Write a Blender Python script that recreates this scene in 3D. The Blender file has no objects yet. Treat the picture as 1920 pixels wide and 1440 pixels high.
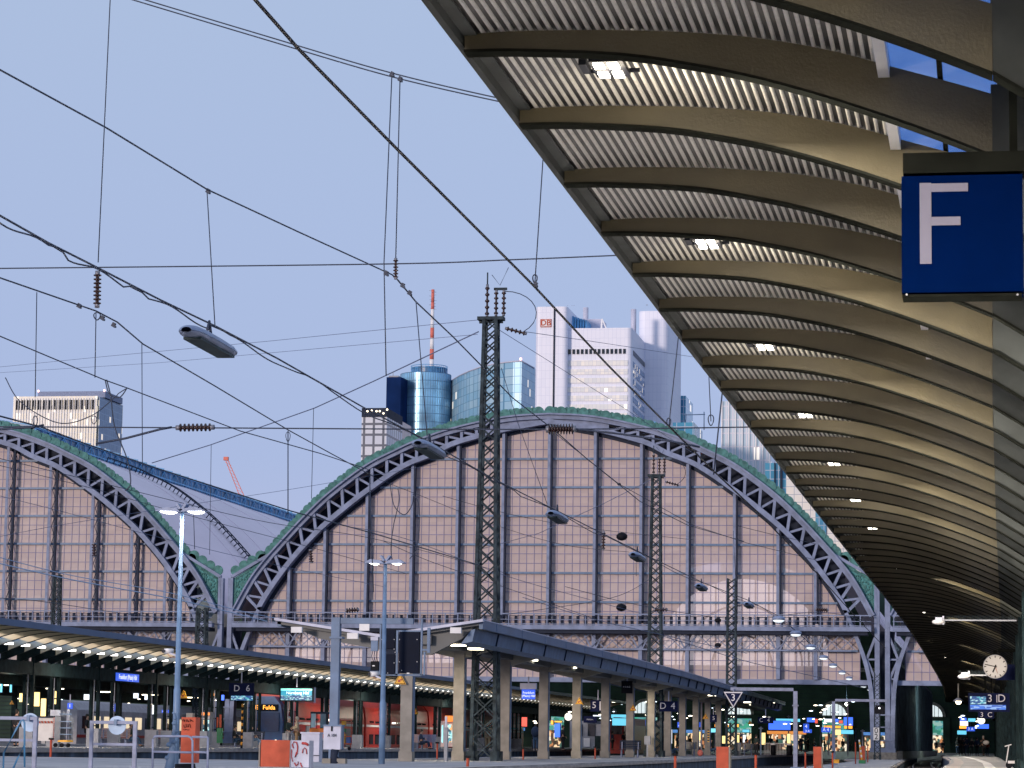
import bpy, math, random
from math import sin, cos, pi, radians, sqrt, atan2
from mathutils import Vector, Matrix, Euler
random.seed(7)
SC = bpy.context.scene
COL = SC.collection
# ---------------------------------------------------------------- camera, world, sun, exposure
F_PX = 5200.0
CZ = 1.3
_yaw, _pitch, _roll = radians(9.85), radians(7.385), radians(0.8)
_f = Vector((-sin(_yaw)*cos(_pitch), cos(_yaw)*cos(_pitch), sin(_pitch)))
_r0 = Vector((cos(_yaw), sin(_yaw), 0)); _u0 = _r0.cross(_f)
_u = _u0*cos(_roll) - _r0*sin(_roll); _r = _r0*cos(_roll) + _u0*sin(_roll)
cam_d = bpy.data.cameras.new("camera"); cam = bpy.data.objects.new("camera", cam_d); COL.objects.link(cam)
cam_d.lens = F_PX/1920*36; cam_d.sensor_width = 36; cam_d.clip_start = 0.2; cam_d.clip_end = 6000
M = Matrix((( _r.x, _u.x, -_f.x, 0), (_r.y, _u.y, -_f.y, 0), (_r.z, _u.z, -_f.z, CZ), (0, 0, 0, 1)))
cam.matrix_world = M
SC.camera = cam

SUN_AZ, SUN_EL = 207.0, 8.0
w = bpy.data.worlds.new("World"); SC.world = w; w.use_nodes = True
nt = w.node_tree; nt.nodes.clear()
wo = nt.nodes.new("ShaderNodeOutputWorld"); bg = nt.nodes.new("ShaderNodeBackground")
sky = nt.nodes.new("ShaderNodeTexSky"); sky.sky_type = 'NISHITA'; sky.sun_disc = False
sky.sun_elevation = radians(SUN_EL); sky.sun_rotation = radians(SUN_AZ); sky.altitude = 100; sky.air_density = 1.0
sky.dust_density = 1.5; sky.ozone_density = 2.0
# dusk tint: the clear sky mixed towards the lavender of the blue hour, paler to the horizon
tc = nt.nodes.new("ShaderNodeTexCoord"); sp = nt.nodes.new("ShaderNodeSeparateXYZ")
ramp = nt.nodes.new("ShaderNodeValToRGB")
nt.links.new(tc.outputs["Generated"], sp.inputs[0]); nt.links.new(sp.outputs["Z"], ramp.inputs[0])
e = ramp.color_ramp.elements
e[0].position = 0.0; e[0].color = (5.7, 5.7, 8.6, 1)
e[1].position = 0.34; e[1].color = (5.0, 6.2, 8.4, 1)
x = ramp.color_ramp.elements.new(0.10); x.color = (4.5, 5.4, 8.6, 1)
mix = nt.nodes.new("ShaderNodeMixRGB"); mix.inputs[0].default_value = 0.8
nt.links.new(sky.outputs[0], mix.inputs[1]); nt.links.new(ramp.outputs[0], mix.inputs[2])
nt.links.new(mix.outputs[0], bg.inputs[0]); bg.inputs[1].default_value = 0.1
nt.links.new(bg.outputs[0], wo.inputs[0])

sd = bpy.data.lights.new("sun", 'SUN'); so = bpy.data.objects.new("sun", sd); COL.objects.link(so)
sd.energy = 2.3; sd.angle = radians(8); sd.color = (1.0, 0.82, 0.70)
_sd = Vector((sin(radians(SUN_AZ))*cos(radians(SUN_EL)), cos(radians(SUN_AZ))*cos(radians(SUN_EL)), sin(radians(SUN_EL))))
so.rotation_euler = _sd.to_track_quat('Z', 'Y').to_euler()
SC.view_settings.view_transform = 'Standard'; SC.view_settings.look = 'None'
SC.view_settings.exposure = 0.0; SC.view_settings.gamma = 1.0
SC.render.engine = 'CYCLES'
SC.cycles.max_bounces = 6; SC.cycles.transparent_max_bounces = 10; SC.cycles.use_denoising = True
SC.cycles.sample_clamp_indirect = 4.0

# ---------------------------------------------------------------- survey helpers
def ray(px, py):
    return _r*((px-960)/F_PX) + _u*((720-py)/F_PX) + _f
def at(px, py, Y):
    """the point at distance Y down the tracks that was surveyed at this spot"""
    d = ray(px, py); t = Y/d.y
    return Vector((d.x*t, Y, CZ+d.z*t))
def atz(px, py, z):
    d = ray(px, py); t = (z-CZ)/d.z
    return Vector((d.x*t, d.y*t, z))

# ---------------------------------------------------------------- materials
MAT = {}
def mat(name, col, rough=0.6, metal=0.0, var=0.12, scale=3.0, bump=0.0, bscale=20.0, spec=0.5, stretch=None):
    if name in MAT: return MAT[name]
    m = bpy.data.materials.new(name); m.use_nodes = True; t = m.node_tree; n = t.nodes; L = t.links
    b = n["Principled BSDF"]; b.inputs["Roughness"].default_value = rough; b.inputs["Metallic"].default_value = metal
    b.inputs["Specular IOR Level"].default_value = spec
    tc = n.new("ShaderNodeTexCoord"); src = tc.outputs["Object"]
    if stretch:
        mp = n.new("ShaderNodeMapping"); mp.inputs["Scale"].default_value = stretch; L.new(src, mp.inputs[0]); src = mp.outputs[0]
    nz = n.new("ShaderNodeTexNoise"); nz.inputs["Scale"].default_value = scale; nz.inputs["Detail"].default_value = 6
    L.new(src, nz.inputs["Vector"])
    r = n.new("ShaderNodeValToRGB"); L.new(nz.outputs["Fac"], r.inputs[0])
    lo = [c*(1-var*1.6) for c in col[:3]]; hi = [min(1, c*(1+var)) for c in col[:3]]
    r.color_ramp.elements[0].position = 0.32; r.color_ramp.elements[1].position = 0.68
    r.color_ramp.elements[0].color = (*lo, 1); r.color_ramp.elements[1].color = (*hi, 1)
    L.new(r.outputs[0], b.inputs["Base Color"])
    if bump:
        nb = n.new("ShaderNodeTexNoise"); nb.inputs["Scale"].default_value = bscale; nb.inputs["Detail"].default_value = 4
        L.new(src, nb.inputs["Vector"]); bp = n.new("ShaderNodeBump"); bp.inputs["Strength"].default_value = bump
        bp.inputs["Distance"].default_value = 0.02; L.new(nb.outputs["Fac"], bp.inputs["Height"]); L.new(bp.outputs[0], b.inputs["Normal"])
    MAT[name] = m; return m
def glow(name, col, s=3.0):
    if name in MAT: return MAT[name]
    m = bpy.data.materials.new(name); m.use_nodes = True; b = m.node_tree.nodes["Principled BSDF"]
    b.inputs["Base Color"].default_value = (*col, 1); b.inputs["Emission Color"].default_value = (*col, 1)
    b.inputs["Emission Strength"].default_value = s; b.inputs["Roughness"].default_value = 0.5
    MAT[name] = m; return m
def glow_busy(name, cols, s=2.0, scale=2.0, sy=1.0):
    """a lit interior or poster: blocks of several lit colours"""
    if name in MAT: return MAT[name]
    m = bpy.data.materials.new(name); m.use_nodes = True; t = m.node_tree; n = t.nodes; L = t.links
    b = n["Principled BSDF"]; tc = n.new("ShaderNodeTexCoord"); mp = n.new("ShaderNodeMapping")
    mp.inputs["Scale"].default_value = (1, 0.3, sy); L.new(tc.outputs["Object"], mp.inputs[0])
    v = n.new("ShaderNodeTexVoronoi"); v.distance = 'CHEBYCHEV'; v.inputs["Scale"].default_value = scale; L.new(mp.outputs[0], v.inputs["Vector"])
    sx = n.new("ShaderNodeSeparateXYZ"); L.new(v.outputs["Color"], sx.inputs[0])
    r = n.new("ShaderNodeValToRGB"); r.color_ramp.interpolation = 'CONSTANT'; L.new(sx.outputs[0], r.inputs[0])
    el = r.color_ramp.elements
    el[0].color = (*cols[0], 1); el[1].position = 1.0/len(cols); el[1].color = (*cols[1], 1)
    for i in range(2, len(cols)):
        q = el.new(i/len(cols)); q.color = (*cols[i], 1)
    L.new(r.outputs[0], b.inputs["Emission Color"]); b.inputs["Emission Strength"].default_value = s
    b.inputs["Base Color"].default_value = (0.02, 0.02, 0.02, 1)
    MAT[name] = m; return m

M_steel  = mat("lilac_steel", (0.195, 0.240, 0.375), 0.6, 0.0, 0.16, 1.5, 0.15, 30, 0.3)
M_steelD = mat("dark_and_shaded_steel", (0.022, 0.030, 0.055), 0.7, 0, 0.12, 3, 0, 20, 0.15)  # dark fittings; on the halls, shade painted into a copy of the lilac
M_muntin = mat("glazing_bar_paint", (0.16, 0.155, 0.30), 0.5)
M_crest  = mat("copper_green", (0.075, 0.20, 0.195), 0.75, 0, 0.25, 3, 0.3, 12, 0.2)
M_orn    = mat("copper_green_relief", (0.075, 0.24, 0.25), 0.7, 0, 0.35, 6, 0.6, 8, 0.2)
M_roof   = mat("zinc_roof", (0.70, 0.63, 0.72), 0.7, 0.0, 0.05, 0.25, 0.0, stretch=(1, 0.3, 1))
M_blue   = mat("blue_lantern_steel", (0.10, 0.34, 0.62), 0.5, 0.0, 0.2, 0.5)
M_blue2  = mat("blue_lantern_panel", (0.05, 0.17, 0.34), 0.35, 0.0, 0.3, 0.4)
M_mast   = mat("mast_steel", (0.030, 0.046, 0.060), 0.7, 0.1, 0.4, 4, 0.3, 30, 0.2)
M_wire   = mat("wire_dark", (0.022, 0.034, 0.070), 0.6)
M_wire2  = mat("wire_grey", (0.10, 0.13, 0.24), 0.6)
M_wireg  = mat("wire_patina", (0.06, 0.16, 0.17), 0.6)
M_insu   = mat("insulator_porcelain", (0.035, 0.018, 0.02), 0.25)
M_cap    = mat("insulator_cap", (0.22, 0.23, 0.28), 0.5, 0.5)
M_rib    = mat("olive_rib_paint", (0.042, 0.036, 0.021), 0.42, 0.0, 0.22, 1.2, 0.12, 60, 0.35)
M_flange = mat("dark_paint_and_flange_shade", (0.008, 0.009, 0.008), 1.0, 0.0, 0.2, 3, 0, 20, 0.0)  # near-black: the shade under the ribs is put into the flange colour
M_root   = mat("dark_grey_root", (0.030, 0.034, 0.036), 0.8, 0.0, 0.15, 3, 0, 20, 0.08)  # rib roots and edge strips, greyer than the olive ribs
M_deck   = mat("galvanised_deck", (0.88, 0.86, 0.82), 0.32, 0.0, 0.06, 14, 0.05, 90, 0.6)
M_dkgrn  = mat("dark_green_steel", (0.010, 0.020, 0.024), 0.8, 0.0, 0.3, 3, 0, 20, 0.08)
M_fascia = mat("blue_fascia", (0.075, 0.14, 0.26), 0.45, 0.1, 0.12, 0.6)
M_conc   = mat("concrete", (0.25, 0.235, 0.215), 0.85, 0, 0.14, 2, 0.2, 40)
M_platf  = mat("platform_paving", (0.36, 0.36, 0.39), 0.8, 0, 0.18, 0.8, 0.2, 15)
M_edge   = mat("platform_edge_stone", (0.46, 0.42, 0.42), 0.8, 0, 0.15, 1.5, 0.1)
M_wall   = mat("platform_side_wall", (0.06, 0.10, 0.17), 0.8, 0, 0.4, 1.2, 0.3, 6, stretch=(1, 1, 0.25))
M_ball   = mat("ballast", (0.06, 0.06, 0.075), 0.95, 0, 0.5, 9, 0.8, 12)
M_rail   = mat("rail_steel", (0.42, 0.38, 0.38), 0.28, 0.9, 0.1)
M_sleep  = mat("sleeper", (0.10, 0.09, 0.09), 0.9)
M_white  = mat("white_paint", (0.75, 0.75, 0.78), 0.6, 0, 0.06)
M_grey   = mat("grey_paint", (0.25, 0.27, 0.33), 0.55, 0, 0.12)
M_lgrey  = mat("light_grey_cabinet", (0.50, 0.52, 0.66), 0.55, 0, 0.10, 2)
M_bluegr = mat("blue_grey_steel", (0.10, 0.17, 0.30), 0.5, 0, 0.15, 2)
M_galv   = mat("galvanised_tube", (0.20, 0.235, 0.37), 0.5, 0.0, 0.15, 5)
M_post   = mat("painted_lamp_post", (0.13, 0.22, 0.38), 0.45, 0.0, 0.15, 3)
M_disc   = mat("pale_blue_disc", (0.36, 0.50, 0.72), 0.5, 0, 0.08)
M_orange = mat("orange_red_box", (0.46, 0.085, 0.045), 0.6, 0, 0.14, 3, 0, 20, 0.25)
M_sign   = mat("sign_blue", (0.003, 0.008, 0.05), 0.6, 0, 0.05, 3, 0, 20, 0.12)
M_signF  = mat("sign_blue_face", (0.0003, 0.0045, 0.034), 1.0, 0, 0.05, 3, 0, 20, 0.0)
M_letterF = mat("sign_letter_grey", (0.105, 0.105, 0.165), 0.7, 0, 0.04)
M_letter = mat("sign_letter", (0.66, 0.66, 0.74), 0.6, 0, 0.04)
M_black  = mat("black_enamel", (0.006, 0.007, 0.012), 0.6, 0, 0.2, 3, 0, 20, 0.12)
M_screen = mat("switched_off_panel", (0.002, 0.006, 0.020), 0.6, 0, 0.1, 3, 0, 20, 0.12)
M_warn   = mat("warning_yellow", (0.75, 0.38, 0.02), 0.5, 0, 0.06)
M_stone  = mat("sandstone", (0.22, 0.21, 0.20), 0.9, 0, 0.25, 3, 0.4, 8)
M_red    = mat("train_red", (0.50, 0.030, 0.022), 0.35, 0, 0.10)
M_glassD = mat("dark_glass", (0.010, 0.018, 0.03), 0.08, 0, 0.2)
M_clock  = mat("clock_face", (0.80, 0.80, 0.76), 0.5, 0, 0.03)

def hall_glass():
    m = bpy.data.materials.new("hall_glazing"); m.use_nodes = True; t = m.node_tree; n = t.nodes; L = t.links
    n.clear(); out = n.new("ShaderNodeOutputMaterial")
    tc = n.new("ShaderNodeTexCoord"); mp = n.new("ShaderNodeMapping"); mp.inputs["Scale"].default_value = (1/0.655, 1, 1/0.81)
    L.new(tc.outputs["Object"], mp.inputs[0])
    fl = n.new("ShaderNodeVectorMath"); fl.operation = 'FLOOR'; L.new(mp.outputs[0], fl.inputs[0])
    wn = n.new("ShaderNodeTexWhiteNoise"); wn.noise_dimensions = '3D'; L.new(fl.outputs[0], wn.inputs["Vector"])
    d = n.new("ShaderNodeBsdfPrincipled"); d.inputs["Roughness"].default_value = 0.55; d.inputs["Specular IOR Level"].default_value = 0.3
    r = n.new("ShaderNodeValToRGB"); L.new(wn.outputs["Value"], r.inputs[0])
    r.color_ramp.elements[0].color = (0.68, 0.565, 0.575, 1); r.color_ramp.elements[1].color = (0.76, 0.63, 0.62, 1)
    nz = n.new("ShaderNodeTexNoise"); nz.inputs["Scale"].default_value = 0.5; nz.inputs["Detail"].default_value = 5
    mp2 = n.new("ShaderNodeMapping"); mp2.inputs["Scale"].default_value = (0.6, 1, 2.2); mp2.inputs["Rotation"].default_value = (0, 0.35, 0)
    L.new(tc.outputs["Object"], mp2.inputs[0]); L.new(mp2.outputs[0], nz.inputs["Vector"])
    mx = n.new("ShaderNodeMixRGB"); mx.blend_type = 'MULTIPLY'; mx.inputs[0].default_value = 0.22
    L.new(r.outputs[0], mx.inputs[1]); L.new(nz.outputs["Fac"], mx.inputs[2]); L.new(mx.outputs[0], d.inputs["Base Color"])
    bp = n.new("ShaderNodeBump"); bp.inputs["Strength"].default_value = 0.25; bp.inputs["Distance"].default_value = 0.05
    L.new(nz.outputs["Fac"], bp.inputs["Height"]); L.new(bp.outputs[0], d.inputs["Normal"])
    tr = n.new("ShaderNodeBsdfTransparent"); tr.inputs[0].default_value = (0.85, 0.80, 0.85, 1)
    ms = n.new("ShaderNodeMixShader"); ms.inputs[0].default_value = 0.31
    L.new(d.outputs[0], ms.inputs[1]); L.new(tr.outputs[0], ms.inputs[2]); L.new(ms.outputs[0], out.inputs[0])
    return m
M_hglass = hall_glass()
def clear_glass(name, col, t=0.8, rough=0.05):
    m = bpy.data.materials.new(name); m.use_nodes = True; nt = m.node_tree; n = nt.nodes; L = nt.links; n.clear()
    out = n.new("ShaderNodeOutputMaterial"); g = n.new("ShaderNodeBsdfPrincipled"); g.inputs["Roughness"].default_value = rough
    g.inputs["Base Color"].default_value = (*col, 1); tr = n.new("ShaderNodeBsdfTransparent"); tr.inputs[0].default_value = (*col, 1)
    ms = n.new("ShaderNodeMixShader"); ms.inputs[0].default_value = t
    L.new(g.outputs[0], ms.inputs[1]); L.new(tr.outputs[0], ms.inputs[2]); L.new(ms.outputs[0], out.inputs[0]); return m
M_skygl = clear_glass("skylight_glass", (0.45, 0.65, 0.95), 0.75)

# ---------------------------------------------------------------- mesh builder
class MB:
    def __init__(s): s.v = []; s.f = []; s.sm = []
    def add(s, vs, fs, smooth=False):
        o = len(s.v); s.v += [tuple(p) for p in vs]; s.f += [tuple(i+o for i in f) for f in fs]; s.sm += [smooth]*len(fs); return s
    def box(s, c, d, rot=None):
        hx, hy, hz = d[0]/2, d[1]/2, d[2]/2
        vs = [Vector((x, y, z)) for x in (-hx, hx) for y in (-hy, hy) for z in (-hz, hz)]
        if rot: 
            R = Euler(rot).to_matrix(); vs = [R @ p for p in vs]
        c = Vector(c); vs = [p+c for p in vs]
        return s.add(vs, [(0, 1, 3, 2), (4, 6, 7, 5), (0, 4, 5, 1), (2, 3, 7, 6), (0, 2, 6, 4), (1, 5, 7, 3)])
    def b2(s, x0, x1, y0, y1, z0, z1):
        return s.box(((x0+x1)/2, (y0+y1)/2, (z0+z1)/2), (x1-x0, y1-y0, z1-z0))
    def bar(s, a, b, w, h=None, up=(0, 1, 0)):
        """box beam from a to b; w across, h along 'up'"""
        a = Vector(a); b = Vector(b); h = h or w; d = (b-a)
        if d.length < 1e-6: return s
        d.normalize(); u = Vector(up); u = u - d*u.dot(d)
        if u.length < 1e-4: u = Vector((0, 0, 1)) - d*d.z
        u.normalize(); r = d.cross(u)
        vs = [p + r*(i*w/2) + u*(j*h/2) for p in (a, b) for i, j in ((-1, -1), (1, -1), (1, 1), (-1, 1))]
        return s.add(vs, [(3, 2, 1, 0), (4, 5, 6, 7), (0, 1, 5, 4), (1, 2, 6, 5), (2, 3, 7, 6), (3, 0, 4, 7)])
    def tube(s, pts, r, n=6, cap=True):
        pts = [Vector(p) for p in pts]; m = len(pts); rr = r if isinstance(r, (list, tuple)) else [r]*m
        vs = []; fs = []
        for i, p in enumerate(pts):
            d = (pts[min(i+1, m-1)] - pts[max(i-1, 0)]).normalized()
            u = Vector((0, 0, 1)) if abs(d.z) < 0.9 else Vector((1, 0, 0)); u = (u - d*u.dot(d)).normalized(); q = d.cross(u)
            vs += [p + (u*cos(2*pi*k/n) + q*sin(2*pi*k/n))*rr[i] for k in range(n)]
        for i in range(m-1):
            for k in range(n):
                fs.append((i*n+k, i*n+(k+1) % n, (i+1)*n+(k+1) % n, (i+1)*n+k))
        if cap: fs += [tuple(range(n-1, -1, -1)), tuple(range((m-1)*n, m*n))]
        return s.add(vs, fs, True)
    def prism(s, poly, y0, y1):
        """polygon of (x, z) extruded along y"""
        n = len(poly); vs = [(x, y0, z) for x, z in poly] + [(x, y1, z) for x, z in poly]
        return s.add(vs, [tuple(range(n)), tuple(range(2*n-1, n-1, -1))] + [(i, i+n, (i+1) % n+n, (i+1) % n) for i in range(n)])
    def slab(s, poly, z0, z1):
        n = len(poly); vs = [(x, y, z0) for x, y in poly] + [(x, y, z1) for x, y in poly]
        return s.add(vs, [tuple(range(n-1, -1, -1)), tuple(range(n, 2*n))] + [(i, (i+1) % n, (i+1) % n+n, i+n) for i in range(n)])
    def strip(s, A, B, y0, y1):
        """band between two (x, z) chains of equal length, extruded along y"""
        n = len(A)
        for i in range(n-1):
            q = [A[i], A[i+1], B[i+1], B[i]]
            vs = [(x, y0, z) for x, z in q] + [(x, y1, z) for x, z in q]
            fs = [(0, 1, 2, 3), (7, 6, 5, 4), (0, 4, 5, 1), (2, 6, 7, 3)]
            if i == 0: fs.append((3, 7, 4, 0))
            if i == n-2: fs.append((1, 5, 6, 2))
            s.add(vs, fs)
        return s
    def disc(s, c, r, th, axis='Y', n=24):
        c = Vector(c); a, b, d = {'Y': ((1, 0, 0), (0, 0, 1), (0, 1, 0)), 'X': ((0, 1, 0), (0, 0, 1), (1, 0, 0)), 'Z': ((1, 0, 0), (0, 1, 0), (0, 0, 1))}[axis]
        a, b, d = Vector(a), Vector(b), Vector(d)
        vs = [c + d*(k*th/2) + (a*cos(2*pi*i/n)+b*sin(2*pi*i/n))*r for k in (-1, 1) for i in range(n)]
        return s.add(vs, [tuple(range(n)), tuple(range(2*n-1, n-1, -1))] + [(i, i+n, (i+1) % n+n, (i+1) % n) for i in range(n)])
    def ball(s, c, r, n=8, sc=(1, 1, 1)):
        c = Vector(c); vs = []; fs = []
        for i in range(n//2+1):
            th = pi*i/(n//2)
            for k in range(n): vs.append(c + Vector((sin(th)*cos(2*pi*k/n)*sc[0], sin(th)*sin(2*pi*k/n)*sc[1], cos(th)*sc[2]))*r)
        for i in range(n//2):
            for k in range(n): fs.append((i*n+k, (i+1)*n+k, (i+1)*n+(k+1) % n, i*n+(k+1) % n))
        return s.add(vs, fs, True)
    def build(s, name, m, parent=None, loc=None):
        me = bpy.data.meshes.new(name); o = bpy.data.objects.new(name, me)
        org = Vector((0, 0, 0))
        if parent is not None:
            org = origin_of(parent)
        elif loc is not None:
            org = Vector(loc)
        me.from_pydata([tuple(Vector(p)-org) for p in s.v], [], s.f)
        me.polygons.foreach_set("use_smooth", s.sm)
        me.validate(); me.materials.append(m)
        COL.objects.link(o)
        if parent is not None: o.parent = parent
        elif loc is not None: o.location = loc
        return o
def origin_of(o):
    p = Vector((0, 0, 0))
    while o is not None: p = p + o.location; o = o.parent
    return p
def tag(o, label=None, cat=None, group=None, kind=None):
    if label: o["label"] = label
    if cat: o["category"] = cat
    if group: o["group"] = group
    if kind: o["kind"] = kind
    return o
def thing(name, label, cat, loc=(0, 0, 0), group=None):
    o = bpy.data.objects.new(name, None); COL.objects.link(o); o.location = loc; o.empty_display_size = 0.3
    return tag(o, label, cat, group)
def copy_tree(o, parent=None, loc=None, rz=None, label=None, group=None, sc=None):
    c = o.copy(); COL.objects.link(c); c.parent = parent
    if loc is not None: c.location = loc
    if rz is not None: c.rotation_euler.z = rz
    if sc is not None: c.scale = sc
    if label: c["label"] = label
    if group: c["group"] = group
    for ch in list(o.children): copy_tree(ch, c)
    return c
def struct(o): o["kind"] = "structure"; return o
def text(s, size, loc, m, parent, name='lettering', rz=0.0, ext=0.004, align='CENTER', sx=1.0, bold=0.0):
    cu = bpy.data.curves.new('t', 'FONT'); cu.body = s; cu.size = size; cu.extrude = ext; cu.align_x = align; cu.align_y = 'CENTER'; cu.offset = bold*size
    cu.resolution_u = 3
    ob = bpy.data.objects.new('t', cu); me = bpy.data.meshes.new_from_object(ob)
    me.transform(Matrix.Diagonal((sx, 1, 1, 1))); me.transform(Matrix.Rotation(pi/2, 4, 'X')); me.transform(Matrix.Rotation(rz, 4, 'Z'))
    me.name = name; me.materials.clear(); me.materials.append(m)
    o = bpy.data.objects.new(name, me); COL.objects.link(o)
    bpy.data.objects.remove(ob)
    if parent is not None:
        o.parent = parent; o.location = Vector(loc) - origin_of(parent)
    else: o.location = loc
    return o
# ---------------------------------------------------------------- ground, platforms, tracks
D = 232.0
g = MB().b2(-1500, 1500, -60, 4000, -0.6, -0.25).build('ground', M_ball); struct(g)
def platform(poly, z, zb=-0.25, cop=0.10):
    p = MB(); p.slab(poly, zb, z-0.06-cop); o = struct(p.build('platform', M_wall))
    k = sum(x for x, y in poly)/len(poly); w_ = [(x+(0.09 if x > k else -0.09), y) for x, y in poly]
    struct(MB().slab(w_, z-0.06-cop+0.001, z-0.062).build('platform_coping', M_edge))
    q = MB(); q.slab(poly, z-0.06, z); o2 = q.build('platform_paving', M_platf); struct(o2)
    return o
def edge_line(pts, wdt, z, name='platform_edge_line', m=None):
    b = MB()
    for i in range(len(pts)-1):
        (x0, y0), (x1, y1) = pts[i], pts[i+1]
        b.add([(x0-wdt/2, y0, z), (x0+wdt/2, y0, z), (x1+wdt/2, y1, z), (x1-wdt/2, y1, z)], [(0, 1, 2, 3)])
    o = b.build(name, m or M_edge); struct(o); return o
# main platform (right)
MPX = [(-1.4, -20), (-1.4, 60), (-1.5, 83), (-1.7, 118), (-2.3, 160), (-3.4, 210), (-4.6, 260), (-5.2, 330), (-5.2, 400)]
platform(MPX + [(9, 400), (9, -20)], 0.76)
edge_line([(x+0.32, y) for x, y in MPX], 0.42, 0.764)
edge_line([(x+1.45, y) for x, y in MPX], 0.34, 0.764, 'tactile_stripe', M_white)
# island platform 3/4 with its wide near apron
P34 = [(-15.4, 40), (-15.4, 90), (-16.9, 166), (-19.0, 232), (-19.8, 330), (-27, 330), (-27, 232), (-24.5, 150), (-25.2, 97), (-60, 97), (-60, 40)]
platform(P34, 0.58)
edge_line([(-15.7, 40), (-15.7, 90), (-17.2, 166), (-19.3, 232)], 0.45, 0.584)
edge_line([(-24.3, 135), (-24.4, 150), (-26.7, 232)], 0.4, 0.584)
b = MB().b2(-60, -25.3, 96.4, 96.9, 0.58, 0.584); struct(b.build('platform_edge_line', M_edge))
# platform 5/6
P56 = [(-41, 90), (-41, 170), (-40, 260), (-40, 380), (-48.5, 380), (-48.5, 90)]
platform(P56, 0.83, cop=0.14)
edge_line([(-41.5, 90), (-41.5, 170), (-40.5, 260), (-40.5, 380)], 0.9, 0.834)
platform([(-58, 100), (-58, 380), (-66, 380), (-66, 100)], 0.83)
platform([(-75, 100), (-75, 380), (-84, 380), (-84, 100)], 0.83)
# low service platform between tracks that carries the hall column
LP = [(-4.3, 60), (-4.3, 112), (-6.4, 200), (-7.2, 232), (-8.4, 320), (-12, 320), (-12, 232), (-9.4, 200), (-8.4, 119), (-8.4, 60)]
platform(LP, 0.42)
platform([(-31, 110), (-31, 300), (-34, 300), (-34, 110)], 0.35)
# cross platform at the head of the tracks
struct(MB().b2(-110, 40, 400, 418, -0.25, 0.80).build('platform', M_platf))
def track(pts):
    r = MB()
    for s in (-0.75, 0.75):
        for i in range(len(pts)-1):
            r.bar((pts[i][0]+s, pts[i][1], -0.08), (pts[i+1][0]+s, pts[i+1][1], -0.08), 0.07, 0.16, up=(0, 0, 1))
    o = r.build('railway_track', M_rail); struct(o)
    sl = MB(); y = 60.0
    while y < 330:
        for i in range(len(pts)-1):
            if pts[i][1] <= y < pts[i+1][1]:
                t = (y-pts[i][1])/(pts[i+1][1]-pts[i][1]); xx = pts[i][0]*(1-t)+pts[i+1][0]*t
                sl.b2(xx-1.3, xx+1.3, y-0.13, y+0.13, -0.25, -0.17)
        y += 1.3
    struct(sl.build('track_sleepers', M_sleep))
track([(-3.0, -20), (-3.1, 83), (-3.4, 130), (-4.2, 180), (-5.4, 221), (-6.6, 270), (-7.0, 330), (-7, 398)])
track([(-10.2, -20), (-10.2, 120), (-11.5, 180), (-13.5, 232), (-14.5, 300), (-14.5, 398)])
track([(-29, 97), (-29, 232), (-29, 398)])
track([(-37, 90), (-37, 398)])
track([(-51.2, 90), (-51.2, 398)])

# ---------------------------------------------------------------- main platform canopy overhead
def xo(y):
    K = [(0, 0), (30, 0.0), (46, 0.06), (63, 0.14), (80, 0.24), (97, 0.30), (125, 0.27), (145, 0.18), (170, 0.08), (195, -0.08), (230, -0.5), (265, -1.0), (300, -1.6)]
    for i in range(len(K)-1):
        if K[i][0] <= y <= K[i+1][0]:
            t = (y-K[i][0])/(K[i+1][0]-K[i][0]); return K[i][1]*(1-t)+K[i+1][1]*t
    return K[-1][1]
RT = [(-3.26, 5.75), (-2.9, 5.765), (-2.26, 5.75), (-1.8, 5.72), (-1.38, 5.67), (-0.95, 5.58), (-0.55, 5.46), (-0.25, 5.37), (0.03, 5.28)]
RB = [(-3.26, 5.65), (-2.9, 5.645), (-2.26, 5.60), (-1.8, 5.52), (-1.38, 5.42), (-0.95, 5.285), (-0.55, 5.14), (-0.25, 5.02), (0.03, 4.90)]
def ip(T, x):
    for i in range(len(T)-1):
        if T[i][0] <= x <= T[i+1][0]:
            t = (x-T[i][0])/(T[i+1][0]-T[i][0]); return T[i][1]*(1-t)+T[i+1][1]*t
    return T[0][1] if x < T[0][0] else T[-1][1]
def smooth(T, n=28):
    """Catmull-Rom through the profile points"""
    out = []
    for k in range(n+1):
        u = k/n*(len(T)-1); i = min(int(u), len(T)-2); t = u-i
        p0, p1, p2, p3 = T[max(i-1, 0)], T[i], T[i+1], T[min(i+2, len(T)-1)]
        out.append(tuple(0.5*((2*p1[a]) + (-p0[a]+p2[a])*t + (2*p0[a]-5*p1[a]+4*p2[a]-p3[a])*t*t + (-p0[a]+3*p1[a]-3*p2[a]+p3[a])*t**3) for a in (0, 1)))
    return out
RTs, RBs = smooth(RT), smooth(RB)
Y_END = 262.0
can = thing('platform_canopy', 'long curved platform canopy with olive ribs under corrugated silver deck overhead', 'canopy', (0, 16, 0.76))
def rib_parts(web, fl, root, yy):
    dx = xo(yy)
    A = [(x+dx, z) for x, z in RTs]; B = [(x+dx, z) for x, z in RBs]
    web.strip(A, B, yy, yy+0.10)
    fl.strip(B, [(x, z-0.018) for x, z in B], yy-0.025, yy+0.125)
    fl.strip([(0.032+dx, 4.905), (1.0+dx, 4.30)], [(0.032+dx, 4.885), (1.0+dx, 4.28)], yy-0.03, yy+0.13)
    root.prism([(0.022+dx, 4.915), (1.0+dx, 4.302), (1.0+dx, 5.34), (0.022+dx, 5.34)], yy+0.004, yy+0.096)
ys = [16.84+2.1*k for k in range(-2, 117)]
for k, yy in enumerate(ys[:100]):
    wb, fl, rt = MB(), MB(), MB(); rib_parts(wb, fl, rt, yy)
    r = wb.build('rib', M_rib, can); fl.build('flange', M_flange, r); rt.build('rib_root', M_root, r)
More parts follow.
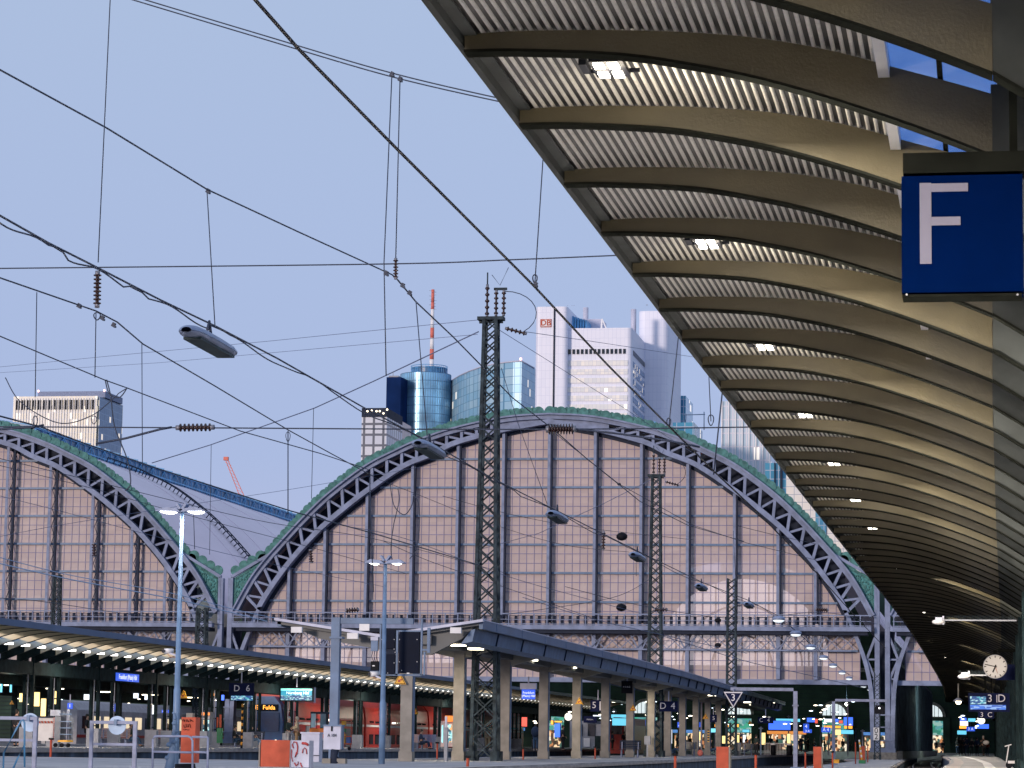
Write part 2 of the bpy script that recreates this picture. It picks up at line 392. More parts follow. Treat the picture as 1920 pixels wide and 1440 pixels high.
wb, fl, rt = MB(), MB(), MB()
for yy in ys[100:]: rib_parts(wb, fl, rt, yy)
r = wb.build('rib_rest', M_rib, can); r.name = 'rib'; r["kind"] = "stuff"; a = fl.build('flange', M_flange, r); a["kind"] = "stuff"; a = rt.build('rib_root', M_root, r); a["kind"] = "stuff"
# corrugated deck running along the tracks: groove shade painted as a near-black backing, bright rounded ridges
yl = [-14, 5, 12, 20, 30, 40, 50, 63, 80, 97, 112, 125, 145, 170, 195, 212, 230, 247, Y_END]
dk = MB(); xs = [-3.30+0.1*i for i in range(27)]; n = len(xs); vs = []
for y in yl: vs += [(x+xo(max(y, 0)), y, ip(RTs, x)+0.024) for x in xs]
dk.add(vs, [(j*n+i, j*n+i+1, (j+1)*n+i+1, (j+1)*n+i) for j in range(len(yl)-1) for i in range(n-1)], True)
DK = dk.build('corrugated_deck', mat('deck_trough_shade', (0.012, 0.014, 0.016), 0.5, 0.2, 0.2, 8), can)
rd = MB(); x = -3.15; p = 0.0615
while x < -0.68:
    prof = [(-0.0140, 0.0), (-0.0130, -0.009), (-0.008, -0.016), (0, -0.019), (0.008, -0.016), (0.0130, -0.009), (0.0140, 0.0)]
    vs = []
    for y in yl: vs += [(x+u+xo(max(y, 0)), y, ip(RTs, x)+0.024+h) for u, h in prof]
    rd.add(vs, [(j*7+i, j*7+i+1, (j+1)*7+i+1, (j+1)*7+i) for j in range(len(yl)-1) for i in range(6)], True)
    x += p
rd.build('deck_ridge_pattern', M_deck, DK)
def along(x0, x1, z0, z1, name, m, y0=-14, par=can):
    b = MB(); Y = [y for y in yl if y >= y0]
    vs = []
    for y in Y:
        d = xo(max(y, 0)); vs += [(x0+d, y, z0), (x1+d, y, z0), (x1+d, y, z1), (x0+d, y, z1)]
    fs = [(3, 2, 1, 0)]
    for j in range(len(Y)-1):
        for i in range(4): fs.append((j*4+i, j*4+(i+1) % 4, j*4+4+(i+1) % 4, j*4+4+i))
    b.add(vs, fs); return b.build(name, m, par)
along(-3.315, -3.27, 5.68, 5.80, 'edge_beam', M_root)
along(-3.268, -3.18, 5.745, 5.755, 'edge_plate', M_root)
along(-0.66, -0.59, 5.40, 5.52, 'skylight_frame', M_white)
along(-0.30, -0.27, 5.40, 5.46, 'skylight_bar', M_flange)
along(-0.588, 0.06, 5.465, 5.475, 'skylight_pane', M_skygl)
along(0.06, 1.10, 5.345, 5.40, 'roof_panel', M_root)
along(1.10, 5.2, 5.36, 5.44, 'far_wing_deck', M_deck)
along(1.0, 1.12, 4.0, 5.34, 'column_girder', M_dkgrn)
for k in range(21):
    y = 45+10.5*k; d = xo(y)
    c = MB().b2(0.55+d*0.4, 0.85+d*0.4, y, y+0.3, 0.76, 4.4).build('column', M_root if k == 0 else M_dkgrn, can)
    c2 = MB().bar((0.7+d*0.4, y+0.15, 4.35), (1.05+d, y+0.15, 4.9), 0.26, 0.22).build('bracket', M_dkgrn, c)
    c3 = MB().b2(0.50+d*0.4, 0.90+d*0.4, y-0.05, y+0.35, 0.76, 1.1).build('footing', M_dkgrn, c)
# glazed screen of the platform side wall beyond the columns
sw = thing('windbreak_wall', 'dark panelled wall with posts along the right side of the platform', 'wall', (1.6, 60, 0.76))
for k in range(60):
    y = 52+3.5*k; MB().b2(1.55+xo(y)*0.3, 1.63+xo(y)*0.3, y, y+0.1, 0.76, 4.6).build('wall_post', M_mast, sw)
MB().b2(1.70, 1.75, 50, 262, 0.76, 5.3).build('wall_panel', M_dkgrn, sw)
for z in (1.7, 2.6, 3.5): MB().b2(1.62, 1.69, 50, 262, z, z+0.08).build('wall_rail', M_mast, sw)

# floodlights hung under the deck
fx = thing('floodlight', 'floodlight', 'floodlight', (-2.40, 17.35, 5.68), 'floodlights under the canopy deck')
ox, oy, oz = fx.location
MB().b2(ox-0.11, ox+0.11, oy-0.22, oy+0.20, oz-0.055, oz-0.02).build('housing', M_black, fx)
MB().b2(ox-0.20, ox-0.15, oy-0.05, oy+0.20, oz-0.03, oz+0.02).b2(ox-0.15, ox+0.17, oy+0.19, oy+0.21, oz-0.025, oz+0.0).build('bracket', M_black, fx)
M_led = glow('led_white', (1.0, 0.93, 0.80), 9)
for i in (0, 1):
    for j in (0, 1):
        MB().b2(ox-0.085+i*0.095, ox-0.02+i*0.095, oy-0.20+j*0.24, oy-0.06+j*0.24, oz-0.068, oz-0.056).build('led_panel', M_led, fx)
fl_l = ['nearest floodlight, largest, in the second bay of the silver deck', 'second floodlight, below the nearest one, between two olive ribs', 'third floodlight from the top, a small bright panel on the deck', 'fourth floodlight from the top, star-like, under the deck', 'fifth floodlight from the top, small spark on the deck', 'sixth floodlight from the top, tiny spark on the deck', 'seventh floodlight, faintest spark deep under the deck']
fl_l += ['added unseen floodlight just before the nearest visible one', 'second added unseen floodlight, nearest the camera']  # last two are unseen, added to light the first ribs
for k, lb in zip([0, 1, 2, 3, 4, 5, 6, -1, -2], fl_l):
    o = fx if k == 0 else copy_tree(fx)
    o.location = (-2.40+xo(17.3+6.3*k), 17.35+6.3*k, 5.68); o["label"] = lb
    if k < 6:
        ld = bpy.data.lights.new('lamp', 'AREA'); ld.energy = 3000 if k > -1 else 1400; ld.size = 0.9; ld.color = (1, 0.88, 0.70)
        lo = bpy.data.objects.new('floodlight_or_fill_lamp', ld); COL.objects.link(lo); lo.location = (o.location.x, o.location.y, 5.47)
        lp_ = bpy.data.lights.new('lamp', 'POINT'); lp_.energy = 12; lp_.shadow_soft_size = 0.12; lp_.color = (1, 0.88, 0.70)
        lq_ = bpy.data.objects.new('floodlight_or_fill_lamp', lp_); COL.objects.link(lq_); lq_.location = (o.location.x, o.location.y, 5.56)  # extra lamp added to catch the deck ridges nearby
        la_ = bpy.data.lights.new('lamp', 'AREA'); la_.energy = 46; la_.size = 0.25; la_.color = (1, 0.86, 0.64)
        lr_ = bpy.data.objects.new('floodlight_or_fill_lamp', la_); COL.objects.link(lr_); lr_.location = (o.location.x+0.2, o.location.y, 5.08)  # extra tilted lamp below the fixture, added to brighten the right rib ends
        lr_.rotation_euler = Vector((-0.66, -0.75, -0.02)).to_track_quat('Z', 'Y').to_euler()

for k in range(8):
    y = 68+22*k; o = copy_tree(fx, None, (-2.40+xo(y), y, 5.68)); o["label"] = 'tiny floodlight added deep under the far part of the curved canopy'; o.scale = (0.4, 0.4, 0.6)
    ld = bpy.data.lights.new('lamp', 'AREA'); ld.energy = 1300 if k == 0 else 480; ld.size = 0.3; ld.color = (1, 0.85, 0.62)
    lo = bpy.data.objects.new('floodlight_or_fill_lamp', ld); COL.objects.link(lo); lo.location = (-1.9+xo(y), y, 5.5)  # strong lamp added to lift the dark far ribs; its fixture is shrunk
# ---------------------------------------------------------------- the train shed: three arched halls
OUT = [(0, 29.11), (3.8, 28.86), (8.3, 27.92), (11.5, 26.86), (13.3, 26.05), (15.4, 25.02), (17.3, 23.75), (19.6, 21.92), (21.6, 19.95), (23.3, 18.1), (24.7, 16.5), (25.9, 14.85), (27.35, 12.2)]
INN = [(0, 28.35), (4.1, 27.62), (8.1, 26.55), (10, 25.62), (12, 24.85), (13.5, 24.0), (15.4, 22.68), (16.8, 21.66), (19.3, 19.6), (21.0, 17.9), (22.5, 16.15), (24.0, 14.05), (24.9, 12.5), (25.7, 10.6), (26.5, 8.4), (26.93, 6.25), (27.05, 4.0), (27.1, 1.0)]
OUTs, INNs = smooth(OUT, 60), smooth(INN, 90)
def zi(T, x):
    x = abs(x); return ip(T, x)
def mirror(T): return [(-x, z) for x, z in reversed(T)] + list(T[1:])
def offset(T, d):
    r = []
    for i, (x, z) in enumerate(T):
        a = T[max(i-1, 0)]; b = T[min(i+1, len(T)-1)]; tx, tz = b[0]-a[0], b[1]-a[1]; l = sqrt(tx*tx+tz*tz)
        r.append((x + tz/l*(-d), z + tx/l*d))
    return r
def arclen(T):
    s = [0]
    for i in range(1, len(T)): s.append(s[-1]+sqrt((T[i][0]-T[i-1][0])**2+(T[i][1]-T[i-1][1])**2))
    return s
def along_chain(T, S, s):
    for i in range(len(S)-1):
        if S[i] <= s <= S[i+1]:
            t = (s-S[i])/(S[i+1]-S[i]); return (T[i][0]*(1-t)+T[i+1][0]*t, T[i][1]*(1-t)+T[i+1][1]*t)
    return T[-1]
def hall(cx, label, detail=True, posts_truss=False, lantern=True):
    sh = lambda T, o=0: [(x+cx, z) for x, z in T]
    h = thing('train_shed_hall', label, 'train shed', (cx, D, -0.2))
    ou = mirror(OUTs); inn_arch = [p for p in INNs if p[1] >= 12.2]; inn = mirror(inn_arch)
    # chords
    MB().strip(sh(ou), sh(offset(ou, -0.34)), D-0.35, D+0.55).build('outer_chord', M_steel, h)
    MB().strip(sh(offset(ou, 0.14)), sh(ou), D-0.62, D+0.6).build('cornice', M_steel, h)
    MB().strip(sh(offset(inn, 0.42)), sh(inn), D-0.35, D+0.55).build('inner_chord', M_steel, h)
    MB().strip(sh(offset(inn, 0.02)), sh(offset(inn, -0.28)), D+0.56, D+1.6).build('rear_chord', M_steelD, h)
    # solid web near the crown
    top = [(x, zi(OUTs, x)-0.34) for x in [i*0.5-5 for i in range(21)]]; tb = [(x, zi(INNs, x)+0.40) for x, _ in top]
    MB().strip(sh(top), sh(tb), D-0.05, D+0.1).build('crown_plate', M_steel, h)
    # truss web: upright struts and one diagonal per panel
    So = arclen(OUTs)
    xo_ = [5.0, 6.3, 7.6, 8.9, 10.2, 11.5, 12.8, 14.1, 15.4, 16.7, 18.0, 19.2, 20.45, 21.65, 22.75, 23.8, 24.75, 25.6, 26.35]
    dl = [0, 0, 0, 0, 0, 0, 0, 0.02, 0.05, 0.08, 0.12, 0.17, 0.24, 0.32, 0.44, 0.58, 0.77, 1.0, 1.25]
    for sg in (-1, 1):
        for k, x in enumerate(xo_):
            a = (x, zi(OUTs, x)-0.40); xi = x-dl[k]; b = (xi, zi(INNs, xi)+0.34)
            MB().bar((cx+sg*a[0], D-0.10, a[1]), (cx+sg*b[0], D-0.10, b[1]), 0.24, 0.28).build('truss_strut', M_steel, h)
            if k < len(xo_)-1:
                x2 = xo_[k+1]; MB().bar((cx+sg*(x2-0.05), D+0.02, zi(OUTs, x2)-0.42), (cx+sg*(xi+0.05), D+0.02, b[1]), 0.19, 0.2).build('truss_diagonal', M_steel, h)
    # dark sheet added for the shade of the roof depth behind the arch
    full_i = [(x, zi(INNs, x)) for x, _ in OUTs if abs(x) < 25]; full_o = [(x, zi(OUTs, x)-0.4) for x, _ in OUTs if abs(x) < 25]
    MB().strip(sh(mirror(full_o)), sh(mirror([(x, z+0.2) for x, z in full_i])), D+1.7, D+1.8).build('arch_shade_backing', M_steelD, h)
    # crest of scallops
    c = MB(); S = So[-1]-3.2; n = int(S/0.93)
    outc = offset(OUTs, 0.14)
    for sg in (-1, 1):
        for k in range(n+1):
            s = k*S/n
            if k == 0 and sg < 0: continue
            p = along_chain(outc, So, s); q = along_chain(offset(OUTs, 0.26), So, s)
            c.disc((cx+sg*q[0], D-0.02, q[1]+0.06), 0.47, 0.14, n=18)
            p2 = along_chain(offset(OUTs, 0.55), So, s+S/n/2); c.disc((cx+sg*p2[0], D+0.08, p2[1]), 0.20, 0.16, n=10)
    lim = [p for p in OUTs if p[0] < 24.9]
    c.strip(sh(offset(mirror(lim), 0.36)), sh(offset(mirror(lim), 0.142)), D-0.07, D+0.10)
    cr = c.build('crest', M_crest, h)
    # spandrels at both sides
    for sg in (-1, 1):
        X = lambda x: cx+sg*x
        tri = [(24.4, 17.05), (27.5, 15.16), (27.5, 12.3)]; inner = [p for p in OUTs if p[0] > 24.3][::-1]
        poly = [(X(24.3), 17.0), (X(27.45), 15.1)] + [(X(27.45), 12.35)] + [(X(x), z) for x, z in inner[1:]]
        MB().prism(poly, D-0.1, D+0.02).build('spandrel', M_orn, h)
        fr = MB().bar((X(24.2), D-0.15, 17.2), (X(27.6), D-0.15, 15.22), 0.24, 0.35).bar((X(27.53), D-0.15, 15.2), (X(27.53), D-0.15, 11.2), 0.22, 0.35)
        fr.build('spandrel_frame', M_steel, h)
        orn = MB()
        for k in range(16):
            t = (k+0.5)/16; orn.disc((X(24.9+2.4*t), D-0.13, 16.45-1.42*t), 0.085, 0.06, n=8)
            q = along_chain(offset(OUTs, 0.22), So, So[-1]-5.2+5.0*t); orn.disc((X(q[0]), D-0.13, q[1]), 0.075, 0.06, n=8)
            orn.disc((X(27.25), D-0.13, 14.95-2.2*t), 0.07, 0.06, n=8)
        for cxx, cz, rr in ((26.6, 14.6, 0.42), (27.0, 13.75, 0.26), (26.0, 15.2, 0.30)):
            for a in range(10): orn.ball((X(cxx+rr*cos(a*pi/5)), D-0.12, cz+rr*sin(a*pi/5)), 0.10, 6)
            orn.disc((X(cxx), D-0.13, cz), rr*0.5, 0.1, n=10)
        orn.build('spandrel_ornament', M_crest, h)
        sc = MB()
        for k in range(4):
            t = (k+0.3)/4; sc.disc((X(24.9+2.9*t), D-0.02, 17.2-1.72*t), 0.44, 0.14, n=16)
        sc.build('crest', M_crest, h)
    # glazing
    gl = MB(); zb = 6.9; y = D+0.72; xs_ = [i*0.655-26.2 for i in range(81)]
    for i in range(80):
        x0, x1 = xs_[i], xs_[i+1]
        t0 = min(zi(inn_arch, x0), 28.4) if abs(x0) < 24.8 else 12.4; t1 = zi(inn_arch, x1) if abs(x1) < 24.8 else 12.4
        if abs(x0) > 24.9 or abs(x1) > 24.9: t0 = t1 = 11.2
        gl.add([(cx+x0, y, zb), (cx+x1, y, zb), (cx+x1, y, t1+0.1), (cx+x0, y, t0+0.1)], [(0, 1, 2, 3)])
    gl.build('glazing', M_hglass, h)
    mu = MB()
    for i in range(81):
        x = xs_[i]; t = zi(inn_arch, x) if abs(x) < 24.9 else 11.0
        mu.b2(cx+x-0.024, cx+x+0.024, y-0.035, y-0.005, zb, t)
    lv = [25.43-0.81*k for k in range(-3, 24)]
    for z in lv:
        if z < 6.9: continue
        hw = max([x for x, zz in INNs if zz > z] or [0.1]); hw = min(hw, 26.2)
        mu.b2(cx-hw, cx+hw, y-0.04, y-0.008, z-0.027, z+0.027)
    mu.build('glazing_grid', M_muntin, h)
    for z in (25.43, 22.99, 20.56, 18.11, 15.7, 13.25, 9.3):
        hw = min(max([x for x, zz in INNs if zz > z]), 26.2)
        MB().b2(cx-hw, cx+hw, D+0.52, D+0.67, z-0.09, z+0.09).build('transom', M_bluegr, h)
    for k in range(-6, 7):
        x = k*3.95 if abs(k) < 6 else (22.45+0.9)*(1 if k > 0 else -1)
        x = {6: 22.55, -6: -22.55, 5: 19.45, -5: -19.45}.get(k, x); t = zi(INNs, x)
        f = MB().b2(cx+x-0.15, cx+x+0.09, D+0.05, D+0.13, 11.5, t).build('post', M_steel, h)
        dm = MB().b2(cx+x+0.10, cx+x+0.24, D+0.10, D+0.50, 11.5, t)  # dark box painted as the shaded side of the post
        if posts_truss:
            dm = MB().b2(cx+x+0.50, cx+x+0.68, D+0.05, D+0.3, 11.5, t)
            z = 11.6; s = 1
            while z < t-0.9:
                dm.bar((cx+x+(0.2 if s > 0 else 0.5), D+0.1, z), (cx+x+(0.5 if s > 0 else 0.2), D+0.1, z+0.8), 0.05); z += 0.8; s = -s
        dm.build('post_shade_lacing', M_steelD, f)
        lo = MB().b2(cx+x-0.16, cx+x+0.16, D+0.0, D+0.5, 6.9, 10.5).bar((cx+x-0.1, D, 9.2), (cx+x-0.8, D, 10.5), 0.12).bar((cx+x+0.1, D, 9.2), (cx+x+0.8, D, 10.5), 0.12)
        lo.build('lower_post', M_steel, h)
    xt = MB(); x = -25.2
    while x < 25.2:
        for s in (0, 1):
            xt.bar((cx+x+s*1.3, D-0.1, 9.35), (cx+x+(1-s)*1.3, D-0.1, 10.55), 0.07, 0.05)
        x += 1.31
    xt.b2(cx-25.5, cx+25.5, D-0.15, D+0.0, 9.22, 9.34); xt.build('lattice_girder', M_steel, h)
    MB().b2(cx-26.9, cx+26.9, D+0.4, D+1.1, 6.5, 6.9).build('sill_girder', M_steel, h)
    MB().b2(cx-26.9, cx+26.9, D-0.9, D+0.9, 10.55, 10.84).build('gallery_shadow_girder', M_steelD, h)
    MB().b2(cx-27.2, cx+27.2, D-1.2, D-0.4, 10.85, 11.22).build('gallery', M_steel, h)
    # gallery railing
    rl = MB()
    for z, w_ in ((12.16, 0.09), (11.68, 0.05), (11.3, 0.07)): rl.b2(cx-27.2, cx+27.2, D-1.15, D-1.08, z-w_/2, z+w_/2)
    x = -27.1
    while x < 27.2:
        rl.b2(cx+x-0.04, cx+x+0.04, D-1.17, D-1.10, 11.22, 12.12); x += 1.09
    rl.build('railing', M_steel, h)
    r2 = MB(); x = -26.4
    while x < 26.4:
        r2.b2(cx+x-0.12, cx+x+0.12, D-0.3, D-0.2, 11.22, 12.0); x += 0.66
    r2.b2(cx-26.5, cx+26.5, D-0.3, D-0.2, 12.0, 12.05); r2.build('balustrade', M_steelD, h)
    # vault
    vp = offset(ou, -0.05); Yv = [D+0.62, D+60, D+120, D+186]
    v = MB(); n = len(vp); v.add([(cx+x, y, z) for y in Yv for x, z in vp], [(j*n+i, j*n+i+1, (j+1)*n+i+1, (j+1)*n+i) for j in range(3) for i in range(n-1)], True)
    v.build('vault_roof', M_roof, h)
    se = MB()
    for k in range(12):
        yy = D+4+16*k; se.strip(sh(offset(ou, 0.0)), sh(vp), yy, yy+0.06)
    se.build('roof_seam', M_roof, h)
    # interior vault ribs
    for k in range(1, 12):
        yy = D+15*k; MB().strip(sh(offset(ou, -0.4)), sh(offset(ou, -1.3)), yy, yy+0.4).build('vault_rib', M_steel, h)
    if lantern:
        la = MB(); 
        for sg in (-1, 1):
            la.b2(cx+sg*8-0.05, cx+sg*8+0.05, D+6, D+184, 27.3, 29.0)
        la.add([(cx-8.3, D+5, 29.05), (cx+8.3, D+5, 29.05), (cx+8.3, D+185, 29.05), (cx-8.3, D+185, 29.05), (cx, D+5, 30.3), (cx, D+185, 30.3)], [(0, 1, 4), (1, 2, 5, 4), (3, 0, 4, 5), (2, 3, 5)])
        L_ = la.build('lantern', M_blue2, h)
        lt = MB()
        for sg in (-1, 1):
            X = cx+sg*8.15
            for z in (27.5, 28.2, 29.0): lt.b2(X-0.06, X+0.06, D+6, D+184, z-0.07, z+0.07)
            y = D+6; i = 0
            while y < D+183:
                lt.bar((X, y, 27.4), (X, y, 29.1), 0.10); lt.bar((X, y, 27.4 if i % 2 else 29), (X, y+2.0, 29 if i % 2 else 27.4), 0.07); y += 2.0; i += 1
        for k in range(60):
            y = D+6+3*k; lt.bar((cx+8.4, y, 29.12), (cx, y, 30.4), 0.14).bar((cx-8.4, y, 29.12), (cx, y, 30.4), 0.14)
        lt.build('lantern_frame', M_blue, L_)
    return h
H_mid = hall(-36.97, 'central glazed train shed arch with green scalloped crest and lilac truss')
H_left = hall(-93.12, 'left glazed train shed arch whose pale vault carries a blue lantern', posts_truss=True)
H_right = hall(19.18, 'train shed bay at right, mostly hidden behind the curved platform canopy', lantern=False)
# roof ladder across the vault behind the left arch
b = MB(); T = [p for p in OUTs if 8.5 < p[0] < 27]; yy = D+24
rl = offset(T, 0.45)
for i in range(len(rl)-1):
    for dy in (0, 1.1): b.bar((-93.12+rl[i][0], yy+dy, rl[i][1]), (-93.12+rl[i+1][0], yy+dy, rl[i+1][1]), 0.10)
    b.bar((-93.12+rl[i][0], yy, rl[i][1]), (-93.12+rl[i][0], yy+1.1, rl[i][1]), 0.08)
    b.bar((-93.12+rl[i][0], yy, rl[i][1]), (-93.12+T[i][0], yy, T[i][1]), 0.08)
tag(b.build('roof_ladder', M_steelD, None, (-80, yy, 26)), 'dark access ladder curving down the pale vault between the two arches', 'ladder')

# columns between the halls
def hall_column(cx, label):
    h = thing('hall_column', label, 'column', (cx, D, 0.4))
    for sg in (-1, 1):
        X = lambda x: cx+sg*x
        MB().b2(min(X(0.22), X(0.62)), max(X(0.22), X(0.62)), D-0.3, D+0.3, 1.1, 15.1).build('post', M_steel, h)
        ch = [(28.08-x, z) for x, z in INNs if 0.9 < z < 12.8]
        MB().strip([(X(x), z) for x, z in ch], [(X(x-0.36), z-0.05) for x, z in ch], D-0.35, D+0.5).build('flared_leg', M_steel, h)
        zz = [10.4, 8.6, 7.0, 5.4, 4.6]
        for i in range(len(zz)-1):
            xo_ = 28.08-min(INNs, key=lambda p: abs(p[1]-zz[i]))[0]-0.3; xn = 28.08-min(INNs, key=lambda p: abs(p[1]-zz[i+1]))[0]-0.3
            if i % 2 == 0: MB().bar((X(0.6), D, zz[i]), (X(xn), D, zz[i+1]), 0.2, 0.25).build('brace', M_steel, h)
            else: MB().bar((X(xo_), D, zz[i]), (X(0.6), D, zz[i+1]), 0.2, 0.25).build('brace', M_steel, h)
            MB().bar((X(0.6), D+0.05, zz[i+1]), (X(xn), D+0.05, zz[i+1]), 0.14, 0.2).build('brace', M_steel, h)
        MB().prism([(X(0.62), 4.6), (X(0.62), 1.1), (X(0.82), 1.1), (X(0.92), 4.6)], D-0.02, D+0.3).build('plate', M_steel, h)
    for z in (1.9, 3.0, 4.0): MB().b2(cx-0.95, cx+0.95, D-0.4, D-0.36, z, z+0.10).build('band', M_steel, h)
    MB().prism([(cx-0.98, 11.0), (cx-0.4, 5), (cx+0.4, 5), (cx+0.98, 11)], D+2, D+2.2).build('rear_plate', M_steelD, h)
    MB().b2(cx-1.05, cx+1.05, D-0.55, D+0.6, 1.0, 1.35).build('base_plate', M_steel, h)
    MB().b2(cx-1.15, cx+1.15, D-0.7, D+0.75, 0.3, 1.0).build('footing', M_stone, h)
    return h
hall_column(-8.9, 'lilac V-shaped riveted column on stone blocks between service platform and track')
hall_column(-65.05, 'lilac V-shaped column rising behind the left platform canopy under a green valley')
MB_v = MB().b2(-65.5, -64.6, D+0.6, D+186, 14.6, 14.9).b2(-9.35, -8.45, D+0.6, D+186, 14.6, 14.9)
M_scr = mat('planked_screen', (0.06, 0.085, 0.12), 0.8, 0, 0.3, 0.8)
# dark planked side of the inner colonnade row seen from its end
for cx, lb in ((-8.9, 'dark vertical planked screen running into the hall behind the right column'),):
    t = thing('colonnade_screen', lb, 'wall', (cx+1, D+4, 0.4))
    MB().b2(cx+0.7, cx+0.85, D+4, D+150, 1.0, 9).build('screen_panel', M_scr, t)
    for k in range(46):
        y = D+4+3.2*k; MB().b2(cx+0.86, cx+1.0, y, y+0.35, 1.0, 8.6).build('screen_batten', M_scr, t)
    MB().b2(cx+0.9, cx+1.5, D+4, D+150, 0.42, 1.1).build('screen_base', M_stone, t)

# ---------------------------------------------------------------- head building across the end of the halls
M_hb = mat('dark_green_stone', (0.022, 0.05, 0.038), 0.9, 0, 0.25, 0.4, 0.4, 3)  # dark green stone with random tone
hb = thing('head_building', 'stone head building with arched windows and lit shops behind the halls', 'building', (-37, 418, 0.8))
MB().b2(-230, 45, 419, 424, 0.8, 27.5).build('wall', M_hb, hb)
for k in range(30):
    MB().b2(-230, 45, 418.82, 418.99, 1.2+0.62*k, 1.24+0.62*k).build('stone_course', M_steelD, hb) if k < 18 else None
MB().b2(-230, 45, 418.3, 418.99, 12.6, 13.2).build('cornice', M_stone, hb)
M_lun = glow('lunette_glow', (0.62, 0.70, 0.72), 1.1); M_lun2 = glow('hall_end_window_glow', (1.0, 0.93, 0.96), 0.85)
M_shop = glow_busy('shop_interior', [(1.0, 0.66, 0.36), (0.10, 0.05, 0.03), (0.9, 0.8, 0.62), (0.04, 0.03, 0.02), (1.0, 0.70, 0.42), (0.05, 0.12, 0.10), (0.5, 0.20, 0.08), (0.02, 0.02, 0.03)], 1.15, 2.6, 0.7)
M_shopg = glow_busy('shop_band', [(0.08, 0.50, 0.33), (0.12, 0.40, 0.42), (0.05, 0.28, 0.20), (0.35, 0.6, 0.55)], 0.8, 1.6, 1.5)
def lunette(mb, x, z, r, y, n=16):
    mb.prism([(x+r*cos(pi*i/n), z+r*sin(pi*i/n)) for i in range(n+1)], y, y+0.1)
for k in range(-5, 4):
    x = -23.2+14.2*k+14.2
    w_ = MB(); lunette(w_, x, 6.1, 1.75, 418.78); wn = w_.build('arched_window', M_lun, hb)
    fr = MB(); fr.strip([(x+2.2*cos(pi*i/16), 6.1+2.2*sin(pi*i/16)) for i in range(17)], [(x+1.76*cos(pi*i/16), 6.1+1.76*sin(pi*i/16)) for i in range(17)], 418.6, 418.9)
    for i in range(1, 6): fr.b2(x-1.75+i*0.58-0.04, x-1.75+i*0.58+0.04, 418.68, 418.76, 6.1, 6.1+sqrt(max(0.01, 1.75**2-(i*0.58-1.75)**2)))
    fr.b2(x-1.8, x+1.8, 418.66, 418.76, 6.0, 6.12); fr.build('frame', M_stone, wn)
    MB().b2(x-1.8, x+1.8, 418.8, 418.9, 3.4, 5.5).build('shop_fascia', M_shopg, hb)
    MB().b2(x-1.8, x+1.8, 418.8, 418.9, 0.85, 3.35).build('shop_front', M_shop, hb)
    for s in (-1, 1): MB().b2(x+s*2.4-0.45, x+s*2.4+0.45, 418.5, 418.99, 0.8, 6.0).build('pilaster', M_hb, hb)
for k in range(9):
    x = -9-7.1-14.2*k; MB().b2(x-2.6, x+2.6, 418.6, 418.95, 1.0, 3.2).build('shop_front', M_shop, hb); MB().b2(x-2.9, x+2.9, 418.55, 418.95, 3.25, 3.7).build('shop_sign', glow('shop_sign_orange', (1.0, 0.35, 0.08), 0.7) if k % 2 else glow('shop_sign_blue', (0.12, 0.3, 0.7), 0.7), hb)
# great semicircular end window of each hall
for cx in (-36.97, -93.12):
    w_ = MB(); n = 24; lunette(w_, cx, 13.4, 13.0, 418.6, 24); e = w_.build('end_window', M_lun2, hb)
    fr = MB()
    for i in range(-6, 7): fr.b2(cx+i*2.0-0.12, cx+i*2.0+0.12, 418.3, 418.5, 13.4, 13.4+sqrt(max(0.1, 169-(i*2.0)**2)))
    for r in (4.5, 9): fr.strip([(cx+(r+0.15)*cos(pi*i/20), 13.4+(r+0.15)*sin(pi*i/20)) for i in range(21)], [(cx+(r-0.15)*cos(pi*i/20), 13.4+(r-0.15)*sin(pi*i/20)) for i in range(21)], 418.35, 418.5)
    fr.build('frame', M_stone, e)

# lamps added to light the head wall and column screen, and slim posts standing in the halls
rp = random.Random(5)
for k, x in enumerate((-20, -48, -78, -104, -4.5, -104.5)):
    YL_ = 300 if k == 4 else 392
    if k == 5: YL_ = 320
    t = thing('added_concourse_lamp', 'round added lamp high before the head building', 'lamp', (x, YL_, 7.4), 'added concourse lamps')
    MB().ball((x, YL_, 7.4), 0.25, 10).build('globe', glow('globe', (1, 0.93, 0.8), 6), t); MB().tube([(x, YL_, 7.6), (x, YL_, 11)], 0.04).build('stem', M_steelD, t)
    ld = bpy.data.lights.new('lamp', 'POINT'); ld.energy = 1500; ld.color = (0.75, 1.0, 0.85); ld.shadow_soft_size = 0.5
    lo = bpy.data.objects.new('added_concourse_light', ld); COL.objects.link(lo); lo.location = (x, YL_-1, 7.0)
for k in range(34):
    x = rp.uniform(-72, -12); y = rp.uniform(245, 390); h_ = rp.choice((2.6, 3.4, 4.6, 5.6))
    t = MB().b2(x-0.07, x+0.07, y-0.07, y+0.07, 0.5, 0.5+h_).b2(x-0.2, x+0.2, y-0.05, y+0.05, 0.3+h_, 0.4+h_).build('steel_post', M_lgrey if k % 3 else M_bluegr, None, (x, y, 0.5))
    tag(t, 'slim steel post standing on the platforms inside the dark hall', 'post', 'slim posts inside the hall')
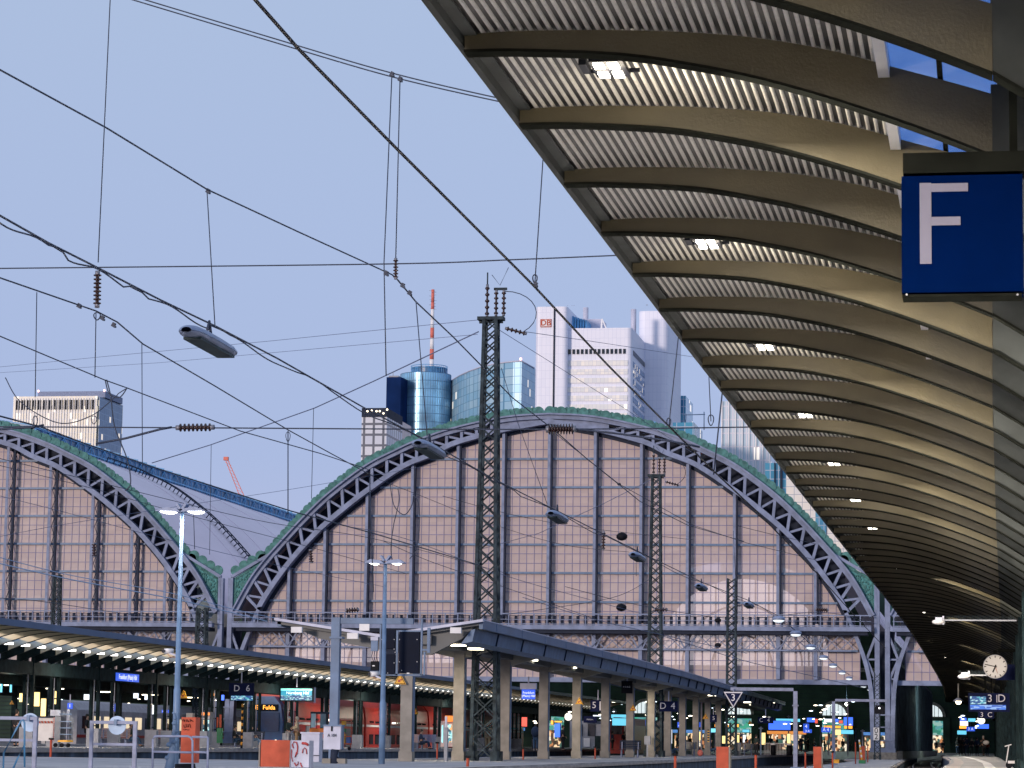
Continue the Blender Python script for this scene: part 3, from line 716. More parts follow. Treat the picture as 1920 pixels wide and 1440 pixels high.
# ---------------------------------------------------------------- island canopy over platform 3/4
M_tube = glow('tube_light', (1.0, 0.90, 0.66), 7)
M_soff = mat('dim_soffit', (0.13, 0.14, 0.15), 0.6, 0, 0.2, 0.4)
M_beamC = mat('beam_cream_grey', (0.30, 0.29, 0.25), 0.6, 0, 0.15, 0.5)
ic = thing('platform_canopy', 'butterfly-roofed canopy with blue grey fascia on square pale columns along middle platform', 'canopy', (-22, 104, 0.58))
def cx34(y): return -0.0 if y < 175 else -(y-175)*0.018
def run(sec, Y, name, m, par, fx_=lambda y: 0):
    """closed (x, z) section swept along y"""
    n = len(sec); b = MB(); vs = []
    for y in Y: vs += [(x+fx_(y), y, z) for x, z in sec]
    fs = [tuple(range(n-1, -1, -1)), tuple(range((len(Y)-1)*n, len(Y)*n))]
    for j in range(len(Y)-1):
        for i in range(n): fs.append((j*n+i, j*n+(i+1) % n, (j+1)*n+(i+1) % n, (j+1)*n+i))
    b.add(vs, fs); return b.build(name, m, par)
YI = [104, 130, 160, 175, 195, 215, 235, 290]
run([(-27.1, 5.84), (-23.0, 5.28), (-19.2, 5.84), (-19.2, 5.74), (-23.0, 5.15), (-27.1, 5.74)], YI, 'roof_deck', M_soff, ic, cx34)
run([(-19.2, 5.92), (-19.05, 5.92), (-19.05, 5.60), (-19.2, 5.60)], YI, 'fascia', M_fascia, ic, cx34)
run([(-19.5, 5.56), (-19.35, 5.60), (-19.45, 5.12), (-19.9, 5.02)], YI, 'edge_beam', M_bluegr, ic, cx34)
run([(-19.21, 5.96), (-19.03, 5.96), (-19.03, 5.925), (-19.21, 5.925)], YI, 'gutter_highlight', M_lgrey, ic, cx34)  # gutter lip kept pale as a painted highlight along the top edge
for k in range(30):
    y = 107+6*k; d = cx34(y); MB().b2(-19.049+d, -19.035+d, y, y+0.12, 5.61, 5.915).build('fascia_joint', M_bluegr, ic)
    MB().bar((-19.34+d, y+2, 5.60), (-19.44+d, y+2, 5.12), 0.10, 0.05).build('beam_joint', M_steelD, ic)
run([(-27.1, 5.92), (-26.95, 5.92), (-26.95, 5.66), (-27.1, 5.66)], YI, 'fascia', M_fascia, ic, cx34)
run([(-21.75, 5.30), (-21.05, 5.36), (-21.05, 5.0), (-21.75, 5.0)], YI, 'spine_beam', M_soff, ic, cx34)
e_ = MB(); e_.prism([(-27.15, 5.97), (-23.0, 5.36), (-19.0, 5.97), (-19.0, 5.87), (-23.0, 5.25), (-27.15, 5.87)], 103.7, 104.02); e_.build('end_trim', M_lgrey, ic)
MB().prism([(-26.9, 5.80), (-23.0, 5.18), (-19.3, 5.80), (-19.9, 5.25), (-21.1, 4.62), (-22.0, 4.62), (-25.5, 5.2)], 104.3, 104.6).build('end_beam', M_soff, ic)
for x, z in ((-26.2, 5.5), (-24.0, 5.28), (-20.0, 5.52)): MB().box((x, 103.55, z), (0.42, 0.2, 0.22)).build('end_box', M_white, ic)
wsign = None
for k in range(13):
    y = 100.9+10.9*k if k else 102.0; d = cx34(y); x = -21.4+d
    if k == 0: x = -21.5
    c = MB().b2(x-0.22, x+0.22, y-0.22, y+0.22, 0.58, 5.0).build('column', M_conc, ic)
    MB().b2(x-0.255, x+0.255, y-0.255, y+0.255, 0.584, 0.95).build('plinth', M_conc, c)
    MB().b2(x+0.225, x+0.25, y-0.16, y+0.16, 0.9, 4.9).build('column_side_channel', M_bluegr, c)
    if k: MB().prism([(x-3.6, 5.5), (x-0.3, 4.75), (x+0.3, 4.75), (x+1.9, 5.2), (x+1.9, 5.35), (x-3.6, 5.7)], y-0.16, y+0.16).build('cross_beam', M_beamC, ic)
for i, (px, py, Y) in enumerate([(642, 1197, 106), (859, 1210, 106), (892, 1217, 109), (996, 1238, 128), (1070, 1252, 141), (1185, 1275, 167), (1270, 1291, 190), (1335, 1304, 208), (1401, 1317, 228)]):
    p = at(px, py, Y); MB().box(p, (0.55, 0.5, 0.06)).build('tube_light', M_tube, ic)
    MB().box(p+Vector((0, 0, 0.06)), (0.65, 0.6, 0.05)).build('light_housing', M_white, ic)
for Y in (109, 141, 175):
    ld = bpy.data.lights.new('lamp', 'AREA'); ld.energy = 160; ld.size = 1.0; ld.color = (1, 0.85, 0.6)
    lo = bpy.data.objects.new('canopy_lamp', ld); COL.objects.link(lo); lo.location = (-22.2, Y, 4.9)

# ---------------------------------------------------------------- left canopy over platform 5/6 (same family as the near one)
lc = thing('platform_canopy', 'long left canopy with blue fascia, curved ribs coloured as lit and a row of lit roof openings', 'canopy', (-42, 95, 0.83))
XL = -39.0
def mir(T, dz=0.12): return [(XL-(x+3.26), z+dz) for x, z in T][::-1]
LT, LB = mir(RTs[::3]+[RTs[-1]]), mir(RBs[::3]+[RBs[-1]])
M_cream = mat('lit_olive_rib', (0.62, 0.55, 0.38), 0.45, 0, 0.1, 1.0)  # olive ribs lightened to cream, lamplight put into the colour
yl2 = [95+2.1*k for k in range(100)]
YL = [94, 130, 170, 210, 250, 305]
for y in yl2:
    r = MB().strip(LT, LB, y, y+0.10).build('rib', M_cream, lc)
    rt = MB().prism([(XL-3.29, 5.40), (XL-4.4, 5.25), (XL-4.4, 4.6), (XL-3.29, 5.03)], y, y+0.10).strip(LB, [(x, z-0.02) for x, z in LB], y-0.03, y+0.13).build('rib_root', M_dkgrn, r)
sec = [(x, z+0.03) for x, z in LT if x > XL-2.7]; sec = sec + [(x, z-0.02) for x, z in reversed(sec)]
run(sec, YL, 'roof_deck', M_beamC, lc)
run([(XL-2.72, 5.50), (XL-3.3, 5.40), (XL-3.3, 5.39), (XL-2.72, 5.49)], YL, 'skylight_pane', M_skygl, lc)
M_lit = glow('skylight_glow', (1.0, 0.95, 0.86), 4.0)
for k, y in enumerate(yl2[:99]):
    MB().box((XL-3.0, y+1.0, 5.30), (0.34, 1.0, 0.10)).build('skylight_glow', M_lit, lc)  # one glowing box per bay in the skylight strip
run([(XL-3.3, 5.46), (XL-4.5, 5.36), (XL-4.5, 5.30), (XL-3.3, 5.40)], YL, 'roof_panel', M_grey, lc)
run([(XL+0.02, 6.0), (XL+0.2, 5.98), (XL+0.2, 5.72), (XL+0.02, 5.72)], YL, 'fascia', M_fascia, lc)
run([(XL-4.4, 4.72), (XL-4.25, 4.72), (XL-4.25, 4.12), (XL-4.4, 4.12)], YL, 'column_girder', M_dkgrn, lc)
run([(XL-4.5, 5.40), (XL-8.6, 5.7), (XL-8.6, 5.6), (XL-4.5, 5.3)], YL, 'far_wing_deck', M_dkgrn, lc)
run([(XL-6.6, 4.72), (XL-6.4, 4.72), (XL-6.4, 4.2), (XL-6.6, 4.2)], YL, 'far_girder', M_dkgrn, lc)
for k in range(17):
    y = 112.5+9.6*k
    for s, xx in ((0, XL-4.55), (1, XL-6.6)):
        c = MB().b2(xx-0.16, xx-0.02, y-0.1, y+0.1, 0.83, 5.3).b2(xx+0.20, xx+0.34, y-0.1, y+0.1, 0.83, 5.3)
        z = 1.2
        while z < 4.5: c.b2(xx-0.02, xx+0.20, y-0.04, y+0.04, z, z+0.06); z += 0.65
        c = c.build('column', M_dkgrn, lc)
        MB().tube([(xx+0.09, y-0.12, 0.9), (xx+0.09, y-0.12, 5.2)], 0.03).build('downpipe', M_grey, c)
        MB().b2(xx-0.22, xx+0.40, y-0.2, y+0.2, 0.834, 1.75).build('footing', M_grey, c)
for Y in range(118, 250, 14):
    MB().box((XL-5.4, Y, 4.35), (1.0, 0.9, 0.06)).build('tube_light', M_tube, lc)
for Y in (105, 125, 145, 165, 190, 220):
    ld = bpy.data.lights.new('lamp', 'AREA'); ld.energy = 260; ld.size = 1.0; ld.color = (1, 0.9, 0.7)
    lo = bpy.data.objects.new('canopy_lamp', ld); COL.objects.link(lo); lo.location = (XL-2.6, Y, 5.0)
    if Y in (125, 165):
        ld2 = bpy.data.lights.new('lamp', 'POINT'); ld2.energy = 120; ld2.shadow_soft_size = 0.4; ld2.color = (1, 0.85, 0.65)
        lo = bpy.data.objects.new('canopy_lamp', ld2); COL.objects.link(lo); lo.location = (-45, Y, 4.0)
# canopies of the platforms farther left
for Y in (196, 216, 240):
    ld = bpy.data.lights.new('lamp', 'AREA'); ld.energy = 190; ld.size = 1.5; ld.color = (1, 0.88, 0.72)
    lo = bpy.data.objects.new('canopy_lamp', ld); COL.objects.link(lo); lo.location = (XL-6.0, Y, 4.3); lo.rotation_euler = (0, radians(50), 0)
for x0, lb in ((-60.0, 'dark platform canopy one platform behind the lit left one'), (-77.0, 'farthest dark platform canopy at left')):
    t = thing('platform_canopy', lb, 'canopy', (x0, 110, 0.83))
    MB().b2(x0-4, x0+4, 110, 380, 5.3, 5.5).build('roof_deck', M_dkgrn, t)
    MB().b2(x0+4, x0+4.1, 110, 380, 5.2, 5.7).build('fascia', M_bluegr, t)
    MB().b2(x0-0.15, x0+0.15, 110, 380, 4.5, 5.29).build('column_girder', M_dkgrn, t)
    for k in range(20):
        y = 122+13*k; MB().b2(x0-0.2, x0+0.2, y, y+0.3, 0.83, 5.2).build('column', M_dkgrn, t)
        MB().box((x0+2, y+4, 5.2), (1.2, 1.0, 0.06)).build('tube_light', M_tube, t)

# ---------------------------------------------------------------- lattice masts
def lattice(mb, x, y, z0, z1, w0, w1, lw=0.11, step=None, br=0.05):
    for sx in (-1, 1):
        for sy in (-1, 1):
            mb.bar((x+sx*w0/2, y+sy*w0/2, z0), (x+sx*w1/2, y+sy*w1/2, z1), lw, lw)
    z = z0; k = 0
    while z < z1-0.1:
        t = (z-z0)/(z1-z0); wd = w0*(1-t)+w1*t; dz = step or wd*0.9; zn = min(z+dz, z1); t2 = (zn-z0)/(z1-z0); wn = w0*(1-t2)+w1*t2
        s = 1 if k % 2 else -1
        for sy in (-1, 1):
            mb.bar((x-s*wd/2, y+sy*wd/2, z), (x+s*wn/2, y+sy*wn/2, zn), br)
            mb.bar((x+s*wd/2, y+sy*wd/2, z), (x-s*wn/2, y+sy*wn/2, zn), br) if step is None else None
            mb.bar((x+sy*wd/2, y-s*wd/2, z), (x+sy*wn/2, y+s*wn/2, zn), br)
        z = zn; k += 1
    return mb
def insul(a, b, r, n=7, par=None, name='insulator', lab=None, cat=None, grp=None):
    a = Vector(a); b = Vector(b); m = MB(); pts = []; rr = []
    for i in range(n):
        t = 0.12+0.76*i/(n-1) if n > 1 else 0.5; dt = 0.25/n
        for q, f in ((t-dt, 0.45), (t-dt*0.4, 1.0), (t+dt*0.4, 1.0), (t+dt, 0.45)): pts.append(a+(b-a)*q); rr.append(r*f)
    m.tube(pts, rr, 10)
    if par is None:
        o = m.build(name, M_insu, None, (a+b)/2); tag(o, lab, cat or 'insulator', grp)
    else: o = m.build(name, M_insu, par)
    c1 = MB().tube([a, a+(b-a)*0.14], r*0.62, 8).tube([b-(b-a)*0.14, b], r*0.62, 8)
    c1.build('insulator_cap', M_cap, o); return o
def mast(x, y, z0, z1, w0, w1, label, head=True, sc=1.0):
    t = thing('lattice_mast', label, 'mast', (x, y, z0))
    lattice(MB(), x, y, z0, z1, w0, w1, 0.135*sc, None, 0.055*sc).build('lattice', M_mast, t)
    for sx in (-1, 1):
        for sy in (-1, 1): MB().box((x+sx*w0/2, y+sy*w0/2, z0+0.2), (0.3*sc, 0.3*sc, 0.4)).build('foot', M_mast, t)
    if head:
        MB().bar((x-0.55*sc, y, z1+0.05), (x+0.55*sc, y, z1+0.05), 0.14, 0.5).bar((x-0.5, y, z1-0.1), (x+0.5, y, z1-0.1), 0.08).build('crossarm', M_mast, t)
        insul((x-0.18*sc, y, z1+0.1), (x-0.18*sc, y, z1+1.5), 0.095, 5, t)
        MB().tube([(x-0.18, y, z1+1.4), (x-0.18, y, z1+2.0)], 0.03).build('rod', M_mast, t)
        for q in (0.20, 0.52): insul((x+q, y, z1+0.15), (x+q, y, z1+1.25), 0.095, 5, t)
        MB().bar((x+0.1, y, z1+1.3), (x+0.65, y, z1+1.3), 0.1).build('bracket', M_mast, t)
        insul((x+0.6, y, z1-0.35), (x+1.5, y, z1-0.6), 0.10, 5, t)
        pts = [(x+0.55+1.35*sin(a), y, z1+1.2-0.95*(1-cos(a))) for a in [i*0.25 for i in range(11)]]
        MB().tube(pts, 0.018, 4).build('jumper_loop', M_wire, t)
        MB().tube([(x+0.0, y, z1+1.9), (x+0.35, y, z1+1.45), (x+0.7, y, z1+2.2)], 0.014, 4).build('jumper_loop', M_wire, t)
    return t
def base_at(px, Y, z): return at(px, 1400, Y).x
mast(at(909, 1400, 112).x, 112, 0.58, at(918, 600, 112).z, 0.98, 0.50, 'tallest dark lattice mast, rising between the columns of the middle platform')
mast(at(1227, 1400, 178).x, 178, 0.58, at(1230, 893, 178).z, 0.95, 0.50, 'second lattice mast standing before the right half of the glazed arch')
mast(at(1371, 1400, 222).x, 222, 0.58, at(1370, 1085, 222).z, 0.75, 0.62, 'third lattice mast, shorter, rising from the far end of the middle canopy', head=False)
mast(at(97, 1400, 200).x, 200, -0.2, at(97, 1078, 200).z, 0.7, 0.45, 'short lattice mast behind the left canopy in front of the left arch', head=False, sc=0.8)
mast(at(372, 1400, 190).x, 190, -0.2, at(372, 1140, 190).z, 0.8, 0.6, 'dark lattice mast with clamps beside the left hall column', head=False)
mast(at(1645, 1400, 226).x, 226, 0.42, at(1645, 1262, 226).z, 0.44, 0.40, 'slim lattice mast with number plate in front of the right hall column', head=False, sc=0.55)
pl = thing('number_plate', 'white plate reading 0 over 2 on the slim lattice mast', 'sign', at(1643, 1376, 225.6))
p = at(1643, 1376, 225.6); MB().box(p, (0.46, 0.04, 1.0)).build('plate', M_white, pl)
text('0', 0.62, p+Vector((0, -0.03, 0.24)), M_black, pl); text('2', 0.62, p+Vector((0, -0.03, -0.24)), M_black, pl)
s_ = thing('railway_signal', 'black half-round signal head on the mast before the hall column', 'signal', at(1649, 1329, 225))
p = at(1649, 1329, 225); MB().prism([(p.x-0.42, p.z-0.4), (p.x+0.42, p.z-0.4), (p.x+0.42, p.z), (p.x+0.25, p.z+0.28), (p.x-0.25, p.z+0.28), (p.x-0.42, p.z)], 224.8, 225.2).build('hood', M_black, s_)
MB().disc((p.x, 224.75, p.z+0.05), 0.06, 0.05).build('signal_lamp', glow('white_spot', (1, 1, 1), 5), s_)

# ---------------------------------------------------------------- overhead wires
def wire(name, label, pts, r=0.02, m=None, cat='wire', grp=None, n=8):
    P = [at(*p) for p in pts]
    out = lambda q: not (0 < q[0] < 1920 and 0 < q[1] < 1440)
    if out(pts[0]) or name == 'span_wire': P.insert(0, P[0]+(P[0]-P[1]).normalized()*(12 if name == 'drop_wire' else 26))
    if out(pts[-1]) or name == 'span_wire': P.append(P[-1]+(P[-1]-P[-2]).normalized()*22)
    if name == 'contact_wire' and not out(pts[0]) is True and pts[0][0] < 600: P[0] = P[1]+(P[1]-P[2]).normalized()*9
    o = MB().tube(P, r*0.78, n).build(name, m or M_wire, None, P[0]); tag(o, label, cat, grp); return o
def sagw(name, label, pts, r, m=None, n=10, **k):
    """smooth curve through surveyed points"""
    P = []
    for i in range(len(pts)-1):
        p0, p1, p2, p3 = pts[max(i-1, 0)], pts[i], pts[i+1], pts[min(i+2, len(pts)-1)]
        for s in range(n if i < len(pts)-2 else n+1):
            t = s/n; P.append(tuple(0.5*((2*p1[a])+(-p0[a]+p2[a])*t+(2*p0[a]-5*p1[a]+4*p2[a]-p3[a])*t*t+(-p0[a]+3*p1[a]-3*p2[a]+p3[a])*t**3) for a in range(3)))
    return wire(name, label, P, r, m, **k)
def T_(px, py, h):   # depth at which a wire h above the lens shows at this height
    d = ray(px, py); return h/d.z*d.y
sagw('span_wire', 'upper of the twin span wires sloping down to the canopy edge', [(240, -10, 40), (480, 62, 40), (735, 137, 40), (962, 190, 40), (1040, 205, 40)], 0.013)
sagw('span_wire', 'lower of the twin span wires sloping down to the canopy edge', [(240, -3, 40), (480, 69, 40), (735, 144, 40), (962, 196, 40), (1040, 211, 40)], 0.013)
sagw('span_wire', 'straight cross wire at mid sky running to the canopy edge', [(-20, 503.5, 40), (720, 495, 40), (960, 487, 40), (1200, 477, 40)], 0.013)
sagw('span_wire', 'cross wire at arch height carrying two large insulators', [(-20, 800, 62), (350, 802, 62), (1000, 805, 62), (1530, 799, 62)], 0.02)
h = 4.7
wire('contact_wire', 'thick near contact wire falling diagonally from the top of the sky to the arch', [(px, py, T_(px, py, h)) for px, py in ((470, -10), (560, 92), (745, 280), (1000, 535), (1140, 685), (1255, 800))], 0.016, M_black)
wire('contact_wire', 'lower run of the near contact wire crossing the right half of the arch', [(px, py, T_(px, py, h)) for px, py in ((1255, 800), (1293, 838), (1339, 884), (1417, 957), (1530, 1073), (1600, 1152), (1660, 1215))], 0.018, M_black)
wire('catenary_wire', 'messenger wire descending from the left edge to the mid-sky insulator', [(px, py, T_(px, py, 8.0)) for px, py in ((-20, 120), (200, 240), (388, 355), (560, 435), (735, 515), (745, 524))], 0.016)
wire('catenary_wire', 'messenger wire going on from the mid-sky insulator past the tall mast', [(px, py, T_(px, py, 8.0)) for px, py in ((745, 524), (780, 566), (850, 632), (900, 683), (960, 745), (1041, 808), (1100, 860), (1200, 940), (1290, 985), (1395, 1015))], 0.018)
lampw = [(px, py, T_(px, py, 6.0)) for px, py in ((-20, 393), (90, 455), (183, 502), (300, 562), (405, 612), (520, 672), (680, 763), (800, 826), (920, 895), (1045, 958), (1195, 1033), (1315, 1091), (1404, 1126), (1460, 1155), (1520, 1207), (1579, 1256), (1631, 1290))]
wire('lamp_cable', 'steel cable that carries the row of hanging street lamps', lampw, 0.018)
tw = []
for k in range(160):
    i = k/159*(len(lampw)-1); a = min(int(i), len(lampw)-2); t = i-a; q = [lampw[a][j]*(1-t)+lampw[a+1][j]*t for j in range(3)]
    q[1] += (7+5*sin(k*0.55))*(40/q[2])**0.8 * (1 if k % 14 < 11 else 0.3); tw.append(tuple(q))
wire('supply_cable', 'slack cable looped under the lamp cable with many small ties', tw, 0.014)
wire('catenary_wire', 'wire from the left edge through the hanging rod insulator to the arch crest', [(px, py, T_(px, py, 6.6)) for px, py in ((-20, 514), (145, 571), (180, 583), (220, 604), (268, 645), (400, 722), (540, 806), (620, 850), (700, 893))], 0.016)
wire('catenary_wire', 'wire crossing behind the left drops towards the arch shoulder', [(px, py, T_(px, py, 7.2)) for px, py in ((-20, 622), (195, 712), (240, 728), (450, 808), (600, 850), (690, 880))], 0.016)
wire('catenary_wire', 'thin low wire meeting the left arch crest', [(px, py, T_(px, py, 6.0)) for px, py in ((-20, 775), (75, 800), (160, 832), (300, 880), (545, 958), (700, 1000), (900, 1060))], 0.022)
wire('guy_wire', 'grey guy wire rising to the head of the tall mast', [(285, 868, 150), (395, 834, 145), (590, 765, 132), (700, 715, 125), (897, 622, 112)], 0.035, M_wire2)
wire('feeder_wire', 'upper thin feeder line running left from the tall mast', [(-20, 690, 190), (200, 668, 170), (500, 640, 145), (895, 600, 112)], 0.016, M_wire2)
wire('feeder_wire', 'lower thin feeder line running left from the tall mast', [(-20, 700, 190), (300, 680, 165), (895, 627, 112)], 0.014, M_wire2)
wire('feeder_wire', 'thin feeder line from the tall mast over the white tower', [(985, 622, 112), (1130, 643, 130), (1240, 660, 150), (1330, 674, 170), (1400, 690, 185)], 0.016, M_wire2)
wire('feeder_wire', 'feeder line falling right from the tall mast head to the second mast', [(935, 618, 112), (1050, 690, 125), (1170, 765, 142), (1250, 818, 155), (1300, 850, 165)], 0.016, M_wire2)
wire('feeder_wire', 'slanting line from the tall mast down to the lamp cable', [(940, 690, 112), (970, 790, 118), (1026, 945, 124)], 0.018, M_wire2)
wire('feeder_wire', 'line with a black float from the right half of the arch to the second mast', [(1040, 812, 150), (1160, 907, 160), (1300, 985, 175), (1400, 1018, 190), (1530, 1050, 205)], 0.024)
wire('guy_wire', 'grey stay from the second mast going down left', [(1220, 900, 178), (1130, 945, 185), (1010, 1000, 195), (900, 1030, 205)], 0.028, M_wire2)
low = [((-20, 855), (200, 908), (480, 975), (700, 1010), (950, 1075)), ((-20, 868), (170, 915), (330, 960), (560, 1020), (760, 1075)), ((-20, 925), (120, 960), (300, 1008), (520, 1060), (720, 1100)), ((-20, 1040), (130, 1078), (320, 1112), (480, 1152), (700, 1190)),
       ((-20, 1052), (130, 1086), (330, 1124), (500, 1165)), ((640, 985), (760, 1010), (950, 1080), (1090, 1120), (1200, 1150)), ((700, 895), (790, 930), (930, 985), (1060, 1022), (1180, 1035)), ((830, 930), (960, 965), (1100, 990), (1300, 1012)), ((980, 1120), (1110, 1160), (1240, 1190), (1400, 1225)),
       ((1060, 1100), (1200, 1135), (1380, 1160), (1540, 1148), (1640, 1170)), ((480, 1160), (620, 1180), (860, 1215), (1000, 1240)), ((1250, 1195), (1400, 1240), (1500, 1262), (1620, 1290)), ((720, 1015), (800, 1050), (900, 1085), (1120, 1162)), ((1380, 985), (1440, 1000), (1530, 1020)),
       ((-20, 1010), (110, 985), (330, 950), (560, 915), (820, 870)), ((-20, 1120), (80, 1128), (230, 1150), (420, 1172)), ((880, 1160), (1000, 1145), (1150, 1120), (1220, 1085))]
lowl = ['wire crossing the left arch from its crown side down to the first street lamp', 'second wire crossing the left arch just under the first', 'faint wire across the middle of the left arch', 'pale thick conductor low across the left arch', 'pale conductor just below the first pale one', 'wire crossing the lower left quarter of the central arch', 'wire below the loops, crossing behind the tall mast', 'thin wire over the centre of the arch glazing', 'wire falling over the gallery right of the tall mast', 'wire at gallery height ending near the right column', 'greenish wire under the gallery left of the black screens', 'wire below the gallery on the right', 'short slack wire left of the tall mast', 'short thin wire at the right shoulder of the arch', 'thin rising wire across the left arch and valley', 'low wire above the left gallery railing', 'thin rising wire from the tall mast to the second mast']
for i, (l, lb) in enumerate(zip(low, lowl)):
    Y = 95+(i*17) % 60
    sagw('overhead_wire', lb, [(a, b_, Y+(a-l[0][0])*0.05) for a, b_ in l], 0.017 if i not in (3, 4) else 0.03, [M_wire, M_wire, M_wire2][i % 3] if i not in (3, 4, 10) else (M_disc if i != 10 else M_wireg))
drops = [((207, -10, 40), (184, 492, 40)), ((735, 135, 40), (720, 492, 40), (724, 705, 40)), ((750, 150, 40), (742, 488, 40)), ((1020, 268, 40), (1003, 530, 40)), ((388, 356, 42), (403, 610, 42)), ((780, 566, 45), (801, 818, 45)),
         ((180, 588, 42), (178, 708, 42)), ((69, 548, 45), (66, 745, 45)), ((266, 645, 52), (267, 875, 52)), ((396, 834, 146), (393, 1040, 146)), ((540, 808, 75), (540, 965, 75)), ((588, 765, 132), (584, 935, 132)), ((1278, 575, 45), (1254, 800, 45)), ((1328, 680, 50), (1333, 790, 50)), ((1357, 710, 60), (1338, 890, 60)), ((1191, 930, 165), (1193, 1080, 165)), ((1375, 995, 190), (1380, 1100, 190)), ((363, 965, 110), (365, 1030, 110)), ((693, 895, 80), (700, 1110, 80))]
dl_ = ['long drop wire at the left that holds the rod insulator', 'long double-length drop wire left of the pair at centre', 'shorter drop wire of the centre pair ending at an insulator', 'drop wire hanging from the canopy edge to the near contact wire', 'drop wire that holds the nearest hanging lamp', 'drop wire that holds the second hanging lamp', 'drop wire below the left rod insulator', 'drop wire in front of the left office tower', 'drop wire over the pale vault ridge', 'drop wire at the valley left of centre', 'drop wire ending at the blue lantern', 'faint drop wire right of the valley drop', 'drop wire over the right side of the white tower', 'looped drop wire right of the white tower', 'slanting drop wire right of the white tower near the canopy', 'drop wire beside the second mast', 'drop wire at the right shoulder of the arch', 'short drop wire with a weight right of the left lamp post', 'drop wire with a ring beside the second lamp post']
for d_, lb in zip(drops, dl_): wire('drop_wire', lb, d_, 0.011 if d_[0][2] < 60 else 0.02)
def loop(px, py, Y, w_, h_, label, r=0.010):
    P = [at(px+w_*sin(a)*(1-0.3*cos(a)), py-h_*(1-cos(a))/2, Y) for a in [i*2*pi/18 for i in range(19)]]
    tag(MB().tube(P, r, 4).build('wire_loop', M_wire, None, P[0]), label, 'wire loop')
for a in [(1333, 798, 50, 5, 20, 'small ring at the foot of the right looped drop'), (1254, 800, 45, 3.5, 16, 'small ring where the drop meets the near contact wire'), (540, 828, 75, 4, 18, 'ring at the head of the drop over the lantern'), (66, 800, 45, 4, 20, 'ring on the cross wire before the left tower'), (176, 795, 62, 5, 15, 'ring on the cross wire right of the left tower clamp'), (1003, 531, 40, 4, 16, 'ring where the canopy drop meets the near contact wire'), (182, 600, 42, -6, 14, 'ring under the left rod insulator')]: loop(*a)
sagw('jumper_cable', 'curved black jumper cable swinging down to the left arch truss', [(200, 712, 55), (208, 745, 55), (215, 800, 55), (238, 860, 55), (245, 905, 55), (235, 920, 55)], 0.017)
sagw('jumper_cable', 'wide sagging jumper cable in front of the left office tower', [(10, 708, 55), (40, 755, 55), (110, 793, 55), (170, 780, 55), (215, 745, 55), (222, 738, 55), (236, 729, 55)], 0.014)
sagw('jumper_cable', 'short bridle between wire and jumpers near the left tower', [(197, 712, 55), (205, 738, 55), (224, 745, 55), (238, 728, 55)], 0.017)
sagw('jumper_cable', 'closed black loop hanging on the left third of the central arch', [(733, 905, 90), (733, 920, 90), (740, 950, 90), (758, 965, 90), (772, 948, 90), (775, 930, 90)], 0.02)
sagw('jumper_cable', 'long black loop falling beside the closed one on the central arch', [(746, 916, 90), (748, 940, 90), (738, 985, 90), (733, 1030, 90), (738, 1060, 90)], 0.02)
sagw('jumper_cable', 'third black loop just left of the tall mast', [(774, 926, 90), (785, 945, 90), (786, 990, 90), (780, 1030, 90), (768, 1048, 90)], 0.02)
# insulators and registration tubes on the wires
gi = 'insulators hung in the overhead wires'
p = lambda *a: at(*a)
insul(p(183, 508, 40), p(182, 577, 40), 0.062, 8, None, 'rod_insulator', 'ribbed rod insulator hanging upright at the left in mid sky', grp=gi)
insul(p(742, 484, 40), p(742, 524, 40), 0.040, 6, None, 'rod_insulator', 'small upright insulator at centre where two drop wires end', grp=gi)
insul(p(330, 802, 62), p(402, 801, 62), 0.095, 8, None, 'rod_insulator', 'ribbed insulator lying in the cross wire over the valley', grp=gi)
insul(p(1024, 805, 62), p(1080, 804, 62), 0.125, 9, None, 'rod_insulator', 'large ribbed insulator lying in front of the arch crown', grp=gi)
insul(p(176, 1018, 95), p(177, 1045, 95), 0.09, 5, None, 'rod_insulator', 'small hanging insulator on the left arch glazing', grp=gi)
insul(p(582, 1030, 95), p(584, 1056, 95), 0.09, 5, None, 'rod_insulator', 'small hanging insulator left of the second lamp post', grp=gi)
insul(p(1132, 996, 130), p(1131, 1032, 130), 0.10, 6, None, 'rod_insulator', 'upright insulator left of the second mast', grp=gi)
insul(p(1529, 1142, 150), p(1553, 1144, 150), 0.14, 6, None, 'rod_insulator', 'insulator lying low at the right foot of the arch', grp=gi)
insul(p(648, 1145, 120), p(673, 1143, 120), 0.12, 5, None, 'rod_insulator', 'dark insulator lying above the gallery near the second lamp post', grp=gi)
insul(p(1226, 1143, 150), p(1252, 1143, 150), 0.12, 5, None, 'rod_insulator', 'insulator at gallery height on the second mast', grp=gi)
wire('registration_tube', 'dark slanting registration tube left of the valley insulator', [(180, 832, 62), (235, 822, 62), (300, 805, 62), (322, 801, 62)], 0.035, cat='tube')
wire('registration_tube', 'short dark tube clamped at the left edge', [(-20, 806, 62), (60, 801, 62), (82, 797, 62)], 0.035, cat='tube')
wire('registration_tube', 'dark registration tube right of the crown insulator', [(1085, 805, 62), (1150, 812, 62), (1250, 826, 62), (1312, 838, 62)], 0.03, cat='tube')
for i, (px, py, Y, rr, lb) in enumerate([(1166, 1006, 150, 0.32, 'black float above the second small lamp'), (1165, 1139, 150, 0.30, 'black oval float at gallery height'), (1161, 908, 160, 0.11, 'small black knob on the wire over the arch'), (1346, 1163, 175, 0.22, 'round black float before the right gallery'), (1346, 1210, 175, 0.22, 'round black float under the right gallery')]):
    q = at(px, py, Y); tag(MB().ball(q, rr, 10, (1, 0.8, 0.72)).build('float_weight', M_black, None, q), lb, 'weight')
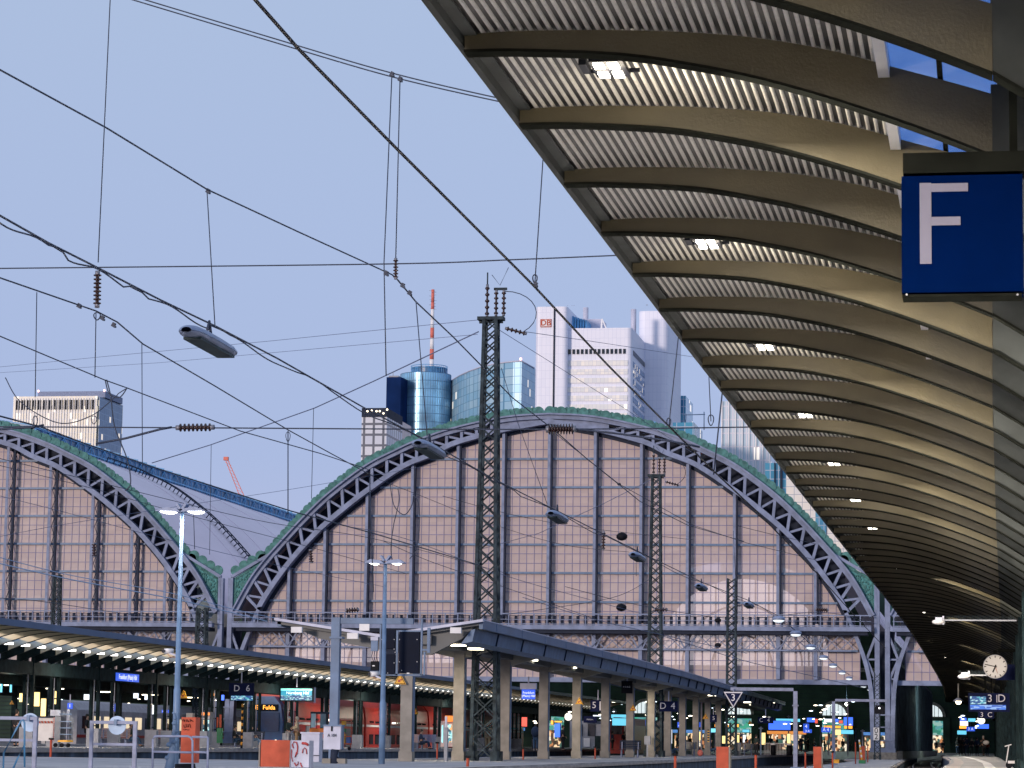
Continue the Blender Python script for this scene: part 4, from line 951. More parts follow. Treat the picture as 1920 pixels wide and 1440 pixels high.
# clamps along wires: little dark knots
for i, (px, py, Y, lb) in enumerate([(724, 512, 40, 'clamp left of the centre insulator'), (755, 535, 42, 'clamp right of the centre insulator'), (768, 549, 42, 'lower clamp right of the centre insulator'), (148, 573, 42, 'clamp left of the rod insulator'), (192, 596, 42, 'clamp right of the rod insulator'), (213, 609, 42, 'farther clamp right of the rod insulator'), (390, 358, 41, 'clamp at the head of the lamp drop wire'), (735, 139, 40, 'upper clamp on the twin span wires at left'), (750, 148, 40, 'upper clamp on the twin span wires at right'), (1004, 533, 40, 'clamp on the near contact wire under the canopy drop')]):
    q = at(px, py, Y); tag(MB().box(q, (0.05, 0.06, 0.07), (0, 0.5, 0)).box(q+Vector((0.02, 0, -0.03)), (0.03, 0.08, 0.03)).build('wire_clamp', M_wire, None, q), lb, 'clamp')

# hanging lamps on the cable
M_lampb = mat('lamp_body', (0.20, 0.26, 0.42), 0.45, 0.1, 0.1, 5); M_lens = mat('lamp_lens', (0.012, 0.03, 0.04), 0.5, 0, 0.2, 3, 0, 20, 0.15)
def hang_lamp(q):
    t = thing('hanging_lamp', 'lamp', 'street lamp', q, 'lamps hung in a row on the cable')
    L_ = 2.3; b = MB(); vs = []; n = 12; m = 9
    prof = [(0.0, 0.07), (0.04, 0.13), (0.12, 0.165), (0.3, 0.18), (0.6, 0.18), (0.85, 0.17), (0.95, 0.14), (0.99, 0.09), (1.0, 0.04)]
    for u, rr in prof:
        for k in range(n):
            a = pi*k/(n-1); vs.append((q[0]+rr*cos(a), q[1]+(u-0.5)*L_, q[2]-0.17+rr*0.62*sin(a)))
    b.add(vs, [(i*n+k, i*n+k+1, (i+1)*n+k+1, (i+1)*n+k) for i in range(m-1) for k in range(n-1)], True).build('housing', M_lampb, t)
    w_ = MB(); vs = []
    for u, rr in prof:
        for k in range(n):
            a = pi+pi*k/(n-1); vs.append((q[0]+rr*0.98*cos(a), q[1]+(u-0.5)*L_, q[2]-0.175+rr*0.30*sin(a)))
    w_.add(vs, [(i*n+k, i*n+k+1, (i+1)*n+k+1, (i+1)*n+k) for i in range(m-1) for k in range(n-1)], True).build('rim', M_lampb, t)
    w2 = MB(); w2.b2(q[0]-0.12, q[0]+0.12, q[1]-0.85, q[1]+0.95, q[2]-0.250, q[2]-0.215).build('lens', M_lens, t)
    MB().tube([(q[0], q[1]-0.1, q[2]-0.03), (q[0], q[1], q[2]+0.12), (q[0], q[1]+0.1, q[2]-0.03)], 0.02).build('hanger', M_wire, t)
    return t
lp = [(392, 628, 37.6), (805, 833, 51), (1045, 962, 64.5), (1195, 1038, 78), (1315, 1096, 91.4), (1404, 1130, 104)]
ll = ['nearest and largest hanging lamp, unlit, over the left sky', 'second hanging lamp before the left shoulder of the arch', 'third hanging lamp in the middle of the arch glazing', 'fourth hanging lamp just left of the second mast', 'fifth hanging lamp right of the second mast', 'sixth hanging lamp near the third mast']
far = [(1460, 1160), (1492, 1187), (1520, 1212), (1544, 1232), (1562, 1247), (1579, 1260), (1592, 1271), (1606, 1280), (1619, 1286), (1631, 1292)]
fl2 = ['seventh lamp of the row, first with a white dome, at the gallery', 'eighth lamp of the row just under the gallery', 'ninth lamp of the row', 'tenth lamp of the row', 'eleventh lamp of the row', 'twelfth lamp of the row', 'thirteenth lamp of the row', 'fourteenth lamp of the row', 'fifteenth lamp of the row', 'last lamp of the row at the right hall column']
h0 = None
for (px, py, Y), lb in zip(lp, ll):
    q = atz(px, py-9*37.6/Y, CZ+5.5)
    if h0 is None: h0 = hang_lamp(q); o = h0
    else: o = copy_tree(h0, None, q)
    o["label"] = lb; o.rotation_euler.z = 0.02
M_dome = glow('lamp_white_dome', (0.85, 0.95, 1.0), 0.9)
for i, ((px, py), lb) in enumerate(zip(far, fl2)):
    q = atz(px, py, CZ+5.5); t = thing('hanging_lamp', lb + ' at right', 'street lamp', q, 'lamps hung in a row on the cable')
    MB().ball(q, 0.30, 10, (1, 1.3, 0.42)).build('housing', M_lampb, t); MB().ball(q-Vector((0, 0, 0.07)), 0.25, 10, (1, 1.3, 0.42)).build('lens', M_dome, t)
# ---------------------------------------------------------------- skyline
def facade(name, w_, h_, ca, cb, cm, ms=0.12, rough=0.3, metal=0.0, lit=None):
    m = bpy.data.materials.new(name); m.use_nodes = True; t = m.node_tree; n = t.nodes; L = t.links; b = n["Principled BSDF"]
    tc = n.new("ShaderNodeTexCoord"); s = n.new("ShaderNodeSeparateXYZ"); L.new(tc.outputs["Object"], s.inputs[0])
    a = n.new("ShaderNodeMath"); a.operation = 'ADD'; L.new(s.outputs[0], a.inputs[0]); L.new(s.outputs[1], a.inputs[1])
    c = n.new("ShaderNodeCombineXYZ"); L.new(a.outputs[0], c.inputs[0]); L.new(s.outputs[2], c.inputs[1])
    br = n.new("ShaderNodeTexBrick"); br.offset = 0; br.squash = 1; br.inputs["Scale"].default_value = 1
    br.inputs["Brick Width"].default_value = w_; br.inputs["Row Height"].default_value = h_; br.inputs["Mortar Size"].default_value = ms
    br.inputs["Mortar Smooth"].default_value = 0.1; br.inputs["Color1"].default_value = (*ca, 1); br.inputs["Color2"].default_value = (*cb, 1); br.inputs["Mortar"].default_value = (*cm, 1)
    L.new(c.outputs[0], br.inputs["Vector"]); L.new(br.outputs["Color"], b.inputs["Base Color"])
    b.inputs["Roughness"].default_value = rough; b.inputs["Metallic"].default_value = metal
    if lit:
        wn = n.new("ShaderNodeTexWhiteNoise"); wn.noise_dimensions = '2D'
        dv = n.new("ShaderNodeVectorMath"); dv.operation = 'DIVIDE'; dv.inputs[1].default_value = (w_, h_, 1); L.new(c.outputs[0], dv.inputs[0])
        fl = n.new("ShaderNodeVectorMath"); fl.operation = 'FLOOR'; L.new(dv.outputs[0], fl.inputs[0]); L.new(fl.outputs[0], wn.inputs["Vector"])
        gt = n.new("ShaderNodeMath"); gt.operation = 'GREATER_THAN'; gt.inputs[1].default_value = 1-lit; L.new(wn.outputs["Value"], gt.inputs[0])
        inv = n.new("ShaderNodeMath"); inv.operation = 'SUBTRACT'; inv.inputs[0].default_value = 1; L.new(br.outputs["Fac"], inv.inputs[1])
        mu = n.new("ShaderNodeMath"); mu.operation = 'MULTIPLY'; L.new(gt.outputs[0], mu.inputs[0]); L.new(inv.outputs[0], mu.inputs[1])
        m2 = n.new("ShaderNodeMath"); m2.operation = 'MULTIPLY'; m2.inputs[1].default_value = 0.75; L.new(mu.outputs[0], m2.inputs[0])
        L.new(m2.outputs[0], b.inputs["Emission Strength"]); b.inputs["Emission Color"].default_value = (1.0, 0.85, 0.65, 1)
    return m
def rbox(x0, x1, y0, y1, r, n=6):
    P = []
    for cx, cy, a0 in ((x1-r, y0+r, -pi/2), (x1-r, y1-r, 0), (x0+r, y1-r, pi/2), (x0+r, y0+r, pi)):
        P += [(cx+r*cos(a0+i*pi/2/n), cy+r*sin(a0+i*pi/2/n)) for i in range(n+1)]
    return P
F_silver = facade('aluminium_cladding', 1.7, 3.4, (0.72, 0.75, 0.88), (0.76, 0.78, 0.90), (0.56, 0.60, 0.76), 0.05, 0.5, 0.0)
F_silverw = facade('aluminium_window_band', 1.7, 3.4, (0.66, 0.64, 0.66), (0.50, 0.56, 0.62), (0.60, 0.60, 0.68), 0.10, 0.25, 0.1, 0.05)
X = lambda px, Y: at(px, 700, Y).x
Z = lambda px, py, Y: at(px, py, Y).z
Y0 = 1100
st = thing('office_tower', 'silver white office tower of three rounded blocks with small red letter sign', 'tower', (-150, Y0, -5))
def slabp(poly, z0, z1, name, m, par): return MB().slab(poly, z0, z1).build(name, m, par)
zl, zm, zr = Z(1030, 575, Y0), Z(1120, 615, Y0+4), Z(1220, 583, Y0+45)
slabp(rbox(X(1003, Y0), X(1062, Y0), Y0, Y0+46, 1.6), -5, zl, 'left_wing', F_silver, st)
slabp(rbox(X(1057, Y0+4), X(1184, Y0+4), Y0+4, Y0+56, 2), -5, zm, 'main_block', F_silver, st)
slabp(rbox(X(1196, Y0+45), X(1252, Y0+45), Y0+45, Y0+98, 3), -5, zr, 'right_wing', F_silver, st)
slabp([(X(1037, Y0), Y0-0.3), (X(1040, Y0), Y0-0.3), (X(1040, Y0), Y0-0.05), (X(1037, Y0), Y0-0.05)], 60, zl-1, 'recess_strip', M_steelD, st)
for i in range(7):   # dark louvres of the top plant storey behind the left wing
    MB().b2(X(1066, Y0+14)+i*1.1, X(1066, Y0+14)+i*1.1+0.8, Y0+14, Y0+40, zm-2, zl-1.5-i*0.35).build('louvre', M_blue, st)
# window rows of the main block, front and right faces
x0, x1 = X(1057, Y0+4)+1.5, X(1184, Y0+4)-2
zrow = Z(1120, 659, Y0+4)
for k in range(14):
    u = x0+(x1-x0)*(k+0.15)/14; MB().b2(u, u+(x1-x0)/14*0.62, Y0+3.7, Y0+3.98, zrow-1.0, zrow+0.95).build('window', M_glassD, st)
for k in range(14):
    v = Y0+9+k*3.2; MB().b2(X(1184, Y0+4)+0.02, X(1184, Y0+4)+0.25, v, v+2.2, zrow-1.0, zrow+0.95).build('window', M_glassD, st)
F_band = facade('pale_window_band', 1.6, 2.2, (0.85, 0.82, 0.76), (0.62, 0.66, 0.70), (0.55, 0.57, 0.66), 0.09, 0.4, 0, 0.03)
for k in range(8):
    z = zrow-4.6-3.6*k; MB().b2(x0-0.5, x1+0.5, Y0+3.75, Y0+3.98, z-1.2, z+1.0).build('window_band', F_band, st)
    MB().b2(X(1184, Y0+4)+0.02, X(1184, Y0+4)+0.2, Y0+9, Y0+53, z-1.2, z+1.0).build('window_band', facade('shaded_side_window_band', 1.6, 2.2, (0.10, 0.22, 0.42), (0.2, 0.35, 0.55), (0.35, 0.4, 0.55), 0.1, 0.15, 0, 0.08) if k == 0 else bpy.data.materials['shaded_side_window_band'], st)  # right face repeats the bands in dark blue, its shade painted in
for px, py, wd in ((1097, 577, 2.0), (1187, 580, 2.0)): MB().tube([(X(px, Y0+30), Y0+30, zm-1), (X(px, Y0+30), Y0+30, Z(px, py, Y0+30))], 1.15, 12).build('flue', M_lgrey, st)
MB().b2(X(1102, Y0+30), X(1130, Y0+30), Y0+26, Y0+40, zm-1, Z(1115, 598, Y0+26)).build('plant_room', M_lgrey, st)
MB().bar((X(1126, Y0+20), Y0+20, zm), (X(1128, Y0+20), Y0+20, Z(1128, 598, Y0+20)), 0.7).bar((X(1128, Y0+20), Y0+20, Z(1128, 598, Y0+20)), (X(1140, Y0+20), Y0+20, zm), 0.5).build('davit', M_white, st)
fr = Vector((X(1022.5, Y0), Y0-0.35, Z(1022, 606, Y0)))
MB().b2(fr.x-2.25, fr.x+2.25, Y0-0.3, Y0-0.1, fr.z-1.65, fr.z+1.65).build('logo_border', M_orange, st)
MB().b2(fr.x-1.95, fr.x+1.95, Y0-0.4, Y0-0.31, fr.z-1.35, fr.z+1.35).build('logo_panel', M_white, st)
text('DB', 3.2, (fr.x, Y0-0.45, fr.z), M_orange, st, 'logo_letters', ext=0.02, bold=0.02)
ant = MB()
for px in (1063, 1071, 1075, 1212, 1238): ant.tube([(X(px, Y0+15), Y0+15, zr-2), (X(px, Y0+15), Y0+15, Z(px, 573, Y0+15))], 0.18, 5)
ant.build('roof_aerial', M_grey, st)
# round glass tower with mast
F_cyl = facade('blue_glass_round', 2.1, 3.7, (0.10, 0.32, 0.52), (0.20, 0.45, 0.66), (0.05, 0.16, 0.30), 0.12, 0.12, 0.55, 0.02)
cy = 1210; cxx = X(798.5, cy); R_ = (X(845, cy)-X(752, cy))/2
rt = thing('round_tower', 'round blue glass tower with a tall red and white mast', 'tower', (cxx, cy, -5))
n = 40; P = [(cxx+R_*cos(2*pi*i/n), cy+R_*sin(2*pi*i/n)) for i in range(n)]
def ring(P, z0, z1, name, m, par, smooth=True):
    b = MB(); k = len(P); b.add([(x, y, z0) for x, y in P]+[(x, y, z1) for x, y in P], [(i, (i+1) % k, (i+1) % k+k, i+k) for i in range(k)], smooth); b.add([(x, y, z1) for x, y in P], [tuple(range(k))]); return b.build(name, m, par)
zt = Z(798, 697, cy-R_)
# cylindrical skin gets its own mapping by angle: panels as real mullions
ring(P, -5, zt, 'glass_drum', mat('drum_glass', (0.22, 0.48, 0.72), 0.30, 0.3, 0.35, 0.09), rt)
mu = MB()
for i in range(64):
    a = 2*pi*i/64
    if sin(a) < 0.3: mu.bar((cxx+(R_+0.03)*cos(a), cy+(R_+0.03)*sin(a), 60), (cxx+(R_+0.03)*cos(a), cy+(R_+0.03)*sin(a), zt), 0.14)
for k in range(26):
    z = zt-3.7*k; mu.tube([(cxx+(R_+0.02)*cos(a), cy+(R_+0.02)*sin(a), z) for a in [pi+i*pi/20 for i in range(21)]], 0.12, 4)
mu.build('mullion', M_blue2, rt)
P2 = [(cxx+0.70*R_*cos(2*pi*i/n)+1.5, cy+0.7*R_*sin(2*pi*i/n)) for i in range(n)]
ring(P2, zt-1, Z(808, 684, cy-R_), 'crown_drum', M_blue2, rt); 
P3 = [(cxx+0.72*R_*cos(2*pi*i/n)+1.5, cy+0.72*R_*sin(2*pi*i/n)) for i in range(n)]
cr = MB()
for x, y in P3: cr.bar((x, y, zt), (x, y, Z(808, 681, cy-R_)), 0.12)
for z in (Z(808, 681, cy-R_), Z(808, 686, cy-R_)): cr.tube([(x, y, z) for x, y in P3+P3[:1]], 0.14, 4)
cr.build('crown_railing', M_blue, rt)
zz = [Z(808, v, cy) for v in (690, 674, 655, 634, 615, 600, 580, 567, 543)]
mcol = [M_white, M_orange, M_white, M_orange, M_white, M_white, M_orange, M_orange]
M_mred = mat('mast_red', (0.65, 0.16, 0.12), 0.6)
mx = X(809, cy)
for i in range(8): MB().tube([(mx, cy, zz[i]), (mx, cy, zz[i+1])], 1.0-0.04*i, 10).build('mast_section', M_white if mcol[i] is M_white else M_mred, rt)
b = MB()
for k in range(18): a = k*2.4; z = zz[6]+(zz[8]-zz[6])*k/18; b.bar((mx, cy, z), (mx+1.7*cos(a), cy+1.7*sin(a), z), 0.15)
b.build('mast_aerial', M_grey, rt)
ds = thing('dark_slab_tower', 'narrow dark blue slab tower left of the round one', 'tower', (X(740, 1190), 1190, -5))
slabp([(X(725, 1190), 1190), (X(752, 1190), 1190), (X(752, 1190)+3, 1230), (X(725, 1190), 1230)], -5, Z(740, 707, 1190), 'slab', mat('midnight_cladding', (0.006, 0.022, 0.09), 0.8, 0, 0.2, 0.1, 0, 20, 0.05), ds)
MB().box((X(740, 1200), 1200, Z(740, 704, 1190)+0.3), (4.5, 4, 1.4)).bar((X(737, 1200), 1200, Z(740, 706, 1190)), (X(737, 1200), 1200, Z(740, 693, 1190)), 0.25).build('roof_plant', M_grey, ds)
F_small = facade('dark_frame_facade', 3.3, 3.6, (0.55, 0.58, 0.66), (0.42, 0.47, 0.60), (0.012, 0.035, 0.09), 0.42, 0.3)
sm = thing('framed_office_block', 'low office block with black frame grid and lights on its roof edge', 'office block', (X(703, 900), 900, -5))
slabp([(X(680, 900), 900), (X(727, 900), 900), (X(727, 900), 925), (X(680, 900), 925)], -5, Z(703, 782, 900), 'block', F_small, sm)
slabp([(X(680, 900), 899.8), (X(727, 900), 899.8), (X(727, 900), 925), (X(680, 900), 925)], Z(703, 782, 900)+0.02, Z(703, 765, 900), 'roof_storey', M_steelD, sm)
for px, py in ((689, 771), (697, 770), (706, 771), (712, 771), (719, 775), (726, 768)): MB().ball(at(px, py, 899.4), 0.32, 8).build('roof_light', glow('warm_roof_light', (1, 0.85, 0.6), 4), sm)
sl = thing('narrow_office_block', 'narrow pale pink office block beside the round tower foot', 'office block', (X(742, 1000), 1000, -5))
slabp([(X(729, 1000), 1000), (X(752, 1000), 1000), (X(752, 1000), 1020), (X(729, 1000), 1020)], -5, Z(742, 788, 1000), 'block', facade('pinkish_grid', 1.6, 3.2, (0.62, 0.52, 0.50), (0.5, 0.42, 0.45), (0.3, 0.25, 0.32), 0.15, 0.4), sl)
F_cur = facade('blue_green_curtain_wall', 2.0, 3.5, (0.22, 0.44, 0.62), (0.38, 0.55, 0.66), (0.10, 0.24, 0.38), 0.13, 0.32, 0.2, 0.03)
cb = thing('curved_glass_building', 'curved glass office building with its prow beside the tall mast', 'office building', (-210, 1180, -5))
ztop = Z(978, 677, 1150)
arc = [(X(978, 1150), 1150), (X(962, 1151), 1151), (X(944, 1154), 1154), (X(920, 1160), 1160), (X(900, 1168), 1168), (X(880, 1180), 1180), (X(862, 1194), 1194), (X(850, 1207), 1207), (X(845, 1216), 1216)]
slabp(arc + [(X(845, 1216)+5, 1235), (X(1001, 1172)+2, 1230), (X(1001, 1172), 1172)], -5, ztop, 'glass_body', F_cur, cb)
MB().tube([(x, y-0.1, ztop) for x, y in arc], 0.35, 5).tube([(arc[0][0], 1149.8, ztop), (X(1001, 1172)+0.1, 1172, ztop)], 0.35, 5).build('parapet', M_lgrey, cb)
MB().ball((X(976, 1150), 1150, ztop+0.9), 0.6).build('warning_light', glow('pink_warning_light', (1, 0.5, 0.45), 3), cb)
# left tower
F_lt = facade('stone_pier_facade', 1.45, 3.3, (0.62, 0.60, 0.55), (0.80, 0.74, 0.58), (0.66, 0.66, 0.68), 0.22, 0.4, 0, 0.06)
lt = thing('pier_office_tower', 'broad pale office tower with dark slots along its top at the far left', 'tower', (X(106, 1300), 1300, -5))
xa, xb = X(27, 1300), X(184, 1300); zt = Z(106, 743, 1300)
slabp([(xa, 1300), (xb, 1300), (xb+1, 1338), (xa, 1338)], -5, zt, 'tower_body', F_lt, lt)
for k in range(30):
    u = xa+1.3+(xb-xa-2.6)*k/29.0
    MB().b2(u-0.12, u+0.12, 1299.6, 1299.98, 60, zt-1).build('pier', M_white, lt)
for k in range(15):
    for s in (0.12, 0.55):
        u = xa+0.9+(xb-xa-1.8)*(k+s)/15; MB().b2(u, u+0.95, 1299.7, 1299.95, Z(106, 768, 1300), Z(106, 750, 1300)).build('plant_slot', M_black, lt)
MB().b2(xa+10.5, xb+2, 1306, 1334, zt, Z(106, 734, 1306)).build('roof_plant', M_steel, lt)
MB().b2(xb+0.9, xb+1.1, 1300.5, 1337, -5, zt-0.3).build('side_wall', facade('shaded_side_facade', 3.0, 3.3, (0.06, 0.15, 0.30), (0.12, 0.22, 0.36), (0.16, 0.28, 0.45), 0.25, 0.3, 0, 0.02), lt)  # shade of the right side painted as dark blue
for q in (xa+10.6, xb+1.5): MB().ball((q, 1306, Z(106, 733, 1306)), 0.6).build('warning_light', glow('pink_warning_light', (1, 0.5, 0.45), 3), lt)
# towers at right behind the canopy
F_r1 = facade('white_frame_glass', 2.6, 5.2, (0.42, 0.56, 0.66), (0.50, 0.60, 0.70), (0.66, 0.66, 0.74), 0.26, 0.2, 0.1, 0.04)
r1 = thing('slim_grid_tower', 'slim pale tower with white vertical grid between arch and canopy', 'tower', (X(1400, 1050), 1050, -5))
slabp([(X(1354, 1050), 1050), (X(1445, 1050), 1050), (X(1445, 1050), 1075), (X(1354, 1050), 1075)], -5, Z(1380, 752, 1050), 'tower_body', F_r1, r1)
b = MB()
for k in range(9): u = X(1354, 1050)+k*2.6; b.b2(u-0.25, u+0.25, 1049.3, 1049.9, 40, Z(1380, 752, 1050))
b.build('fin', M_white, r1)
r2 = thing('blue_office_block', 'dark blue glass block behind the right shoulder of the arch', 'office block', (X(1460, 1000), 1000, -5))
slabp([(X(1435, 1000), 1000), (X(1500, 1000), 1000), (X(1500, 1000), 1020), (X(1435, 1000), 1020)], -5, Z(1460, 868, 1000), 'block', facade('deep_blue_curtain_wall', 3.0, 3.2, (0.04, 0.20, 0.36), (0.10, 0.36, 0.50), (0.45, 0.5, 0.6), 0.15, 0.15, 0.4, 0.04), r2)
MB().b2(X(1463, 999), X(1467, 999), 998.5, 999.9, -5, Z(1460, 868, 1000)).b2(X(1452, 999), X(1454, 999), 998.5, 999.9, -5, Z(1460, 868, 1000)).build('fin', M_steelD, r2)
r3 = thing('white_tiled_tower', 'white tower with fine dark joints right of the arch, cut by the canopy edge', 'tower', (X(1550, 820), 820, -5))
slabp([(X(1474, 820), 820), (X(1625, 820), 820), (X(1625, 820), 850), (X(1474, 820), 850)], -5, Z(1520, 800, 820), 'tower_body', facade('white_tiles', 2.4, 2.3, (0.74, 0.70, 0.64), (0.66, 0.66, 0.66), (0.25, 0.30, 0.40), 0.08, 0.4), r3)
MB().b2(X(1529, 819.7), X(1549, 819.7), 819.4, 819.95, -5, Z(1520, 800, 820)).build('window_strip', facade('strip_glass', 1.4, 2.3, (0.05, 0.22, 0.38), (0.12, 0.35, 0.5), (0.3, 0.4, 0.5), 0.15, 0.15, 0.3), r3)
r4 = thing('narrow_blue_tower', 'narrow blue tower edge directly right of the silver tower', 'tower', (X(1282, 1200), 1200, -5))
slabp([(X(1264, 1200), 1200), (X(1286, 1200), 1200), (X(1286, 1200), 1230), (X(1264, 1200), 1230)], -5, Z(1282, 742, 1200), 'block', bpy.data.materials['deep_blue_curtain_wall'], r4)
r5 = thing('low_blue_block', 'low stepped blue office block just above the arch crest at right', 'office block', (X(1300, 1000), 1000, -5))
slabp([(X(1262, 1000), 1000), (X(1302, 1000), 1000), (X(1302, 1000), 1030), (X(1262, 1000), 1030)], -5, Z(1290, 792, 1000), 'block', bpy.data.materials['deep_blue_curtain_wall'], r5)
MB().tube([at(1285, 792, 1000), at(1286, 776, 1000)], 0.25, 5).tube([at(1280, 778, 1000), at(1322, 777, 1000)], 0.2, 5).tube([at(1320, 772, 1000), at(1320, 806, 1000)], 0.2, 5).build('roof_crane', M_bluegr, r5)
# red crane
cr = thing('tower_crane', 'thin red crane jib far behind the valley between the arches', 'crane', at(457, 925, 900))
b = MB(); A_, B_ = at(424, 860, 900), at(462, 950, 900)
for s in (-0.9, 0.9): b.bar(A_+Vector((s*0.4, 0, 0)), B_+Vector((s, 0, 0)), 0.22)
for k in range(14):
    t = k/14; t2 = (k+1)/14; b.bar(A_.lerp(B_, t)+Vector((-0.8, 0, 0)), A_.lerp(B_, t2)+Vector((0.8, 0, 0)), 0.12)
b.build('jib', M_mred, cr); MB().box(A_, (1.6, 1, 1.2)).build('jib_head', M_mred, cr)
MB().bar(B_, (B_.x, 900, -5), 1.6, 1.6).build('crane_tower', M_mred, cr)
# ---------------------------------------------------------------- signs, clocks, fittings
def board(px0, py0, px1, py1, Y, m, par, name='panel', th=0.12, dz=0.0):
    a = at(px0, py1, Y); b = at(px1, py0, Y)
    return MB().b2(a.x, b.x, Y+dz, Y+dz+th, a.z, b.z).build(name, m, par)
def ctr(px, py, Y): return at(px, py, Y)
def txt(s, px, py, Y, hpx, m, par, sx=1.0, dz=-0.006, bold=0.0, name='lettering'):
    return text(s, hpx*Y/F_PX*1.42, at(px, py, Y)+Vector((0, dz, 0)), m, par, name, sx=sx, bold=bold)
M_lit_w = glow('lit_lettering', (0.85, 0.9, 1.0), 0.9)
M_lit_b = glow('lit_blue_board', (0.02, 0.08, 0.55), 1.2)
M_lit_b2 = glow_busy('lit_departure_screen', [(0.02, 0.12, 0.35), (0.10, 0.45, 0.55), (0.015, 0.06, 0.25), (0.5, 0.8, 0.85), (0.02, 0.10, 0.30)], 1.0, 9.0, 2.5)
M_amber = glow('amber_letters', (1.0, 0.42, 0.06), 2.5)
# the big letter sign close by
fs = thing('sector_sign', 'large dark blue hanging sign with the white letter F at the upper right', 'sign', at(1804, 440, 15.5))
board(1691, 326, 1917, 549, 15.5, M_signF, fs, 'sign_face', 0.22)
board(1692, 549.6, 1916, 557, 15.5, M_flange, fs, 'bottom_trim', 0.20, -0.006)
board(1693, 282, 1925, 325, 15.5, M_flange, fs, 'mounting_box', 0.22)
L = MB()
def lr(px0, py0, px1, py1):
    a = at(px0, py1, 15.496); b = at(px1, py0, 15.496); L.b2(a.x, b.x, 15.492, 15.499, a.z, b.z)
lr(1725, 343, 1746, 495); lr(1746.2, 343, 1815, 360); lr(1746.2, 406, 1801, 423)
L.build('letter', M_letterF, fs)
for px in (1700, 1908):
    a = at(px, 552, 15.48); MB().disc((a.x, 15.485, a.z), 0.006, 0.01, n=8).build('screw', M_cap, fs)
MB().b2(at(1890, 0, 15.6).x, at(1905, 0, 15.6).x, 15.58, 15.66, at(1700, 282, 15.5).z, 5.2).build('hanger', M_flange, fs)
# platform clock
def clock(px, py, rpx, Y, label, lit=False, hands=True):
    c = at(px, py, Y); R = rpx*Y/F_PX; t = thing('platform_clock', label, 'clock', c)
    MB().disc((c.x, Y, c.z), R, 0.16, n=40).build('housing', M_grey, t)
    MB().disc((c.x, Y-0.09, c.z), R*0.96, 0.02, n=40).build('dial', glow('lit_dial', (1, 0.97, 0.85), 1.1) if lit else M_clock, t)
    if hands:
        tk = MB()
        for i in range(60):
            a = 2*pi*i/60; r0, w_ = (0.74, 0.045) if i % 5 == 0 else (0.87, 0.016)
            if i % 5 and R < 0.2: continue
            tk.bar((c.x+R*r0*sin(a), Y-0.104, c.z+R*r0*cos(a)), (c.x+R*0.92*sin(a), Y-0.104, c.z+R*0.92*cos(a)), R*w_*1.6, 0.006)
        tk.build('hour_marks', M_black, t)
        for a, l, w_, nm in ((2*pi*(6+47/60)/12, 0.52, 0.10, 'hour_hand'), (2*pi*47/60, 0.86, 0.07, 'minute_hand')):
            MB().bar((c.x-R*0.15*sin(a), Y-0.112, c.z-R*0.15*cos(a)), (c.x+R*l*sin(a), Y-0.112, c.z+R*l*cos(a)), R*w_, 0.006).build(nm, M_black, t)
        MB().disc((c.x, Y-0.12, c.z), R*0.07, 0.01, n=12).build('hand_boss', M_black, t)
        a = 2*pi*27/60; MB().bar((c.x, Y-0.118, c.z), (c.x+R*0.6*sin(a), Y-0.118, c.z+R*0.6*cos(a)), R*0.025, 0.005).build('second_hand', M_orange, t)
    return t
ck = clock(1866, 1250, 22, 83, 'large white station clock showing a quarter to seven under the canopy')
c = at(1866, 1250, 83); R = 22*83/F_PX
MB().b2(c.x-0.05, c.x+0.05, 83, 83.1, c.z+R, at(1866, 1219, 83).z).b2(at(1861, 0, 83).x, 0.9, 82.95, 83.15, at(1861, 1222, 83).z, at(1861, 1217, 83).z).build('bracket', M_flange, ck)
clock(1840, 1351, 7, 128, 'small white clock below the hanging 3 C sign', True)
clock(1066, 1344, 7.5, 175, 'glowing round clock beside the blue screen on the left platform', True)
clock(1442, 1350, 6, 215, 'small white clock right beside the C 4 sign', True)
clock(1385, 1237, 9, 240, 'pale round clock behind the hall glazing by the third mast', True, False)
s = thing('platform_sign', 'dark blue sign behind the large clock at the right edge', 'sign', at(1885, 1262, 84.5)); board(1868, 1246, 1903, 1275, 84.5, M_sign, s)
# platform indicator 3 D
s = thing('departure_board', 'hanging departure board marked 3 D with blue lit lines under the canopy', 'board', at(1854, 1317, 108))
board(1816, 1300, 1893, 1334, 108, M_sign, s, 'panel', 0.3); board(1819, 1306, 1849, 1320, 108, M_lit_b2, s, 'screen', 0.01, -0.02); board(1819, 1322, 1886, 1330, 108, glow_busy('lit_blue_lines', [(0.02, 0.10, 0.55), (0.05, 0.2, 0.8), (0.3, 0.5, 0.9)], 1.0, 5, 4), s, 'screen', 0.01, -0.02)
txt('3', 1856, 1310, 107.9, 14, M_letter, s); txt('D', 1878, 1310, 107.9, 14, M_letter, s); board(1868.5, 1303, 1869.8, 1317, 107.95, M_letter, s, 'divider', 0.02)
MB().b2(-0.3, -0.22, 108.1, 108.2, at(1850, 1300, 108).z, 4.8).b2(0.3, 0.38, 108.1, 108.2, at(1850, 1300, 108).z, 4.6).build('hanger', M_flange, s)
s = thing('platform_sign', 'small hanging sign marked 3 C below the departure board', 'sign', at(1848, 1341, 124)); board(1834, 1334, 1864, 1347, 124, M_sign, s); txt('3', 1841, 1340.5, 123.9, 9, M_letter, s); txt('C', 1856, 1340.5, 123.9, 9, M_letter, s)
MB().b2(at(1848, 0, 124).x-0.03, at(1848, 0, 124).x+0.03, 124.03, 124.1, at(1848, 1334, 124).z, 4.6).build('hanger', M_flange, s)
